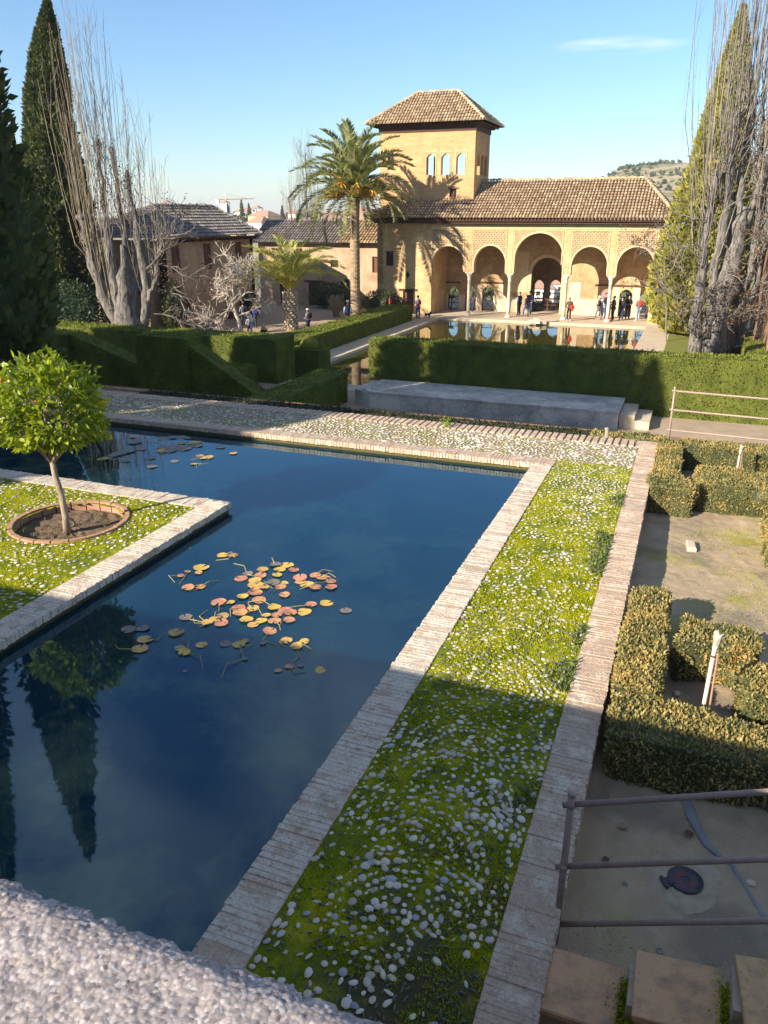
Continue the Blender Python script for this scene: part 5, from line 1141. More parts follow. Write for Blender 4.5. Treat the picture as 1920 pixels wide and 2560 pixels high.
def big_trunk(o):
    m = MB(); prof = []; H = BPZ - .3; n = 60
    for i in range(n + 1):
        z = H * i / n; r = .46 - .10 * min(1, i / 10) + .07 * max(0, (i - 50) / 10); prof.append((r + (.018 if i % 2 else 0), z))
    m.lathe(prof, 16); m.build('trunk', M['palmtrunk'], o)
    m = MB(); m.lathe([(.36, H - .5), (.55, H - .1), (.62, H + .25), (.4, H + .6), (.1, H + .8)], 14); m.build('heart', M['deadleaf'], o)
    for i in range(9):
        az = i * .72 + .2; q = MB(); bx, by = math.cos(az), math.sin(az); c0 = Vector((bx * .35, by * .35, H + .55)); c1 = Vector((bx * 1.9, by * 1.9, H + 1.35 - .45 * (i % 3))); q.tube([tuple(c0), tuple((c0 + c1) / 2 + Vector((0, 0, .15))), tuple(c1)], [.05, .035, .03], 5)
        for j in range(120):
            t = rs.uniform(.45, 1); b = c0.lerp(c1, t); e = b + Vector((rs.normal() * .26, rs.normal() * .26, -rs.uniform(.2, .75))); q.tube([tuple(b), tuple((b + e) / 2 + Vector((bx, by, 0)) * .08), tuple(e)], [.024, .024, .03], 3, cap=False)
        q.build('date_cluster', M['dates'], o)
fl = []
for i in range(60):
    az = i * 2.39996; el = R(84 - 108 * (i / 59.0) ** .95); fl.append((az, el + rs.normal() * .08, i % 6, rs.uniform(.88, 1.08)))
palm('date_palm', (-24.55, 57.2, LZ - .05), 'tall date palm with orange fruit clusters in front of the tower', BPZ + .25, .4, .4, 'palm',
     dict(shape=lambda k: (4.9, .95 + .13 * k, 78, .10, .62, 40 + k, .12), list=fl, rr=.035), 'rachis', big_trunk)
def small_trunk(o):
    m = MB(); H = 2.75; m.lathe([(.50, 0), (.46, .5), (.44, 1.6), (.50, 2.4), (.38, H), (.2, H + .25)], 18); m.build('trunk', M['palmtrunk'], o)
    q = MB(); rows = 17
    for i in range(rows):
        for j in range(9):
            a = (j + .5 * (i % 2)) * 2 * math.pi / 9 + i * .12; z = .12 + i * (H - .2) / rows; r = .47 - .02 * math.sin(i); c, s = math.cos(a), math.sin(a)
            T = lambda u, w, d: (c * (r + d) - s * u, s * (r + d) + c * u, z + w)
            q.add([T(-.15, .03, .0), T(0, -.05, .02), T(.15, .03, .0), T(0, .15, .06), T(0, .05, .085)], [(0, 1, 4), (1, 2, 4), (2, 3, 4), (3, 0, 4)])
    tag(q.build('leaf_bases', M['palmboot'], o), kind='stuff')
    q = MB()
    for j in range(34):
        a = j * 2.39996; e = R(rs.uniform(55, 84)); L = rs.uniform(.7, 1.3); q.tube([(math.cos(a) * .2, math.sin(a) * .2, H - .1), (math.cos(a) * (.2 + L * math.cos(e)), math.sin(a) * (.2 + L * math.cos(e)), H - .1 + L * math.sin(e))], [.04, .025], 4)
    tag(q.build('leaf_stalks', M['rachisy'], o), kind='stuff')
fl = []
for i in range(34):
    az = i * 2.39996; el = R(86 - 46 * (i / 33.0)); fl.append((az, el, i % 6, rs.uniform(.85, 1.05)))
palm('young_palm', (-26.25, 49.6, LZ - .05), 'short stout young palm with arching yellow green fronds in the courtyard', 2.75, .4, .4, 'palmsmall',
     dict(shape=lambda k: (4.5, 1.2 + .16 * k, 64, .055, .58, 60 + k, .05), list=fl, rr=.035), 'rachisy', small_trunk)
# ---- bare pollarded poplars
def poplar(name, loc, rz, label, leaders, nshoot, env, seed, wid, pale=0.0, clumps=10, leanleft=0.3, basal=0, fat=.68):
    r_ = np.random.RandomState(seed); o = tag(empty(name, loc, rz), label, 'tree'); m = MB()
    for (pts, rad) in leaders:
        P = []; Rr = []
        for i in range(len(pts) - 1):
            for j in range(5):
                t = j / 5; q = np.array(pts[i]) * (1 - t) + np.array(pts[i + 1]) * t + r_.normal(size=3) * .06; P.append(tuple(q)); Rr.append((rad[i] * (1 - t) + rad[i + 1] * t) * (1 + r_.normal() * .1) * fat)
        P.append(tuple(pts[-1])); Rr.append(rad[-1] * .9); m.tube(P, Rr, 10)
        if rad[0] < 1.2: m.lathe([(rad[-1] * .5, -.2), (rad[-1] * 1.15, 0), (rad[-1] * .95, .15), (rad[-1] * .4, .3)], 8, pts[-1])
    tv = np.array(m.v); nn_ = rand_unit(len(tv)); dsp = (fbm(tv, 2.6, 3, seed) - .5) * .34 + (fbm(tv * np.array([1, 1, .3]), 7, 2, seed + 5) - .5) * .16; cxy = tv.copy(); m.v = [tuple(p) for p in tv + np.column_stack([np.sin(tv[:, 2] * 3 + tv[:, 0] * 5), np.cos(tv[:, 2] * 2.3 + tv[:, 1] * 5), 0 * dsp]) * dsp[:, None]]
    m.build('trunk', M['bark'], o, True)
    sh = [MB(), MB()]; tw_ = MB(); thin = [l for l in leaders if l[1][0] < 1.2]
    for i in range(nshoot + basal):
        low = i >= nshoot; pts, rad = thin[r_.randint(len(thin))] if not low else thin[0]; f = (r_.uniform(.12, 1) ** .45 if not low else r_.uniform(.02, .75)) * (len(pts) - 1); k = min(int(f), len(pts) - 2); b = np.array(pts[k]) + (np.array(pts[k + 1]) - np.array(pts[k])) * (f - k)
        a = r_.uniform(0, 6.28); out = np.array([math.cos(a), math.sin(a) * .8, 0]) * r_.uniform(.25, 1.0) * wid if not low else np.array([-r_.uniform(.2, 1.3), r_.normal() * .5, 0]); x1 = b[0] + out[0]; top = env(x1) * r_.uniform(.62, 1.0)
        if top < b[2] + 1.2: top = b[2] + r_.uniform(1.2, 2.6)
        p = [b, b + out * .45 + np.array([0, 0, (top - b[2]) * .10]), b + out * .85 + np.array([0, 0, (top - b[2]) * .38]), b + out * 1.0 + np.array([0, 0, (top - b[2]) * .7]), b + out * 1.05 + np.array([0, 0, top - b[2]])]
        p = [q + r_.normal(size=3) * .05 * (1 + .5 * j) for j, q in enumerate(p)]; L = top - b[2]; r0 = .009 + .0014 * L
        w = 1 if low or (x1 < -leanleft * wid * 2 and r_.uniform() < pale) or r_.uniform() < pale * .25 else 0
        sh[w].tube([tuple(q) for q in p], [r0, r0 * .9, r0 * .7, r0 * .5, .006], 4, cap=False)
        for j in range(r_.randint(2, 8)):
            t = r_.uniform(.25, .98) * 4; kk = min(int(t), 3); q = p[kk] + (p[kk + 1] - p[kk]) * (t - kk); an = r_.uniform(0, 6.28); l = r_.uniform(.35, 1.3); e = q + np.array([math.cos(an) * .42, math.sin(an) * .42, .85]) * l
            tw_.tube([tuple(q), tuple((q + e) / 2 + r_.normal(size=3) * .05), tuple(e)], [.009, .007, .004], 3, cap=False)
    sh[0].build('shoots', M['twig'], o)
    if sh[1].v: sh[1].build('pale_shoots', M['twigpale'], o)
    tag(tw_.build('twigs', M['twig'], o), kind='stuff')
    C = []
    for (pts, rad) in thin:                # clusters of dead leaves caught at the pollard heads
        for j in range(clumps): C.append(np.array(pts[-1])[None] + r_.normal(size=(26, 3)) * np.array([.32, .32, .4]) - np.array([0, 0, r_.uniform(0, 3.0)]))
    if C: C = np.concatenate(C); D = rand_unit(len(C)); V, F = leaf_quads(C, D, .10, .07); tag(obj('dead_leaves', mesh_np('dead_leaves', V, F, M['deadleaf'], rnd=np.zeros(len(V))), o), kind='stuff')
    return o
YAW = R(21.188)
poplar('bare_poplar', (-31.0, 38.2, LZ - .05), YAW, 'bare pollarded poplar with upright shoots in front of the courtyard house',
       [([(-.15, 0, 0), (-.1, 0, 1.5), (0, 0, 3.0), (.1, .1, 6.0)], [1.7, 1.35, .75, .1]), ([(-.35, 0, 0), (-.9, .1, 2.2), (-1.75, .1, 4.9), (-1.95, 0, 7.4)], [.62, .5, .42, .30]), ([(0, -.1, 0), (-.35, 0, 2.5), (-.65, 0, 5.5), (-.6, .1, 8.2), (-.55, .1, 11.2)], [.6, .45, .34, .22, .15]),
        ([(.3, .2, 0), (.35, .3, 3), (.25, .3, 7), (.15, .2, 10.8)], [.45, .34, .24, .15]), ([(.35, 0, 0), (1.0, 0, 2.0), (1.35, 0, 3.6), (1.05, 0, 7.1), (.85, 0, 9.6)], [.55, .42, .34, .25, .16]),
        ([(1.2, 0, 2.8), (1.9, -.2, 4.2), (2.5, -.3, 6.2)], [.24, .17, .09])],
       115, lambda x: 19.2 - 1.1 * abs(x + 1.2) ** 1.45, 11, 1.6, .85, basal=26)
# long drooping side branches on its right
def side_branches(parent, specs, seed, mat='twig', dead=True):
    r_ = np.random.RandomState(seed); m = MB(); C = []
    def grow(p, d, L, r, lvl):
        pts = [p]; dd = np.array(d, dtype=float)
        for i in range(5):
            dd = dd + r_.normal(size=3) * .22 + np.array([0, 0, -.05 if lvl == 0 else .0]); dd /= np.linalg.norm(dd); p = p + dd * L / 5; pts.append(p)
            if lvl < 2 and i > 0:
                for q in range(2 if lvl == 0 else 1): s = dd + r_.normal(size=3) * .75; s /= np.linalg.norm(s); grow(p, s, L * r_.uniform(.35, .55), r * .55, lvl + 1)
            elif lvl == 2 and r_.uniform() < .10 and dead: C.append(p)
        m.tube([tuple(q) for q in pts], list(np.linspace(r, r * .35, len(pts))), 4, cap=False)
    for (p, d, L, r) in specs: grow(np.array(p, dtype=float), d, L, r, 0)
    o = m.build('side_branches', M[mat], parent)
    if C:
        C = np.repeat(np.array(C), 5, 0) + r_.normal(size=(len(C) * 5, 3)) * .12; V, F = leaf_quads(C, rand_unit(len(C)), .13, .10); tag(obj('dead_leaves', mesh_np('dead_leaves', V, F, M['deadleaf'], rnd=np.zeros(len(V))), o), kind='stuff')
    return o
pl_ = [o for o in COL.objects if o.name.startswith('bare_poplar')][0]
side_branches(pl_, [((1.3, 0, 3.4), (.9, 0, .35), 3.4, .07), ((1.3, 0, 4.6), (.8, -.3, .3), 3.6, .07), ((1.2, 0, 6.2), (.75, .2, .55), 3.0, .06), ((1.0, 0, 2.2), (.9, .1, .15), 2.6, .05), ((1.8, 0, 5.0), (.9, 0, -.1), 2.8, .05)], 77)
pr_ = poplar('big_bare_poplar', (1.35, 49.4, LZ - .02), YAW, 'massive bare pollarded poplar in front of the right hand cypress',
       [([(.1, 0, 0), (.05, 0, 2.5), (.35, 0, 5.5), (.55, 0, 8.0)], [1.7, 1.2, 1.0, .45]), ([(-1.0, -.1, 0), (-1.2, .1, 3), (-1.3, 0, 6.0), (-1.15, .1, 9.6)], [.9, .5, .4, .3]), ([(-.5, -.2, 1), (-.55, -.1, 4), (-.5, -.2, 8.0), (-.6, 0, 12.4)], [.7, .5, .42, .36]),
        ([(.4, .1, 6.5), (.25, .1, 9), (.2, .1, 13.0)], [.6, .38, .26]), ([(.7, 0, 6.4), (1.15, 0, 9), (1.1, .1, 12.0)], [.55, .36, .28]),
        ([(.8, 0, 0), (1.3, .1, 3), (1.6, .1, 6.5), (1.8, .1, 11.5)], [.7, .45, .35, .22]), ([(1.3, 0, 0), (2.0, .2, 4), (2.7, .2, 9.5)], [.45, .3, .18])],
       165, lambda x: 27.5 - .55 * abs(x - .6) ** 1.7, 13, 2.5, .12, 14, fat=.54)
side_branches(pr_, [((-1.4, 0, 3.0), (-.8, 0, .45), 3.0, .05), ((-1.5, 0, 5.0), (-.7, -.3, .55), 3.2, .05), ((-1.2, -.3, 1.2), (-.8, -.5, .5), 2.6, .045), ((-.6, -.7, 1.4), (-.2, -.9, .4), 2.4, .045), ((.6, -.8, 2.0), (.3, -.8, .5), 2.6, .05), ((1.2, -.5, 3.0), (.7, -.5, .5), 2.6, .05), ((-1.0, 0, 7.0), (-.6, -.2, .8), 3.2, .05), ((.2, -.8, 4.0), (-.3, -.7, .6), 2.6, .05), ((2.2, 0, 4.0), (.6, -.5, .6), 2.8, .05), ((.0, -.9, .6), (-.6, -.7, .3), 2.0, .04), ((.9, -.8, .5), (.5, -.7, .4), 2.0, .04)], 79)
q_ = np.random.RandomState(5)
side_branches(pr_, [((q_.uniform(-1.5, 2.2), -.6, q_.uniform(.4, 9)), (q_.normal() * .45, -.5, q_.uniform(.2, 1.0)), q_.uniform(1.6, 3.0), .035) for i in range(18)], 82)
# slender leaning rusty sapling left of it
m = MB(); m.tube([(0, 0, 0), (-.25, 0, 2.2), (-.75, 0, 5.0)], [.05, .045, .03], 6); sp2 = tag(empty('leaning_sapling', (-1.35, 53.2, LZ), YAW), 'thin leaning bare sapling left of the big poplar', 'tree'); m.build('trunk', M['twig'], sp2)
side_branches(sp2, [((-.3, 0, 2.6), (-.6, 0, .7), 2.2, .03), ((-.5, 0, 3.8), (.4, 0, .8), 2.2, .03), ((-.7, 0, 4.8), (-.3, -.1, .9), 2.4, .03), ((-.65, 0, 4.5), (.6, .1, .5), 2.0, .03)], 80)
# tall slender bare poplar beyond the wing, pale with distance
poplar('distant_poplar', (-47.4, 95, -14), YAW, 'tall slender bare poplar standing beyond the wing, left of the date palm',
       [([(0, 0, 0), (.1, 0, 10), (0, 0, 18), (.1, 0, 25)], [.4, .3, .2, .06]), ([(-1.5, 0, 0), (-1.6, 0, 12), (-2.1, 0, 20)], [.3, .2, .06]), ([(1.5, 0, 0), (1.6, 0, 12), (1.8, 0, 19)], [.3, .2, .06])],
       260, lambda x: 28 - 1.2 * abs(x) ** 1.7, 15, 1.7, 1.0, 0)
# ---- persimmon in the courtyard
def bare_tree(name, loc, label, seed, mat, trunk, limbs, L, fruit=0):
    r_ = np.random.RandomState(seed); o = tag(empty(name, loc, YAW), label, 'tree'); m = MB(); m.tube(trunk[0], trunk[1], 9); tips = []
    def grow(p, d, L, r, lvl):
        pts = [p]; dd = np.array(d, dtype=float)
        for i in range(4):
            dd = dd + r_.normal(size=3) * .3; dd /= np.linalg.norm(dd); p = p + dd * L / 4; pts.append(p)
            if lvl < 4:
                for q in range(1 + (r_.uniform() < .5)):
                    s = dd + r_.normal(size=3) * .7 + np.array([0, 0, .12]); s /= np.linalg.norm(s); grow(p, s, L * r_.uniform(.5, .68), r * .6, lvl + 1)
        if lvl >= 3: tips.append(p)
        m.tube([tuple(q) for q in pts], list(np.linspace(r, r * .55, len(pts))), 5 if lvl < 2 else 3, cap=False)
    for (p, d, l, r) in limbs: grow(np.array(p, dtype=float), d, l, r, 1)
    tk = m.build('trunk', M[mat], o)
    for i in range(fruit):
        b = bmesh.new(); bmesh.ops.create_icosphere(b, subdivisions=1, radius=.06); me = bpy.data.meshes.new('persimmon'); b.to_mesh(me); b.free(); me.materials.append(M['fruit']); obj('persimmon', me, o, tuple(tips[r_.randint(len(tips))]))
    return o
M['fruit'] = plain('red_persimmon', (0.55, 0.10, 0.05), .5, .2, 5)
bare_tree('persimmon_tree', (-28.4, 46.5, LZ - .03), 'small bare pale barked tree with a few red fruits in the courtyard', 31, 'palebark',
          ([(0, 0, 0), (-.12, 0, .8), (-.42, 0, 1.7), (-.55, 0, 2.3)], [.17, .14, .13, .12]),
          [((-.5, 0, 2.2), (-.45, 0, .9), 2.0, .085), ((-.45, 0, 2.0), (.8, .1, .55), 2.2, .08), ((-.5, 0, 2.3), (.3, -.2, .95), 2.1, .08), ((-.4, 0, 1.6), (-.9, 0, .4), 2.0, .07), ((-.25, 0, 1.2), (.9, -.1, .15), 1.7, .06)], 2, 9)
# ---- shrubs and ivy: leaf cards through a volume over an inner woody frame
def shrub(name, loc, label, rx, ry, rz_, n, mat, leaf=.12, cat='shrub', seed=1):
    r_ = np.random.RandomState(seed); o = tag(empty(name, loc), label, cat); m = MB()
    for i in range(14):
        d = r_.normal(size=3); d /= np.linalg.norm(d); d[2] = abs(d[2]); m.tube([(0, 0, 0), (d[0] * rx * .5, d[1] * ry * .5, d[2] * rz_ * .9), (d[0] * rx * .9, d[1] * ry * .9, d[2] * rz_ * 1.6)], [.05, .03, .01], 4)
    m.build('branches', M['cypbark'], o)
    d = r_.normal(size=(n, 3)); d /= np.linalg.norm(d, axis=1)[:, None]; lm = 1 + .6 * (fbm(d * 2, 1.2, 3, seed) - .5); C = d * np.array([rx, ry, rz_]) * (r_.uniform(.5, 1, n) ** .4 * lm)[:, None] + np.array([0, 0, rz_ * .92]); C[:, 2] = np.maximum(C[:, 2], .03)
    D = d + r_.normal(size=(n, 3)) * .7; D /= np.linalg.norm(D, axis=1)[:, None]; s = leaf * r_.uniform(.6, 1.3, n); V, F = leaf_quads(C, D, s, s * .6)
    obj('crown', mesh_np('crown', V, F, M[mat], rnd=np.repeat(np.clip(r_.uniform(size=n) * .7 + (lm.repeat(1) - 1) + .15, 0, 1), 4)), o)
    b = bmesh.new(); bmesh.ops.create_icosphere(b, subdivisions=3, radius=1.0)
    for v in b.verts: v.co = Vector((v.co.x * rx * .72, v.co.y * ry * .72, v.co.z * rz_ * .72 + rz_ * .85))
    me = bpy.data.meshes.new('inner_foliage'); b.to_mesh(me); b.free(); me.materials.append(M[mat]); obj('inner_foliage', me, o); return o
shrub('ivy_mound', (-35.6, 38.2, LZ - .05), 'big dark ivy mound between the left cypresses and the poplar', 2.9, 2.0, 2.1, 7000, 'ivy', .16, seed=51)
shrub('leafy_shrub', (-29.2, 62.9, LZ - .05), 'dark leafy shrub against the wing wall left of the date palm', 2.2, 1.0, 1.15, 3200, 'shrub', .16, seed=52)
shrub('leafy_shrub', (-23.6, 60.6, LZ - .05), 'leafy shrub at the foot of the palace wall right of the date palm', 1.7, .8, 1.0, 2600, 'shrub', .14, seed=53)
shrub('leafy_shrub', (-33.0, 55.6, LZ - .05), 'dark shrub at the corner of the courtyard house behind the people', .8, 1.0, 1.0, 1500, 'ivy', .14, seed=54)
shrub('climber', (-33.0, 45.5, LZ - .05), 'dry climber hanging on the house wall right of the bare poplar', .6, 1.1, 1.9, 2200, 'shrub', .13, seed=55)
bt = tag(empty('dry_shrub', (-26.4, 57.6, LZ - .03)), 'straw coloured dry twiggy shrub left of the date palm', 'shrub'); m = MB()
for i in range(220):
    a = rs.uniform(0, 6.28); l = rs.uniform(.7, 1.75); o_ = rs.uniform(.1, .75); m.tube([(rs.normal() * .12, rs.normal() * .12, 0), (math.cos(a) * o_ * .5, math.sin(a) * o_ * .5, l * .55), (math.cos(a) * o_, math.sin(a) * o_, l)], [.014, .012, .02], 3, cap=False)
m.build('stems', M['twigpale'], bt)
# ---------------------------------------------------------------- water lilies
def pad_mesh(k):
    r_ = np.random.RandomState(300 + k); n = 16; V = [(0, 0, .004)]; F = []; gap = r_.uniform(.08, .25); w1 = r_.uniform(.0, .07); ph = r_.uniform(0, 6)
    for j in range(n + 1):
        a = gap + (2 * math.pi - 2 * gap) * j / n; q = 1 + .05 * math.sin(3 * a + ph) + r_.normal() * .02; V.append((.55 * q * math.cos(a), .55 * q * math.sin(a), .006 + w1 * .2 * math.sin(2 * a + ph)))
    for j in range(n + 1):
        a = gap + (2 * math.pi - 2 * gap) * j / n; q = 1 + .05 * math.sin(3 * a + ph) + r_.normal() * .025; V.append((q * math.cos(a), q * math.sin(a), .004 + abs(w1 * math.sin(2 * a + ph)) * 1.2 + (.10 * r_.uniform() if k % 4 == 3 else 0)))
    for j in range(n): F.append((0, 1 + j, 2 + j)); F.append((1 + j, n + 2 + j, n + 3 + j, 2 + j))
    return V, F
PADV = [pad_mesh(k) for k in range(8)]
PADS = {mn: [mesh_np('lily_pad', V, F, M[mn], True, rnd=np.full(len(V), k / 8)) for k, (V, F) in enumerate(PADV)] for mn in ('pad', 'padshaded')}
def lilies(label, spots, grey=0.0, stems=0, seed=5):
    r_ = np.random.RandomState(seed); c = np.mean([(s[0], s[1]) for s in spots], axis=0); o = tag(empty('water_lily', (c[0], c[1], WATER)), label, 'water lily')
    for i, (x, y, r) in enumerate(spots):
        mn = 'padshaded' if r_.uniform() < grey else 'pad'; q = r * r_.uniform(.88, 1.05)
        obj('lily_pad', PADS[mn][r_.randint(8)], o, (x - c[0], y - c[1], .004 + .0018 * (i % 7)), (r_.normal() * .05, r_.normal() * .05, r_.uniform(0, 6.28)), (q, q, min(q, .09)))
    m = MB()
    for i in range(stems):
        x, y, r = spots[r_.randint(len(spots))]; a = r_.uniform(0, 6.28); L = r_.uniform(.15, .42); b = a + r_.normal() * 1.2; p0 = np.array([x - c[0], y - c[1]]); p1 = p0 + np.array([math.cos(a), math.sin(a)]) * L * .5; p2 = p1 + np.array([math.cos(b), math.sin(b)]) * L * .5; h = r_.uniform(0, .05)
        m.tube([(*p0, .002), (*p1, .006 + h), (*p2, .001)], [.0045, .0045, .0035], 5)
    if stems: tag(m.build('stems', M['padstem'], o), kind='stuff')
L1 = [(-5.32, 7.88, .071), (-5.19, 7.93, .074), (-5.36, 7.45, .105), (-5.45, 7.29, .04), (-5.46, 7.16, .05), (-5.3, 7.31, .05), (-5.18, 6.91, .084), (-5.07, 6.99, .073), (-4.73, 7.36, .086), (-4.72, 7.5, .075), (-4.61, 7.68, .071), (-4.55, 7.52, .08), (-4.36, 7.6, .067), (-4.53, 7.87, .082), (-4.39, 7.91, .086), (-4.41, 7.76, .076), (-4.24, 7.81, .071), (-4.54, 7.37, .085), (-4.46, 7.25, .094), (-4.33, 7.24, .048), (-4.3, 7.4, .082), (-4.18, 7.45, .057), (-4.17, 7.34, .073), (-4.37, 7.09, .083), (-4.46, 6.95, .075), (-4.23, 6.93, .09), (-4.02, 7.16, .066), (-4.06, 7.63, .086), (-4.01, 7.55, .074), (-3.9, 7.5, .089), (-3.92, 7.77, .075), (-3.81, 7.74, .076), (-3.67, 7.68, .075), (-3.6, 7.54, .081), (-3.77, 7.47, .077), (-3.48, 7.15, .077), (-3.63, 7.06, .074), (-3.2, 7.07, .073), (-3.99, 6.85, .08), (-4.64, 6.72, .085), (-4.51, 6.77, .05), (-4.27, 6.59, .093), (-4.35, 6.68, .092), (-4.2, 6.74, .079), (-4.42, 6.46, .075), (-4.47, 6.36, .059), (-4.5, 6.27, .062), (-4.34, 6.31, .076), (-4.13, 6.48, .086), (-4.01, 6.41, .067), (-3.97, 6.52, .071), (-3.98, 6.65, .057), (-3.87, 6.69, .06), (-3.83, 6.56, .071), (-3.69, 6.64, .065), (-3.75, 6.79, .075), (-3.84, 6.82, .079), (-3.62, 6.87, .076), (-3.77, 6.35, .079), (-3.51, 6.24, .065), (-3.33, 6.29, .051), (-3.36, 6.17, .063)]
L2 = [(-4.29, 5.85, .067), (-4.07, 5.96, .064), (-3.93, 5.99, .073), (-3.91, 6.08, .042), (-4.68, 5.96, .086), (-4.45, 5.7, .064), (-4.36, 5.65, .06), (-4.79, 6.29, .078), (-2.94, 5.86, .058), (-3.25, 5.81, .05), (-3.32, 5.7, .036), (-3.15, 5.86, .033), (-3.71, 6.1, .034), (-3.73, 5.77, .03), (-4.16, 5.37, .024), (-5.2, 5.84, .08), (-5.07, 5.91, .072), (-4.9, 5.72, .086), (-4.83, 5.55, .092)]
L3 = [(-8.91, 11.49, .056), (-9.64, 10.85, .123), (-9.67, 10.79, .109), (-9.61, 11.17, .139), (-9.55, 11.35, .126), (-9.65, 11.05, .111), (-9.84, 11.9, .131), (-9.74, 12.05, .118), (-9.45, 12.34, .134), (-9.36, 12.49, .12), (-9.2, 12.52, .119), (-9.06, 12.55, .075), (-9.1, 11.79, .128), (-8.97, 11.9, .143), (-8.86, 11.94, .129), (-8.7, 11.89, .142), (-8.75, 12.32, .131), (-8.6, 12.15, .13), (-8.95, 12.18, .087), (-9.0, 11.61, .113), (-8.85, 11.67, .127), (-9.21, 10.82, .094), (-8.89, 11.14, .096), (-8.56, 10.73, .1), (-8.37, 11.14, .081), (-9.42, 11.56, .099), (-10.11, 12.26, .105)]
L4 = [(-8.14, 11.6, .077), (-7.94, 11.56, .096), (-7.95, 11.13, .067), (-8.1, 12.23, .1), (-7.65, 11.95, .07), (-7.99, 11.48, .06)]
lilies('large sunlit water lily with pink and yellow pads in the pool', L1, .08, 38, 5)
lilies('shaded scattered water lily pads nearer than the big sunlit group', L2, .45, 8, 6)
lilies('grey shaded water lily group by the far pool wall behind the orange tree', L3, .75, 4, 7)
lilies('few pink water lily pads right of the grey far group', L4, .1, 4, 8)
# ---------------------------------------------------------------- railings, slabs, small garden things
def pipe_rail(name, label, posts, rails, r=.018):
    o = tag(empty(name, posts[0][0]), label, 'railing'); c = Vector(posts[0][0])
    for (b, t) in posts:
        m = MB(); m.tube([tuple(Vector(b) - c), tuple(Vector(t) - c)], r * 1.25, 10); q = Vector(t) - c; m.lathe([(r * 1.25, -.01), (r * 1.5, .0), (r * 1.35, .018), (r * .5, .026)], 10, tuple(q)); m.build('post', M['iron'], o, True)
    for (a, b) in rails:
        m = MB(); A = Vector(a) - c; B = Vector(b) - c; d = (B - A).normalized(); m.tube([tuple(A - d * .05), tuple(B)], r, 10); m.build('rail', M['iron'], o, True)
        m = MB(); b_ = bmesh.new(); bmesh.ops.create_uvsphere(b_, u_segments=10, v_segments=6, radius=r * 1.75); me = bpy.data.meshes.new('joint'); b_.to_mesh(me); b_.free(); me.materials.append(M['iron']); obj('joint', me, o, tuple(A))
    return o
pipe_rail('iron_railing', 'brown iron railing with three bars in the lower right foreground', [((-.30, 3.77, GZ - .1), (-.29, 3.77, .86)), ((2.2, 3.77, GZ - .1), (2.2, 3.77, 1.9))],
          [((-.29, 3.77, .79), (2.2, 3.77, 1.80)), ((-.295, 3.77, .32), (2.2, 3.77, 1.36)), ((-.297, 3.77, -.15), (2.2, 3.77, .94))])
pipe_rail('iron_railing', 'far brown iron railing at the terrace edge below the lit hedge', [((-.12, 16.2, GZ - .1), (-.13, 16.2, .83)), ((3.9, 16.2, GZ - .1), (3.9, 16.2, .8))],
          [((-.13, 16.2, .77), (3.9, 16.2, .70)), ((-.13, 16.2, .39), (3.9, 16.2, .32)), ((-.13, 16.2, -.02), (3.9, 16.2, -.09))])
# stepped slabs on a brick core, lower right corner
sw = tag(empty('stepped_wall', (-.1, 3.2, GZ)), 'stepped brick stair wall under the terracotta slabs, lower right corner', 'wall')
m = MB()
for i in range(5): m.box((-.24 + i * .485, -.06, -.1), (.242 + i * .485, .2, .26 + .2 * i))
m.build('core', M['mortar'], sw)
for i, lab in enumerate(('square terracotta slab at the foot of the iron post', 'square terracotta slab in the middle of the lower right corner', 'square terracotta slab cut by the right edge of the picture')):
    b = brick_mesh(.43, .40, .04, .008, 700 + i); b.materials.append(M['slab']); o = tag(obj('terracotta_slab', b, None, (-.10 + i * .485, 3.27 - .005 * i, -.02 + .2 * i), (R(2), R(-5), R(-3 + 4 * i))), lab, 'slab', 'terracotta slabs')
k = 2600; bx = np.where(rs.uniform(size=k) < .5, .155, .64) + rs.normal(size=k) * .035; by = 3.2 + rs.uniform(-.13, .18, k); bz_ = np.where(bx < .4, .04, .24) + rs.uniform(-.1, .03, k)
C = np.column_stack([bx, by, bz_]) - np.array([-.1, 3.2, GZ]); D = rand_unit(k); D[:, 2] = abs(D[:, 2]); V, F = leaf_quads(C, D, .022, .01); tag(obj('moss', mesh_np('moss', V, F, M['mossblade'], rnd=np.repeat(rs.uniform(size=k) * .5, 4)), sw), kind='stuff')
# manhole lid in a cement collar
mh = tag(empty('manhole_cover', (.46, 4.58, GZ), .5), 'small round hinged iron cover with faded red mark in a cement collar', 'manhole'); m = MB()
pr = []; n = 30; V = []; F = []
for (r, z) in ((.0, .022), (.16, .022), (.24, .018), (.30, -.02)):
    for j in range(n):
        a = 2 * math.pi * j / n; q = r * (1 + (.10 * math.sin(3 * a + 1) + .06 * math.sin(5 * a) if r > .2 else 0)); V.append((q * math.cos(a), q * math.sin(a), z + (rs.normal() * .003 if r > .1 else 0)))
for i in range(3):
    for j in range(n): F.append((i * n + j, i * n + (j + 1) % n, (i + 1) * n + (j + 1) % n, (i + 1) * n + j))
obj('collar', mesh_np('collar', V, F, M['concrete'], True), mh)
m = MB(); m.lathe([(.118, .02), (.118, .036), (.112, .04), (.106, .034), (.10, .034), (.03, .034), (.028, .03), (.001, .03)], 32); lid = m.build('lid', M['manhole'], mh)
m = MB()
for j in range(14): a = -1.2 + j * .17; m.box((.088, -.003, .034), (.103, .003, .038), M=Matrix.Rotation(a, 4, 'Z'))
m.build('ribs', M['manhole'], lid)
m = MB(); m.box((-.17, -.035, .02), (-.118, .035, .036)); m.box((-.125, -.022, .034), (-.085, .022, .042)); m.box((-.165, -.05, .024), (-.145, .05, .04)); m.build('hinge', M['manhole'], mh)
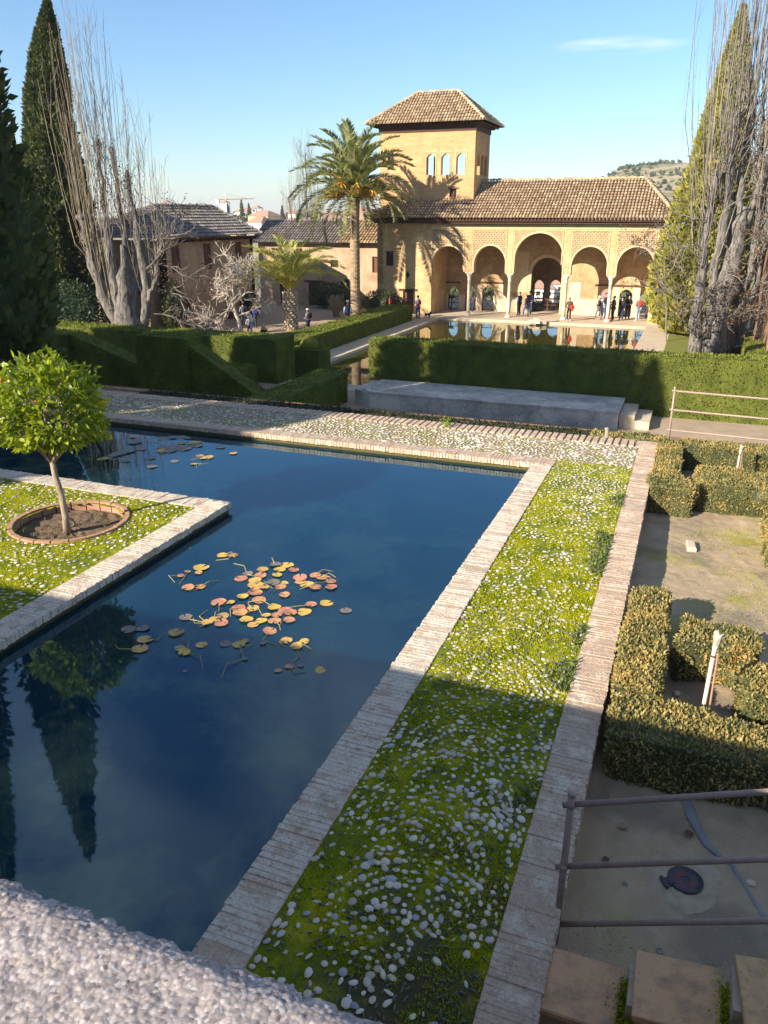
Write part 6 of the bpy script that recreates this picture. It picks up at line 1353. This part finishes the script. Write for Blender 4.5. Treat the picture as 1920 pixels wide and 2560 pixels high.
# flat hose across the bed
m = MB(); P = [(.43, 5.52), (.50, 5.25), (.60, 5.0), (.77, 4.84), (.88, 4.6), (.99, 4.36), (1.08, 4.0)]; W_ = [.045, .04, .024, .018, .02, .03, .03]; vs = []; fs = []
for i, (x, y) in enumerate(P):
    a = P[max(i - 1, 0)]; b = P[min(i + 1, len(P) - 1)]; t = Vector((b[0] - a[0], b[1] - a[1])).normalized(); u_ = Vector((-t.y, t.x)); w_ = W_[i]
    for (s, z) in ((-1, .0), (-.5, .016), (.5, .016), (1, .0)): vs.append((x + u_.x * s * w_, y + u_.y * s * w_, GZ + .012 + z))
for i in range(len(P) - 1):
    for j in range(3): fs.append((i * 4 + j, i * 4 + j + 1, (i + 1) * 4 + j + 1, (i + 1) * 4 + j))
m.add(vs, fs); tag(m.build('garden_hose', M['hose'], smooth=True), 'flattened blue grey hose lying across the shaded bed', 'hose')
# pruned stakes
M['limewash'] = plain('worn_limewash', (0.56, 0.50, 0.43), .9, .3, 18)
def stake(x, y, h, r, label):
    o = tag(empty('pruned_stem', (x, y, GZ - .03)), label, 'stem'); m = MB(); m.tube([(0, 0, 0), (.006, .0, h * .4), (.012, 0, h * .85), (.016, 0, h * .92)], [r, r * .92, r * .95, r * 1.25], 9); m.build('trunk', M['limewash'], o, True)
    m = MB(); m.tube([(.016, 0, h * .9), (.02, 0, h * .97), (.005, .01, h * 1.03)], [r * 1.3, r * 1.7, r * .9], 8); m.tube([(.02, 0, h * .94), (.075, .01, h)], [r * .9, r * .6], 6); m.tube([(.02, 0, h * .94), (.05, -.03, h * 1.02)], [r * .7, r * .4], 6); m.build('knuckle', M['palebark'], o)
    m = MB(); m.tube([(.055, 0, .03), (.045, 0, h * .82)], .009, 6); m.build('cane', M['ring'], o)
    m = MB()
    for z in (h * .28, h * .78): m.lathe([(r * 1.12, z), (r * 1.2, z + .008), (r * 1.12, z + .016)], 10, (.008, 0, 0))
    m.build('tie', M['wood'], o)
stake(.54, 6.47, 1.0, .021, 'whitewashed pruned stem tied to a cane in the near box bed'); stake(1.05, 14.0, .7, .018, 'whitewashed pruned stem in the far box bed')
def rock(label, x, y, z, sx, sy, sz, rz, mat='stone', name='stone', seed=1):
    b = bmesh.new(); bmesh.ops.create_icosphere(b, subdivisions=2, radius=1.0); r_ = random.Random(seed)
    for v in b.verts: f = 1 + r_.uniform(-.13, .13); v.co = Vector((v.co.x * sx * f, v.co.y * sy * f, v.co.z * sz * f))
    me = bpy.data.meshes.new(name); b.to_mesh(me); b.free(); me.materials.append(M[mat]); return tag(obj(name, me, None, (x, y, z), (0, 0, rz)), label, 'stone')
b = brick_mesh(.12, .26, .07, .015, 88); b.materials.append(M['stone']); tag(obj('stone', b, None, (.40, 10.8, GZ + .02), (.05, .05, .1)), 'pale brick shaped stone lying in the bare sunny bed', 'stone')
for i, (x, y, s, lab) in enumerate(((.33, 6.95, .035, 'small pale stone in the dark gap of the near box bed'), (.40, 5.6, .06, 'rounded grey stone at the head of the hose'), (.88, 4.72, .03, 'grey stone beside the hose bend'))): rock(lab, x, y, GZ + .02, s, s * 1.2, s * .6, i, seed=i)
# fallen leaves and clods in the bed
def fallen(label, x, y, L, W, rz, mat, curl=.3):
    V, F = leaf_mesh(); L = L * .62; V = [(a * L, b * W * .62 * L / .1, GZ + .018 + curl * L * (a - .5) ** 2 + abs(b) * curl * L * .5) for a, b, c in V]; me = mesh_np('fallen_leaf', [(p[0], p[1], p[2] - GZ) for p in V], F, M[mat], True); return tag(obj('fallen_leaf', me, None, (x, y, GZ), (0, 0, rz)), label, 'leaf', 'fallen leaves in the shaded bed')
M['leafbrown'] = plain('tan_dead_leaf', (0.26, 0.17, 0.10), .8, .3, 30)
for (x, y, L, rz, mt, lab) in ((-.12, 5.28, .17, -.6, 'leafbrown', 'long tan fallen leaf nearest the shaded hedge'), (.02, 5.3, .10, .3, 'leafbrown', 'short tan fallen leaf right of the long one'), (-.02, 4.98, .12, -.5, 'leafbrown', 'curled tan fallen leaf in the middle of the bed'), (-.10, 4.58, .09, .2, 'deadleaf', 'dark red fallen leaf by the iron post'), (.06, 4.42, .07, -.9, 'slate', 'small dark fallen leaf left of the manhole'), (.30, 3.95, .09, -.5, 'slate', 'dark fallen leaf between the manhole and the slabs'), (.44, 5.06, .12, .1, 'deadleaf', 'dark curled fallen leaf above the manhole')): fallen(lab, x, y, L, .35, rz, mt)
M['gritstone'] = plain('grit_stones', (0.36, 0.29, 0.21), .9, .6, 40)
k = 5200; cp = np.column_stack([rs.uniform(-.25, 2.0, k), 3.6 + 8.2 * rs.uniform(size=k) ** 2.2]); V_ = []; F_ = []; base = 0; cz = gz(cp[:, 0], cp[:, 1])
for i in range(k):
    V, F = PEB[rs.randint(8)]; s = rs.uniform(.002, .0075); V_.append(V * np.array([s, s * rs.uniform(.6, 1), s * .7]) + np.array([cp[i, 0], cp[i, 1], cz[i] - .001])); F_.extend([tuple(a + base for a in f) for f in F]); base += len(V)
tag(obj('grit', mesh_np('grit', np.concatenate(V_), F_, M['gritstone'], True)), 'loose grit on the garden soil', 'grit', kind='stuff')
nb = 9000; bp = np.column_stack([rs.uniform(-.2, 2.4, nb), rs.uniform(3.6, 11.8, nb)]); mk = fbm(np.column_stack([bp, 0 * bp[:, 0]]), .9, 4, 15) > .53; bp = bp[mk]; n = len(bp); C = np.column_stack([bp, gz(bp[:, 0], bp[:, 1])]); D = rand_unit(n); D[:, 2] = abs(D[:, 2]) + .3; D /= np.linalg.norm(D, axis=1)[:, None]; V, F = leaf_quads(C, D, .022, .009); tag(obj('bed_moss', mesh_np('bed_moss', V, F, M['mossblade'], rnd=np.repeat(rs.uniform(size=n), 4))), 'thin moss on the garden soil', 'moss', kind='stuff')
# little weed and short stakes on the far outer border
wd = tag(empty('weed', (-4.35, 14.72, 0)), 'small light green weed on the far border bricks', 'plant'); C = np.abs(rs.normal(size=(90, 3))) * np.array([.05, .05, .09]) * np.sign(rs.normal(size=(90, 3)) * np.array([1, 1, 0]) + np.array([0, 0, 1])); D = rand_unit(90); D[:, 2] = abs(D[:, 2]); V, F = leaf_quads(C, D, .055, .026); obj('leaves', mesh_np('leaves', V, F, M['orangeleaf'], rnd=np.repeat(rs.uniform(size=90), 4)), wd)
for (x, h, lab) in ((-6.85, .22, 'thin dark stake on the far border, leftmost'), (-4.62, .2, 'thin dark stake beside the green weed'), (-1.25, .2, 'short pale stump post on the far border near its corner')):
    m = MB(); t = .012 if 'pale' not in lab else .035; m.tube([(0, 0, 0), (.005, 0, h * .7), (-.01, 0, h)], [t, t * .9, t * 1.1], 6); m.tube([(0, 0, h * .75), (.03, 0, h * .9)], [t * .7, t * .5], 5); tag(m.build('border_stake', M['wood' if 'dark' in lab else 'palebark'], loc=(x, 15.12, -.02)), lab, 'stake')
# ---------------------------------------------------------------- people
BAKE = []
def skin_obj(name, pts, edges, parent, mat, sub=1):
    """pts: list of (co, radius)"""
    me = bpy.data.meshes.new(name); me.from_pydata([p[0] for p in pts], edges, []); me.materials.append(mat); o = obj(name, me, parent)
    md = o.modifiers.new('skin', 'SKIN'); md.use_smooth_shade = True
    for i, p in enumerate(pts):
        r = p[1]; me.skin_vertices[0].data[i].radius = r if isinstance(r, tuple) else (r, r); me.skin_vertices[0].data[i].use_root = (i == 0)
    s = o.modifiers.new('sub', 'SUBSURF'); s.levels = sub; s.render_levels = sub; BAKE.append(o); return o
CL = {}
def cm_(name, col):
    if name not in CL: CL[name] = cloth(name, col)
    return CL[name]
COLS = dict(black=(.018, .018, .022), navy=(.025, .032, .06), charcoal=(.05, .05, .055), grey=(.16, .16, .17), white=(.70, .68, .64), red=(.50, .03, .03), jeans=(.07, .10, .19), palejeans=(.30, .37, .47), blue=(.03, .06, .30), brown=(.10, .06, .04), plaid=(.30, .07, .06), stripe=(.30, .28, .27), lightblue=(.42, .52, .66), tan=(.42, .33, .22), hairdark=(.02, .014, .01), hairbrown=(.07, .04, .022), hairgrey=(.30, .28, .26), hairred=(.12, .045, .02))
def person(loc, face, label, h=1.72, top='black', legs='jeans', hair='hairdark', hat=None, arms=('down', 'down'), pose='stand', coat=False, long_hair=False, shoes='black', bag=None, sleeve=None, item=None):
    """figure facing its own -y; face = rotation about z"""
    k = h / 1.72; o = tag(empty('person', loc, face), label, 'person'); o.scale = (k, k, k)
    dz = {'stand': 0, 'walk': -.015, 'crouch': -.52, 'sit': -.42, 'lean': 0}[pose]
    lx = .04 if pose == 'lean' else 0; fy = -.10 if pose in ('crouch', 'sit') else 0
    J = dict(pel=(0, 0, .95 + dz), waist=(0, fy * .3, 1.10 + dz), chest=(lx, fy, 1.32 + dz), neck=(lx, fy - .01, 1.47 + dz), h0=(lx, fy - .02, 1.555 + dz), h1=(lx, fy - .015, 1.63 + dz), h2=(lx, fy - .005, 1.695 + dz), chin=(lx, fy - .065, 1.55 + dz), nose=(lx, fy - .105, 1.605 + dz))
    for s, n in ((-1, 'l'), (1, 'r')):
        J['hip' + n] = (s * .09, 0, .90 + dz)
        if pose == 'walk': J['kn' + n] = (s * .095, -.13 * s - .02, .50); J['an' + n] = (s * .09, -.22 * s + .05, .10); J['toe' + n] = (s * .095, -.22 * s - .11, .045)
        elif pose == 'crouch': J['kn' + n] = (s * .14, -.36, .46); J['an' + n] = (s * .12, -.10, .10); J['toe' + n] = (s * .13, -.26, .045)
        elif pose == 'sit': J['kn' + n] = (s * .11, -.42, .50); J['an' + n] = (s * .11, -.40, .10); J['toe' + n] = (s * .12, -.56, .045)
        else: J['kn' + n] = (s * .10, -.03, .50); J['an' + n] = (s * .105, .02, .10); J['toe' + n] = (s * .125, -.14, .045)
        ar = arms[0 if n == 'l' else 1]; J['sh' + n] = (lx + s * .175, fy, 1.40 + dz)
        e, w = {'down': ((.24, .03, 1.13), (.245, -.05, .90)), 'bent': ((.25, .04, 1.13), (.13, -.20, 1.10)), 'phone': ((.25, -.16, 1.20), (.07, -.34, 1.46)), 'out': ((.27, -.05, 1.15), (.30, -.24, 1.02)), 'swing': ((.25, .12, 1.15), (.23, .04, .93)), 'pocket': ((.26, .06, 1.14), (.19, -.04, .96))}[ar]
        J['el' + n] = (lx + s * e[0], fy + e[1], e[2] + dz); J['wr' + n] = (lx + s * w[0], fy + w[1], w[2] + dz)
        d = Vector(J['wr' + n]) - Vector(J['el' + n]); d.normalize(); J['pa' + n] = tuple(Vector(J['wr' + n]) + d * .07); J['fi' + n] = tuple(Vector(J['wr' + n]) + d * .16 + Vector((0, -.02, 0))); J['th' + n] = tuple(Vector(J['wr' + n]) + d * .07 + Vector((-s * .045, -.035, 0)))
    def graph(names, edges): idx = {n: i for i, (n, r) in enumerate(names)}; return [(J[n], r) for n, r in names], [(idx[a], idx[b]) for a, b in edges]
    N = [('pel', .10), ('waist', .105), ('chest', (.13, .10)), ('neck', .05), ('h0', (.062, .07)), ('h1', (.078, .092)), ('h2', (.062, .075)), ('nose', .016)]
    Eg = [('pel', 'waist'), ('waist', 'chest'), ('chest', 'neck'), ('neck', 'h0'), ('h0', 'h1'), ('h1', 'h2'), ('h1', 'nose')]
    for n in 'lr':
        N += [('hip' + n, .085), ('kn' + n, .055), ('an' + n, .036), ('toe' + n, .036), ('sh' + n, .05), ('el' + n, .038), ('wr' + n, .026), ('pa' + n, .032), ('fi' + n, .016), ('th' + n, .011)]
        Eg += [('pel', 'hip' + n), ('hip' + n, 'kn' + n), ('kn' + n, 'an' + n), ('an' + n, 'toe' + n), ('chest', 'sh' + n), ('sh' + n, 'el' + n), ('el' + n, 'wr' + n), ('wr' + n, 'pa' + n), ('pa' + n, 'fi' + n), ('pa' + n, 'th' + n)]
    p, e = graph(N, Eg); skin_obj('body', p, e, o, M['skin'])
    if coat: J['hem'] = (0, .0, .62)
    N = [('waist', .145), ('pel', .15), ('chest', (.175, .135)), ('neck', .07)]; Eg = [('pel', 'waist'), ('waist', 'chest'), ('chest', 'neck')]
    if coat: N += [('hem', (.19, .16))]; Eg += [('pel', 'hem')]
    for n in 'lr': N += [('sh' + n, .075), ('el' + n, .058), ('wr' + n, .045)]; Eg += [('chest', 'sh' + n), ('sh' + n, 'el' + n), ('el' + n, 'wr' + n)]
    p, e = graph(N, Eg); skin_obj('jacket', p, e, o, cm_(top, COLS[top]))
    if sleeve:
        for n in 'lr': p, e = graph([('sh' + n, .082), ('el' + n, .066), ('wr' + n, .052)], [('sh' + n, 'el' + n), ('el' + n, 'wr' + n)]); skin_obj('sleeve', p, e, o, cm_(sleeve, COLS[sleeve]))
    N = [('pel', .135)]; Eg = []
    for n in 'lr': N += [('hip' + n, .105), ('kn' + n, .075), ('an' + n, .062)]; Eg += [('pel', 'hip' + n), ('hip' + n, 'kn' + n), ('kn' + n, 'an' + n)]
    p, e = graph(N, Eg); skin_obj('trousers', p, e, o, cm_(legs, COLS[legs]))
    for n in 'lr': p, e = graph([('an' + n, .05), ('toe' + n, .048)], [('an' + n, 'toe' + n)]); skin_obj('shoe', p, e, o, cm_(shoes, COLS[shoes]))
    hx, hy, hz = J['h1']; b = bmesh.new(); bmesh.ops.create_uvsphere(b, u_segments=12, v_segments=9, radius=1)
    for v in list(b.verts):
        v.co = Vector((v.co.x * .092, v.co.y * .108 + .018, v.co.z * .112 + .022))
    bmesh.ops.delete(b, geom=[v for v in b.verts if v.co.y < -.035 and v.co.z < .055], context='VERTS'); me = bpy.data.meshes.new('hair'); b.to_mesh(me); b.free(); me.materials.append(cm_(hair, COLS[hair])); me.polygons.foreach_set('use_smooth', np.ones(len(me.polygons), dtype=bool)); obj('hair', me, o, (hx, hy, hz))
    if long_hair:
        q = MB(); q.tube([(hx, hy + .05, hz + .02), (hx, hy + .085, hz - .12), (hx, hy + .10, hz - .34)], [.085, .10, .06], 8); q.build('long_hair', cm_(hair, COLS[hair]), o, True)
    if hat:
        b = bmesh.new(); bmesh.ops.create_uvsphere(b, u_segments=12, v_segments=9, radius=1)
        for v in b.verts: v.co = Vector((v.co.x * .105, v.co.y * .12 + .008, v.co.z * .11 + .055))
        bmesh.ops.delete(b, geom=[v for v in b.verts if v.co.z < .02], context='VERTS'); me = bpy.data.meshes.new('hat'); b.to_mesh(me); b.free(); me.materials.append(cm_(hat, COLS[hat])); obj('hat', me, o, (hx, hy, hz))
    if bag:
        c = J['chest']; q = MB(); q.lathe([(.05, -.2), (.13, -.16), (.15, .0), (.12, .16), (.04, .2)], 10, (c[0], c[1] + .2, c[2] - .02)); q.build('backpack', cm_(bag, COLS[bag]), o, True)
    if item:
        w = Vector(J['elr']) * .45 + Vector(J['wrr']) * .55; q = MB(); vs_ = [(w.x - .12, w.y - .05, w.z + .09), (w.x + .16, w.y - .06, w.z + .11), (w.x + .2, w.y - .09, w.z - .1), (w.x + .06, w.y - .1, w.z - .42), (w.x - .1, w.y - .09, w.z - .25)]; q.prism(vs_, (0, .14, 0)); b_ = q.build('folded_coat', cm_(item, COLS[item]), o, fix=True); md = b_.modifiers.new('b', 'BEVEL'); md.width = .05; md.segments = 2
    return o
Z = LZ
person((-16.9, 63.9, Z + .002), R(160), 'person with long dark hair in dark jacket walking behind the first column', 1.72, 'charcoal', 'navy', 'hairdark', None, ('swing', 'down'), 'walk', long_hair=True, shoes='white')
person((-12.95, 63.2, Z + .002), R(-120), 'person with grey hair in navy coat and white bag strap beside the central doorway', 1.84, 'navy', 'navy', 'hairgrey', None, ('bent', 'down'), 'stand', sleeve='lightblue')
person((-12.25, 63.95, Z + .002), R(20), 'tall person in navy coat at the back of the group of three', 1.86, 'navy', 'jeans', 'hairbrown', None, ('pocket', 'bent'), 'stand')
person((-12.3, 62.7, Z + .002), R(-100), 'person with curly brown hair in long dark coat in front of the central doorway', 1.72, 'charcoal', 'jeans', 'hairred', None, ('pocket', 'pocket'), 'walk', coat=True)
person((-8.75, 61.45, Z + .002), R(15), 'person in dark clothes carrying a red coat by the third column', 1.70, 'brown', 'black', 'hairdark', None, ('pocket', 'bent'), 'stand', long_hair=True, shoes='white', item='red')
person((-6.75, 63.0, Z + .002), R(-100), 'person in white cap and dark vest left of the fourth column', 1.74, 'charcoal', 'grey', 'hairgrey', 'white', ('bent', 'bent'), 'walk', sleeve='brown')
person((-6.35, 64.0, Z + .002), R(60), 'tall person behind the one in the white cap', 1.9, 'charcoal', 'palejeans', 'hairbrown', None, ('bent', 'down'), 'stand', shoes='red')
person((-5.62, 62.5, Z + .002), R(-60), 'person dressed in black directly behind the fourth column', 1.84, 'black', 'black', 'hairdark', None, ('bent', 'bent'), 'stand', shoes='red')
person((-5.05, 63.1, Z + .002), R(-20), 'slim person in black left of the pair under the last arch', 1.72, 'black', 'navy', 'hairdark', None, ('bent', 'down'), 'stand', long_hair=True)
person((-4.65, 63.8, Z + .002), R(20), 'person in black jacket holding a phone under the last arch', 1.84, 'black', 'black', 'hairdark', None, ('bent', 'bent'), 'stand', sleeve='charcoal')
person((-3.85, 63.1, Z + .002), R(-140), 'person in grey jacket and pale jeans under the last arch', 1.78, 'grey', 'palejeans', 'hairgrey', None, ('bent', 'bent'), 'stand', bag='red', shoes='white')
person((-3.25, 64.9, Z + .002), R(110), 'person in red plaid jacket at the right end of the portico', 1.76, 'plaid', 'charcoal', 'hairred', None, ('bent', 'bent'), 'walk')
person((-1.75, 61.9, Z + .002), R(80), 'person in dark clothes sitting low at the right end of the lawn edge', 1.5, 'charcoal', 'navy', 'hairdark', None, ('bent', 'bent'), 'crouch')
person((-19.72, 58.1, Z + .002), R(170), 'person in red jacket and jeans leaning at the end of the long hedge', 1.78, 'red', 'jeans', 'hairdark', None, ('bent', 'phone'), 'stand', bag='white')
person((-22.6, 59.6, Z - .028), R(-75), 'person in dark jacket with red sleeves passing the small palace door', 1.72, 'charcoal', 'navy', 'hairbrown', None, ('swing', 'down'), 'walk', sleeve='red')
person((-23.1, 52.4, Z - .028), R(-150), 'person in cap and navy vest standing behind the long hedge', 1.82, 'navy', 'navy', 'hairgrey', 'white', ('down', 'down'), 'stand', sleeve='lightblue')
person((-24.2, 48.2, Z - .028), R(-100), 'person in white knitted hat taking a photo right of the young palm', 1.64, 'stripe', 'navy', 'hairdark', 'white', ('phone', 'bent'), 'stand', bag='black')
person((-27.25, 45.9, Z - .028), R(-60), 'person in white jacket and blue jeans raising a camera in the courtyard', 1.66, 'white', 'palejeans', 'hairbrown', None, ('phone', 'phone'), 'stand', long_hair=True)
person((-28.0, 46.9, Z - .028), R(30), 'person with red shoulder bag sitting beside the small bare tree', 1.6, 'stripe', 'navy', 'hairred', None, ('bent', 'bent'), 'sit', bag='red')
person((-29.0, 49.3, Z - .028), R(-170), 'person in blue top standing behind the seated group', 1.62, 'blue', 'navy', 'hairdark', None, ('bent', 'bent'), 'stand', long_hair=True)
person((-29.75, 49.1, Z - .028), R(-140), 'person in grey jacket with backpack beside the one in blue', 1.78, 'grey', 'navy', 'hairdark', None, ('bent', 'bent'), 'stand', bag='navy')
person((-26.55, 46.1, Z - .028), R(100), 'person in tan and black sitting on the ground right of the white jacket', 1.5, 'tan', 'black', 'hairgrey', None, ('bent', 'bent'), 'crouch')
person((-33.0, 37.3, Z - .028), R(0), 'small figure in white at the foot of the bare poplar', 1.7, 'white', 'navy', 'hairdark', None, ('bent', 'down'), 'stand')
rock('rounded pale boulder at the foot of the small bare tree', -28.75, 46.4, Z + .15, .38, .3, .3, .3, 'stone', 'boulder', 9)
dg = bpy.context.evaluated_depsgraph_get()
for o in BAKE:
    me = bpy.data.meshes.new_from_object(o.evaluated_get(dg)); me.name = o.data.name; mt = o.data.materials[0]; o.modifiers.clear(); o.data = me
    if not me.materials: me.materials.append(mt)
# small black dog by the palace corner
def dog(loc, rz):
    o = tag(empty('dog', loc, rz), 'small black dog by the corner of the palace terrace', 'dog'); me = None
    P = [((0, 0, .30), .085), ((0, -.18, .31), .1), ((0, .2, .29), .075), ((0, -.30, .40), .06), ((0, -.36, .47), .065), ((0, -.47, .44), .035), ((0, .33, .36), .02), ((0, .42, .44), .014), ((.035, -.34, .54), .018), ((-.035, -.34, .54), .018)]
    Eg = [(0, 1), (0, 2), (1, 3), (3, 4), (4, 5), (2, 6), (6, 7), (4, 8), (4, 9)]; b = len(P)
    for s in (-1, 1):
        P += [((s * .06, -.2, .2), .04), ((s * .06, -.19, .11), .026), ((s * .06, -.21, .02), .024)]; Eg += [(1, b), (b, b + 1), (b + 1, b + 2)]; b += 3
        P += [((s * .06, .2, .2), .05), ((s * .06, .16, .15), .034), ((s * .06, .24, .09), .024), ((s * .06, .21, .02), .024)]; Eg += [(2, b), (b, b + 1), (b + 1, b + 2), (b + 2, b + 3)]; b += 4
    BAKE.clear(); q = skin_obj('body', P, Eg, o, cm_('black', COLS['black'])); dg = bpy.context.evaluated_depsgraph_get(); me = bpy.data.meshes.new_from_object(q.evaluated_get(dg)); q.modifiers.clear(); q.data = me
    if not me.materials: me.materials.append(CL['black'])
dog((-19.3, 59.2, Z + .002), R(60))
# ---------------------------------------------------------------- the town across the valley
def tz(x, y): return float(terrain_z(np.array([float(x)]), np.array([float(y)]))[0])
def far_house(x, y, w, d, h, rz, wall_m, label, windows=True, ztop=None, nwin=(3, 2), group='white houses across the valley'):
    z = tz(x, y) - .6
    if ztop is not None: z = ztop - h
    o = tag(empty('town_house', (x, y, z), rz), label, 'house', group); m = MB(); m.box((-w / 2, -d / 2, -8), (w / 2, d / 2, h)); m.build('wall', M[wall_m], o)
    m = MB(); e = .35; rr = w * .28; zz = d * .26
    m.add([(-w / 2 - e, -d / 2 - e, h), (w / 2 + e, -d / 2 - e, h), (w / 2 + e, d / 2 + e, h), (-w / 2 - e, d / 2 + e, h), (-w / 2 + rr, 0, h + zz), (w / 2 - rr, 0, h + zz)], [(0, 1, 5, 4), (1, 2, 5), (2, 3, 4, 5), (3, 0, 4), (3, 2, 1, 0)]); m.build('roof', M['tilered'], o)
    if windows:
        nx, nz = nwin
        for i in range(nx):
            for j in range(nz):
                ww, hh = w / nx * .36, h / nz * .46; cx = -w / 2 + (i + .5) * w / nx; cz = (j + .5) * h / nz; m = MB(); m.box((cx - ww / 2, -d / 2 - .04, cz - hh / 2), (cx + ww / 2, -d / 2 - .005, cz + hh / 2)); m.build('window', M['glass'], o)
    return o
far_house(-35.6, 196, 7.5, 7, 6.5, .15, 'white', 'white house seen through the left window of the central doorway', ztop=-12.3, nwin=(3, 3))
far_house(-30.2, 199, 6.5, 7, 6.0, -.1, 'white', 'white house seen through the right window of the central doorway', ztop=-11.4, nwin=(3, 3))
far_house(-44.5, 215, 8, 7, 5.5, .1, 'white', 'white house on the slope behind the doorway houses', ztop=-13.4, nwin=(3, 2))
far_house(-58.0, 190, 8, 7, 6, .2, 'white', 'white house behind the leftmost portico window', ztop=-18.2, nwin=(3, 2))
far_house(-50, 185, 8, 7, 6, .1, 'white', 'white house behind the third portico window', ztop=-16.6, nwin=(3, 2))
far_house(-20, 190, 8, 7, 6, .1, 'white', 'white house behind the portico window under the fourth arch', ztop=-13.5, nwin=(3, 2))
rt_ = np.random.RandomState(404); cnt = 0
TL = 'small pale town house with red roof on the skyline above the courtyard roofs'
for i in range(80):
    y = rt_.uniform(330, 560); q = rt_.uniform(-.72, -.30); x = q * y; w = rt_.uniform(7, 14); h = rt_.uniform(4, 8)
    far_house(x, y, w, rt_.uniform(7, 11), h, rt_.uniform(-.5, .5), 'white' if rt_.uniform() < .75 else 'plaster', TL, False, group='town houses on the skyline')
# little white mirador tower with red pyramid roof on the skyline
def mini_tower(x, y, zt, label, s=1.0):
    o = tag(empty('town_tower', (x, y, zt - 9 * s)), label, 'tower'); m = MB(); m.box((-2.6 * s, -2.6 * s, -9), (2.6 * s, 2.6 * s, 6 * s)); m.build('wall', M['white'], o)
    for (a, b) in ((-2.6, -2.6), (2.2, -2.6), (-2.6, 2.2), (2.2, 2.2), (-.2, -2.6)): m = MB(); m.box((a * s, b * s, 6 * s), ((a + .4) * s, (b + .4) * s, 8.3 * s)); m.build('pillar', M['white'], o)
    m = MB(); m.add([(-3.2 * s, -3.2 * s, 8.3 * s), (3.2 * s, -3.2 * s, 8.3 * s), (3.2 * s, 3.2 * s, 8.3 * s), (-3.2 * s, 3.2 * s, 8.3 * s), (0, 0, 10.3 * s)], [(0, 1, 4), (1, 2, 4), (2, 3, 4), (3, 0, 4), (3, 2, 1, 0)]); m.build('roof', M['tilered'], o)
mini_tower(-229.4, 400, 8.3, 'white open tower with red pyramid roof on the skyline', .85); mini_tower(-249.5, 400, 11.2, 'low pale tower with brown roof on the skyline above the grey house roof', .7); mini_tower(-288, 400, 11.5, 'white tower with red roof behind the bare poplar', .8)
# tower crane
cr2 = tag(empty('tower_crane', (-252, 405, tz(-252, 405))), 'red and white tower crane on the skyline', 'crane'); zt = 12.5 - tz(-252, 405)
m = MB(); m.tube([(0, 0, 0), (0, 0, zt + 3)], .35, 4); m.build('mast', M['white'], cr2); m = MB(); m.tube([(-6, 0, zt), (16, 3, zt + .4)], .3, 4); m.tube([(0, 0, zt + 3), (12, 2, zt + .4)], .08, 3); m.tube([(0, 0, zt + 3), (-5, 0, zt)], .08, 3); m.build('jib', M['tilered'], cr2); m = MB(); m.box((-6.5, -.7, zt - 2), (-4.5, .7, zt)); m.build('counterweight', M['white'], cr2)
# far cypresses and tree masses
for i, (x, y, h, r, lab) in enumerate(((-238, 398, 15, 1.8, 'dark cypress on the skyline left of the white tower'), (-233.5, 398, 13, 1.2, 'thin cypress next to the wider one on the skyline'), (-213, 398, 11, 1.5, 'cypress on the skyline right of the white tower'), (-247.5, 399, 13, 1.0, 'thin cypress under the crane jib'), (-203, 400, 7, 1.3, 'small cypress right of the skyline group'), (-75, 330, 10, 1.0, 'small far cypress above the palace roof'), (-71, 330, 11, 1.0, 'far cypress above the palace roof, right of its twin'))):
    cypress('far_cypress', (x, y, tz(x, y) - .5 if y > 350 else tz(x, y) - .5), (h + 0.0) if y > 350 else h + 4, r, 900, lab, seed=80 + i, size=.9, trunk=False)
def wood_mass(name, label, n, xr, yr, seed):
    r_ = np.random.RandomState(seed); C = []
    for i in range(n):
        y = r_.uniform(*yr); x = r_.uniform(*xr) * y; z = tz(x, y); R_ = r_.uniform(2, 4.5); k = 150; d = r_.normal(size=(k, 3)); d /= np.linalg.norm(d, axis=1)[:, None]; C.append(np.array([x, y, z + R_ * .6]) + d * R_ * np.array([1, 1, 1.1]) * r_.uniform(.6, 1, (k, 1)))
    C = np.concatenate(C); V, F = leaf_quads(C, rand_unit(len(C)), 1.9, 1.3); tag(obj(name, mesh_np(name, V, F, M['shrub'], rnd=np.repeat(r_.uniform(size=len(C)), 4))), label, 'trees', kind='stuff')
wood_mass('valley_trees', 'trees on the slope across the valley', 130, (-.36, .02), (120, 260), 1)
wood_mass('town_trees', 'trees between the skyline houses', 130, (-.74, -.25), (320, 520), 2)
r_ = np.random.RandomState(9); n = 1300; y = r_.uniform(720, 1000, n); x = r_.uniform(-150, 120, n); z = terrain_z(x, y); kp = fbm(np.column_stack([x, y, z * 3]), .03, 3, 5) > .47; C = np.column_stack([x, y, z])[kp]; D = rand_unit(len(C)); D[:, 2] = abs(D[:, 2]); V, F = leaf_quads(np.repeat(C, 3, 0), np.repeat(D, 3, 0) * .5 + rand_unit(len(C) * 3) * .6, 5.0, 4.0)
tag(obj('hill_scrub', mesh_np('hill_scrub', V, F, M['shrub'], rnd=r_.uniform(size=len(V)))), 'dark scrub dotted over the far dry hill', 'scrub', kind='stuff')
# ---------------------------------------------------------------- air
hz = NT('haze'); pv = hz.n('VolumePrincipled'); pv.inputs['Color'].default_value = (.80, .86, .95, 1); pv.inputs['Density'].default_value = 0.00022; pv.inputs['Anisotropy'].default_value = 0.2
hz.t.links.new(pv.outputs[0], hz.out.inputs['Volume'])
m = MB(); m.box((-2400, -75, -40), (2300, 4100, 72)); ho = tag(m.build('haze', hz.m), kind='stuff')
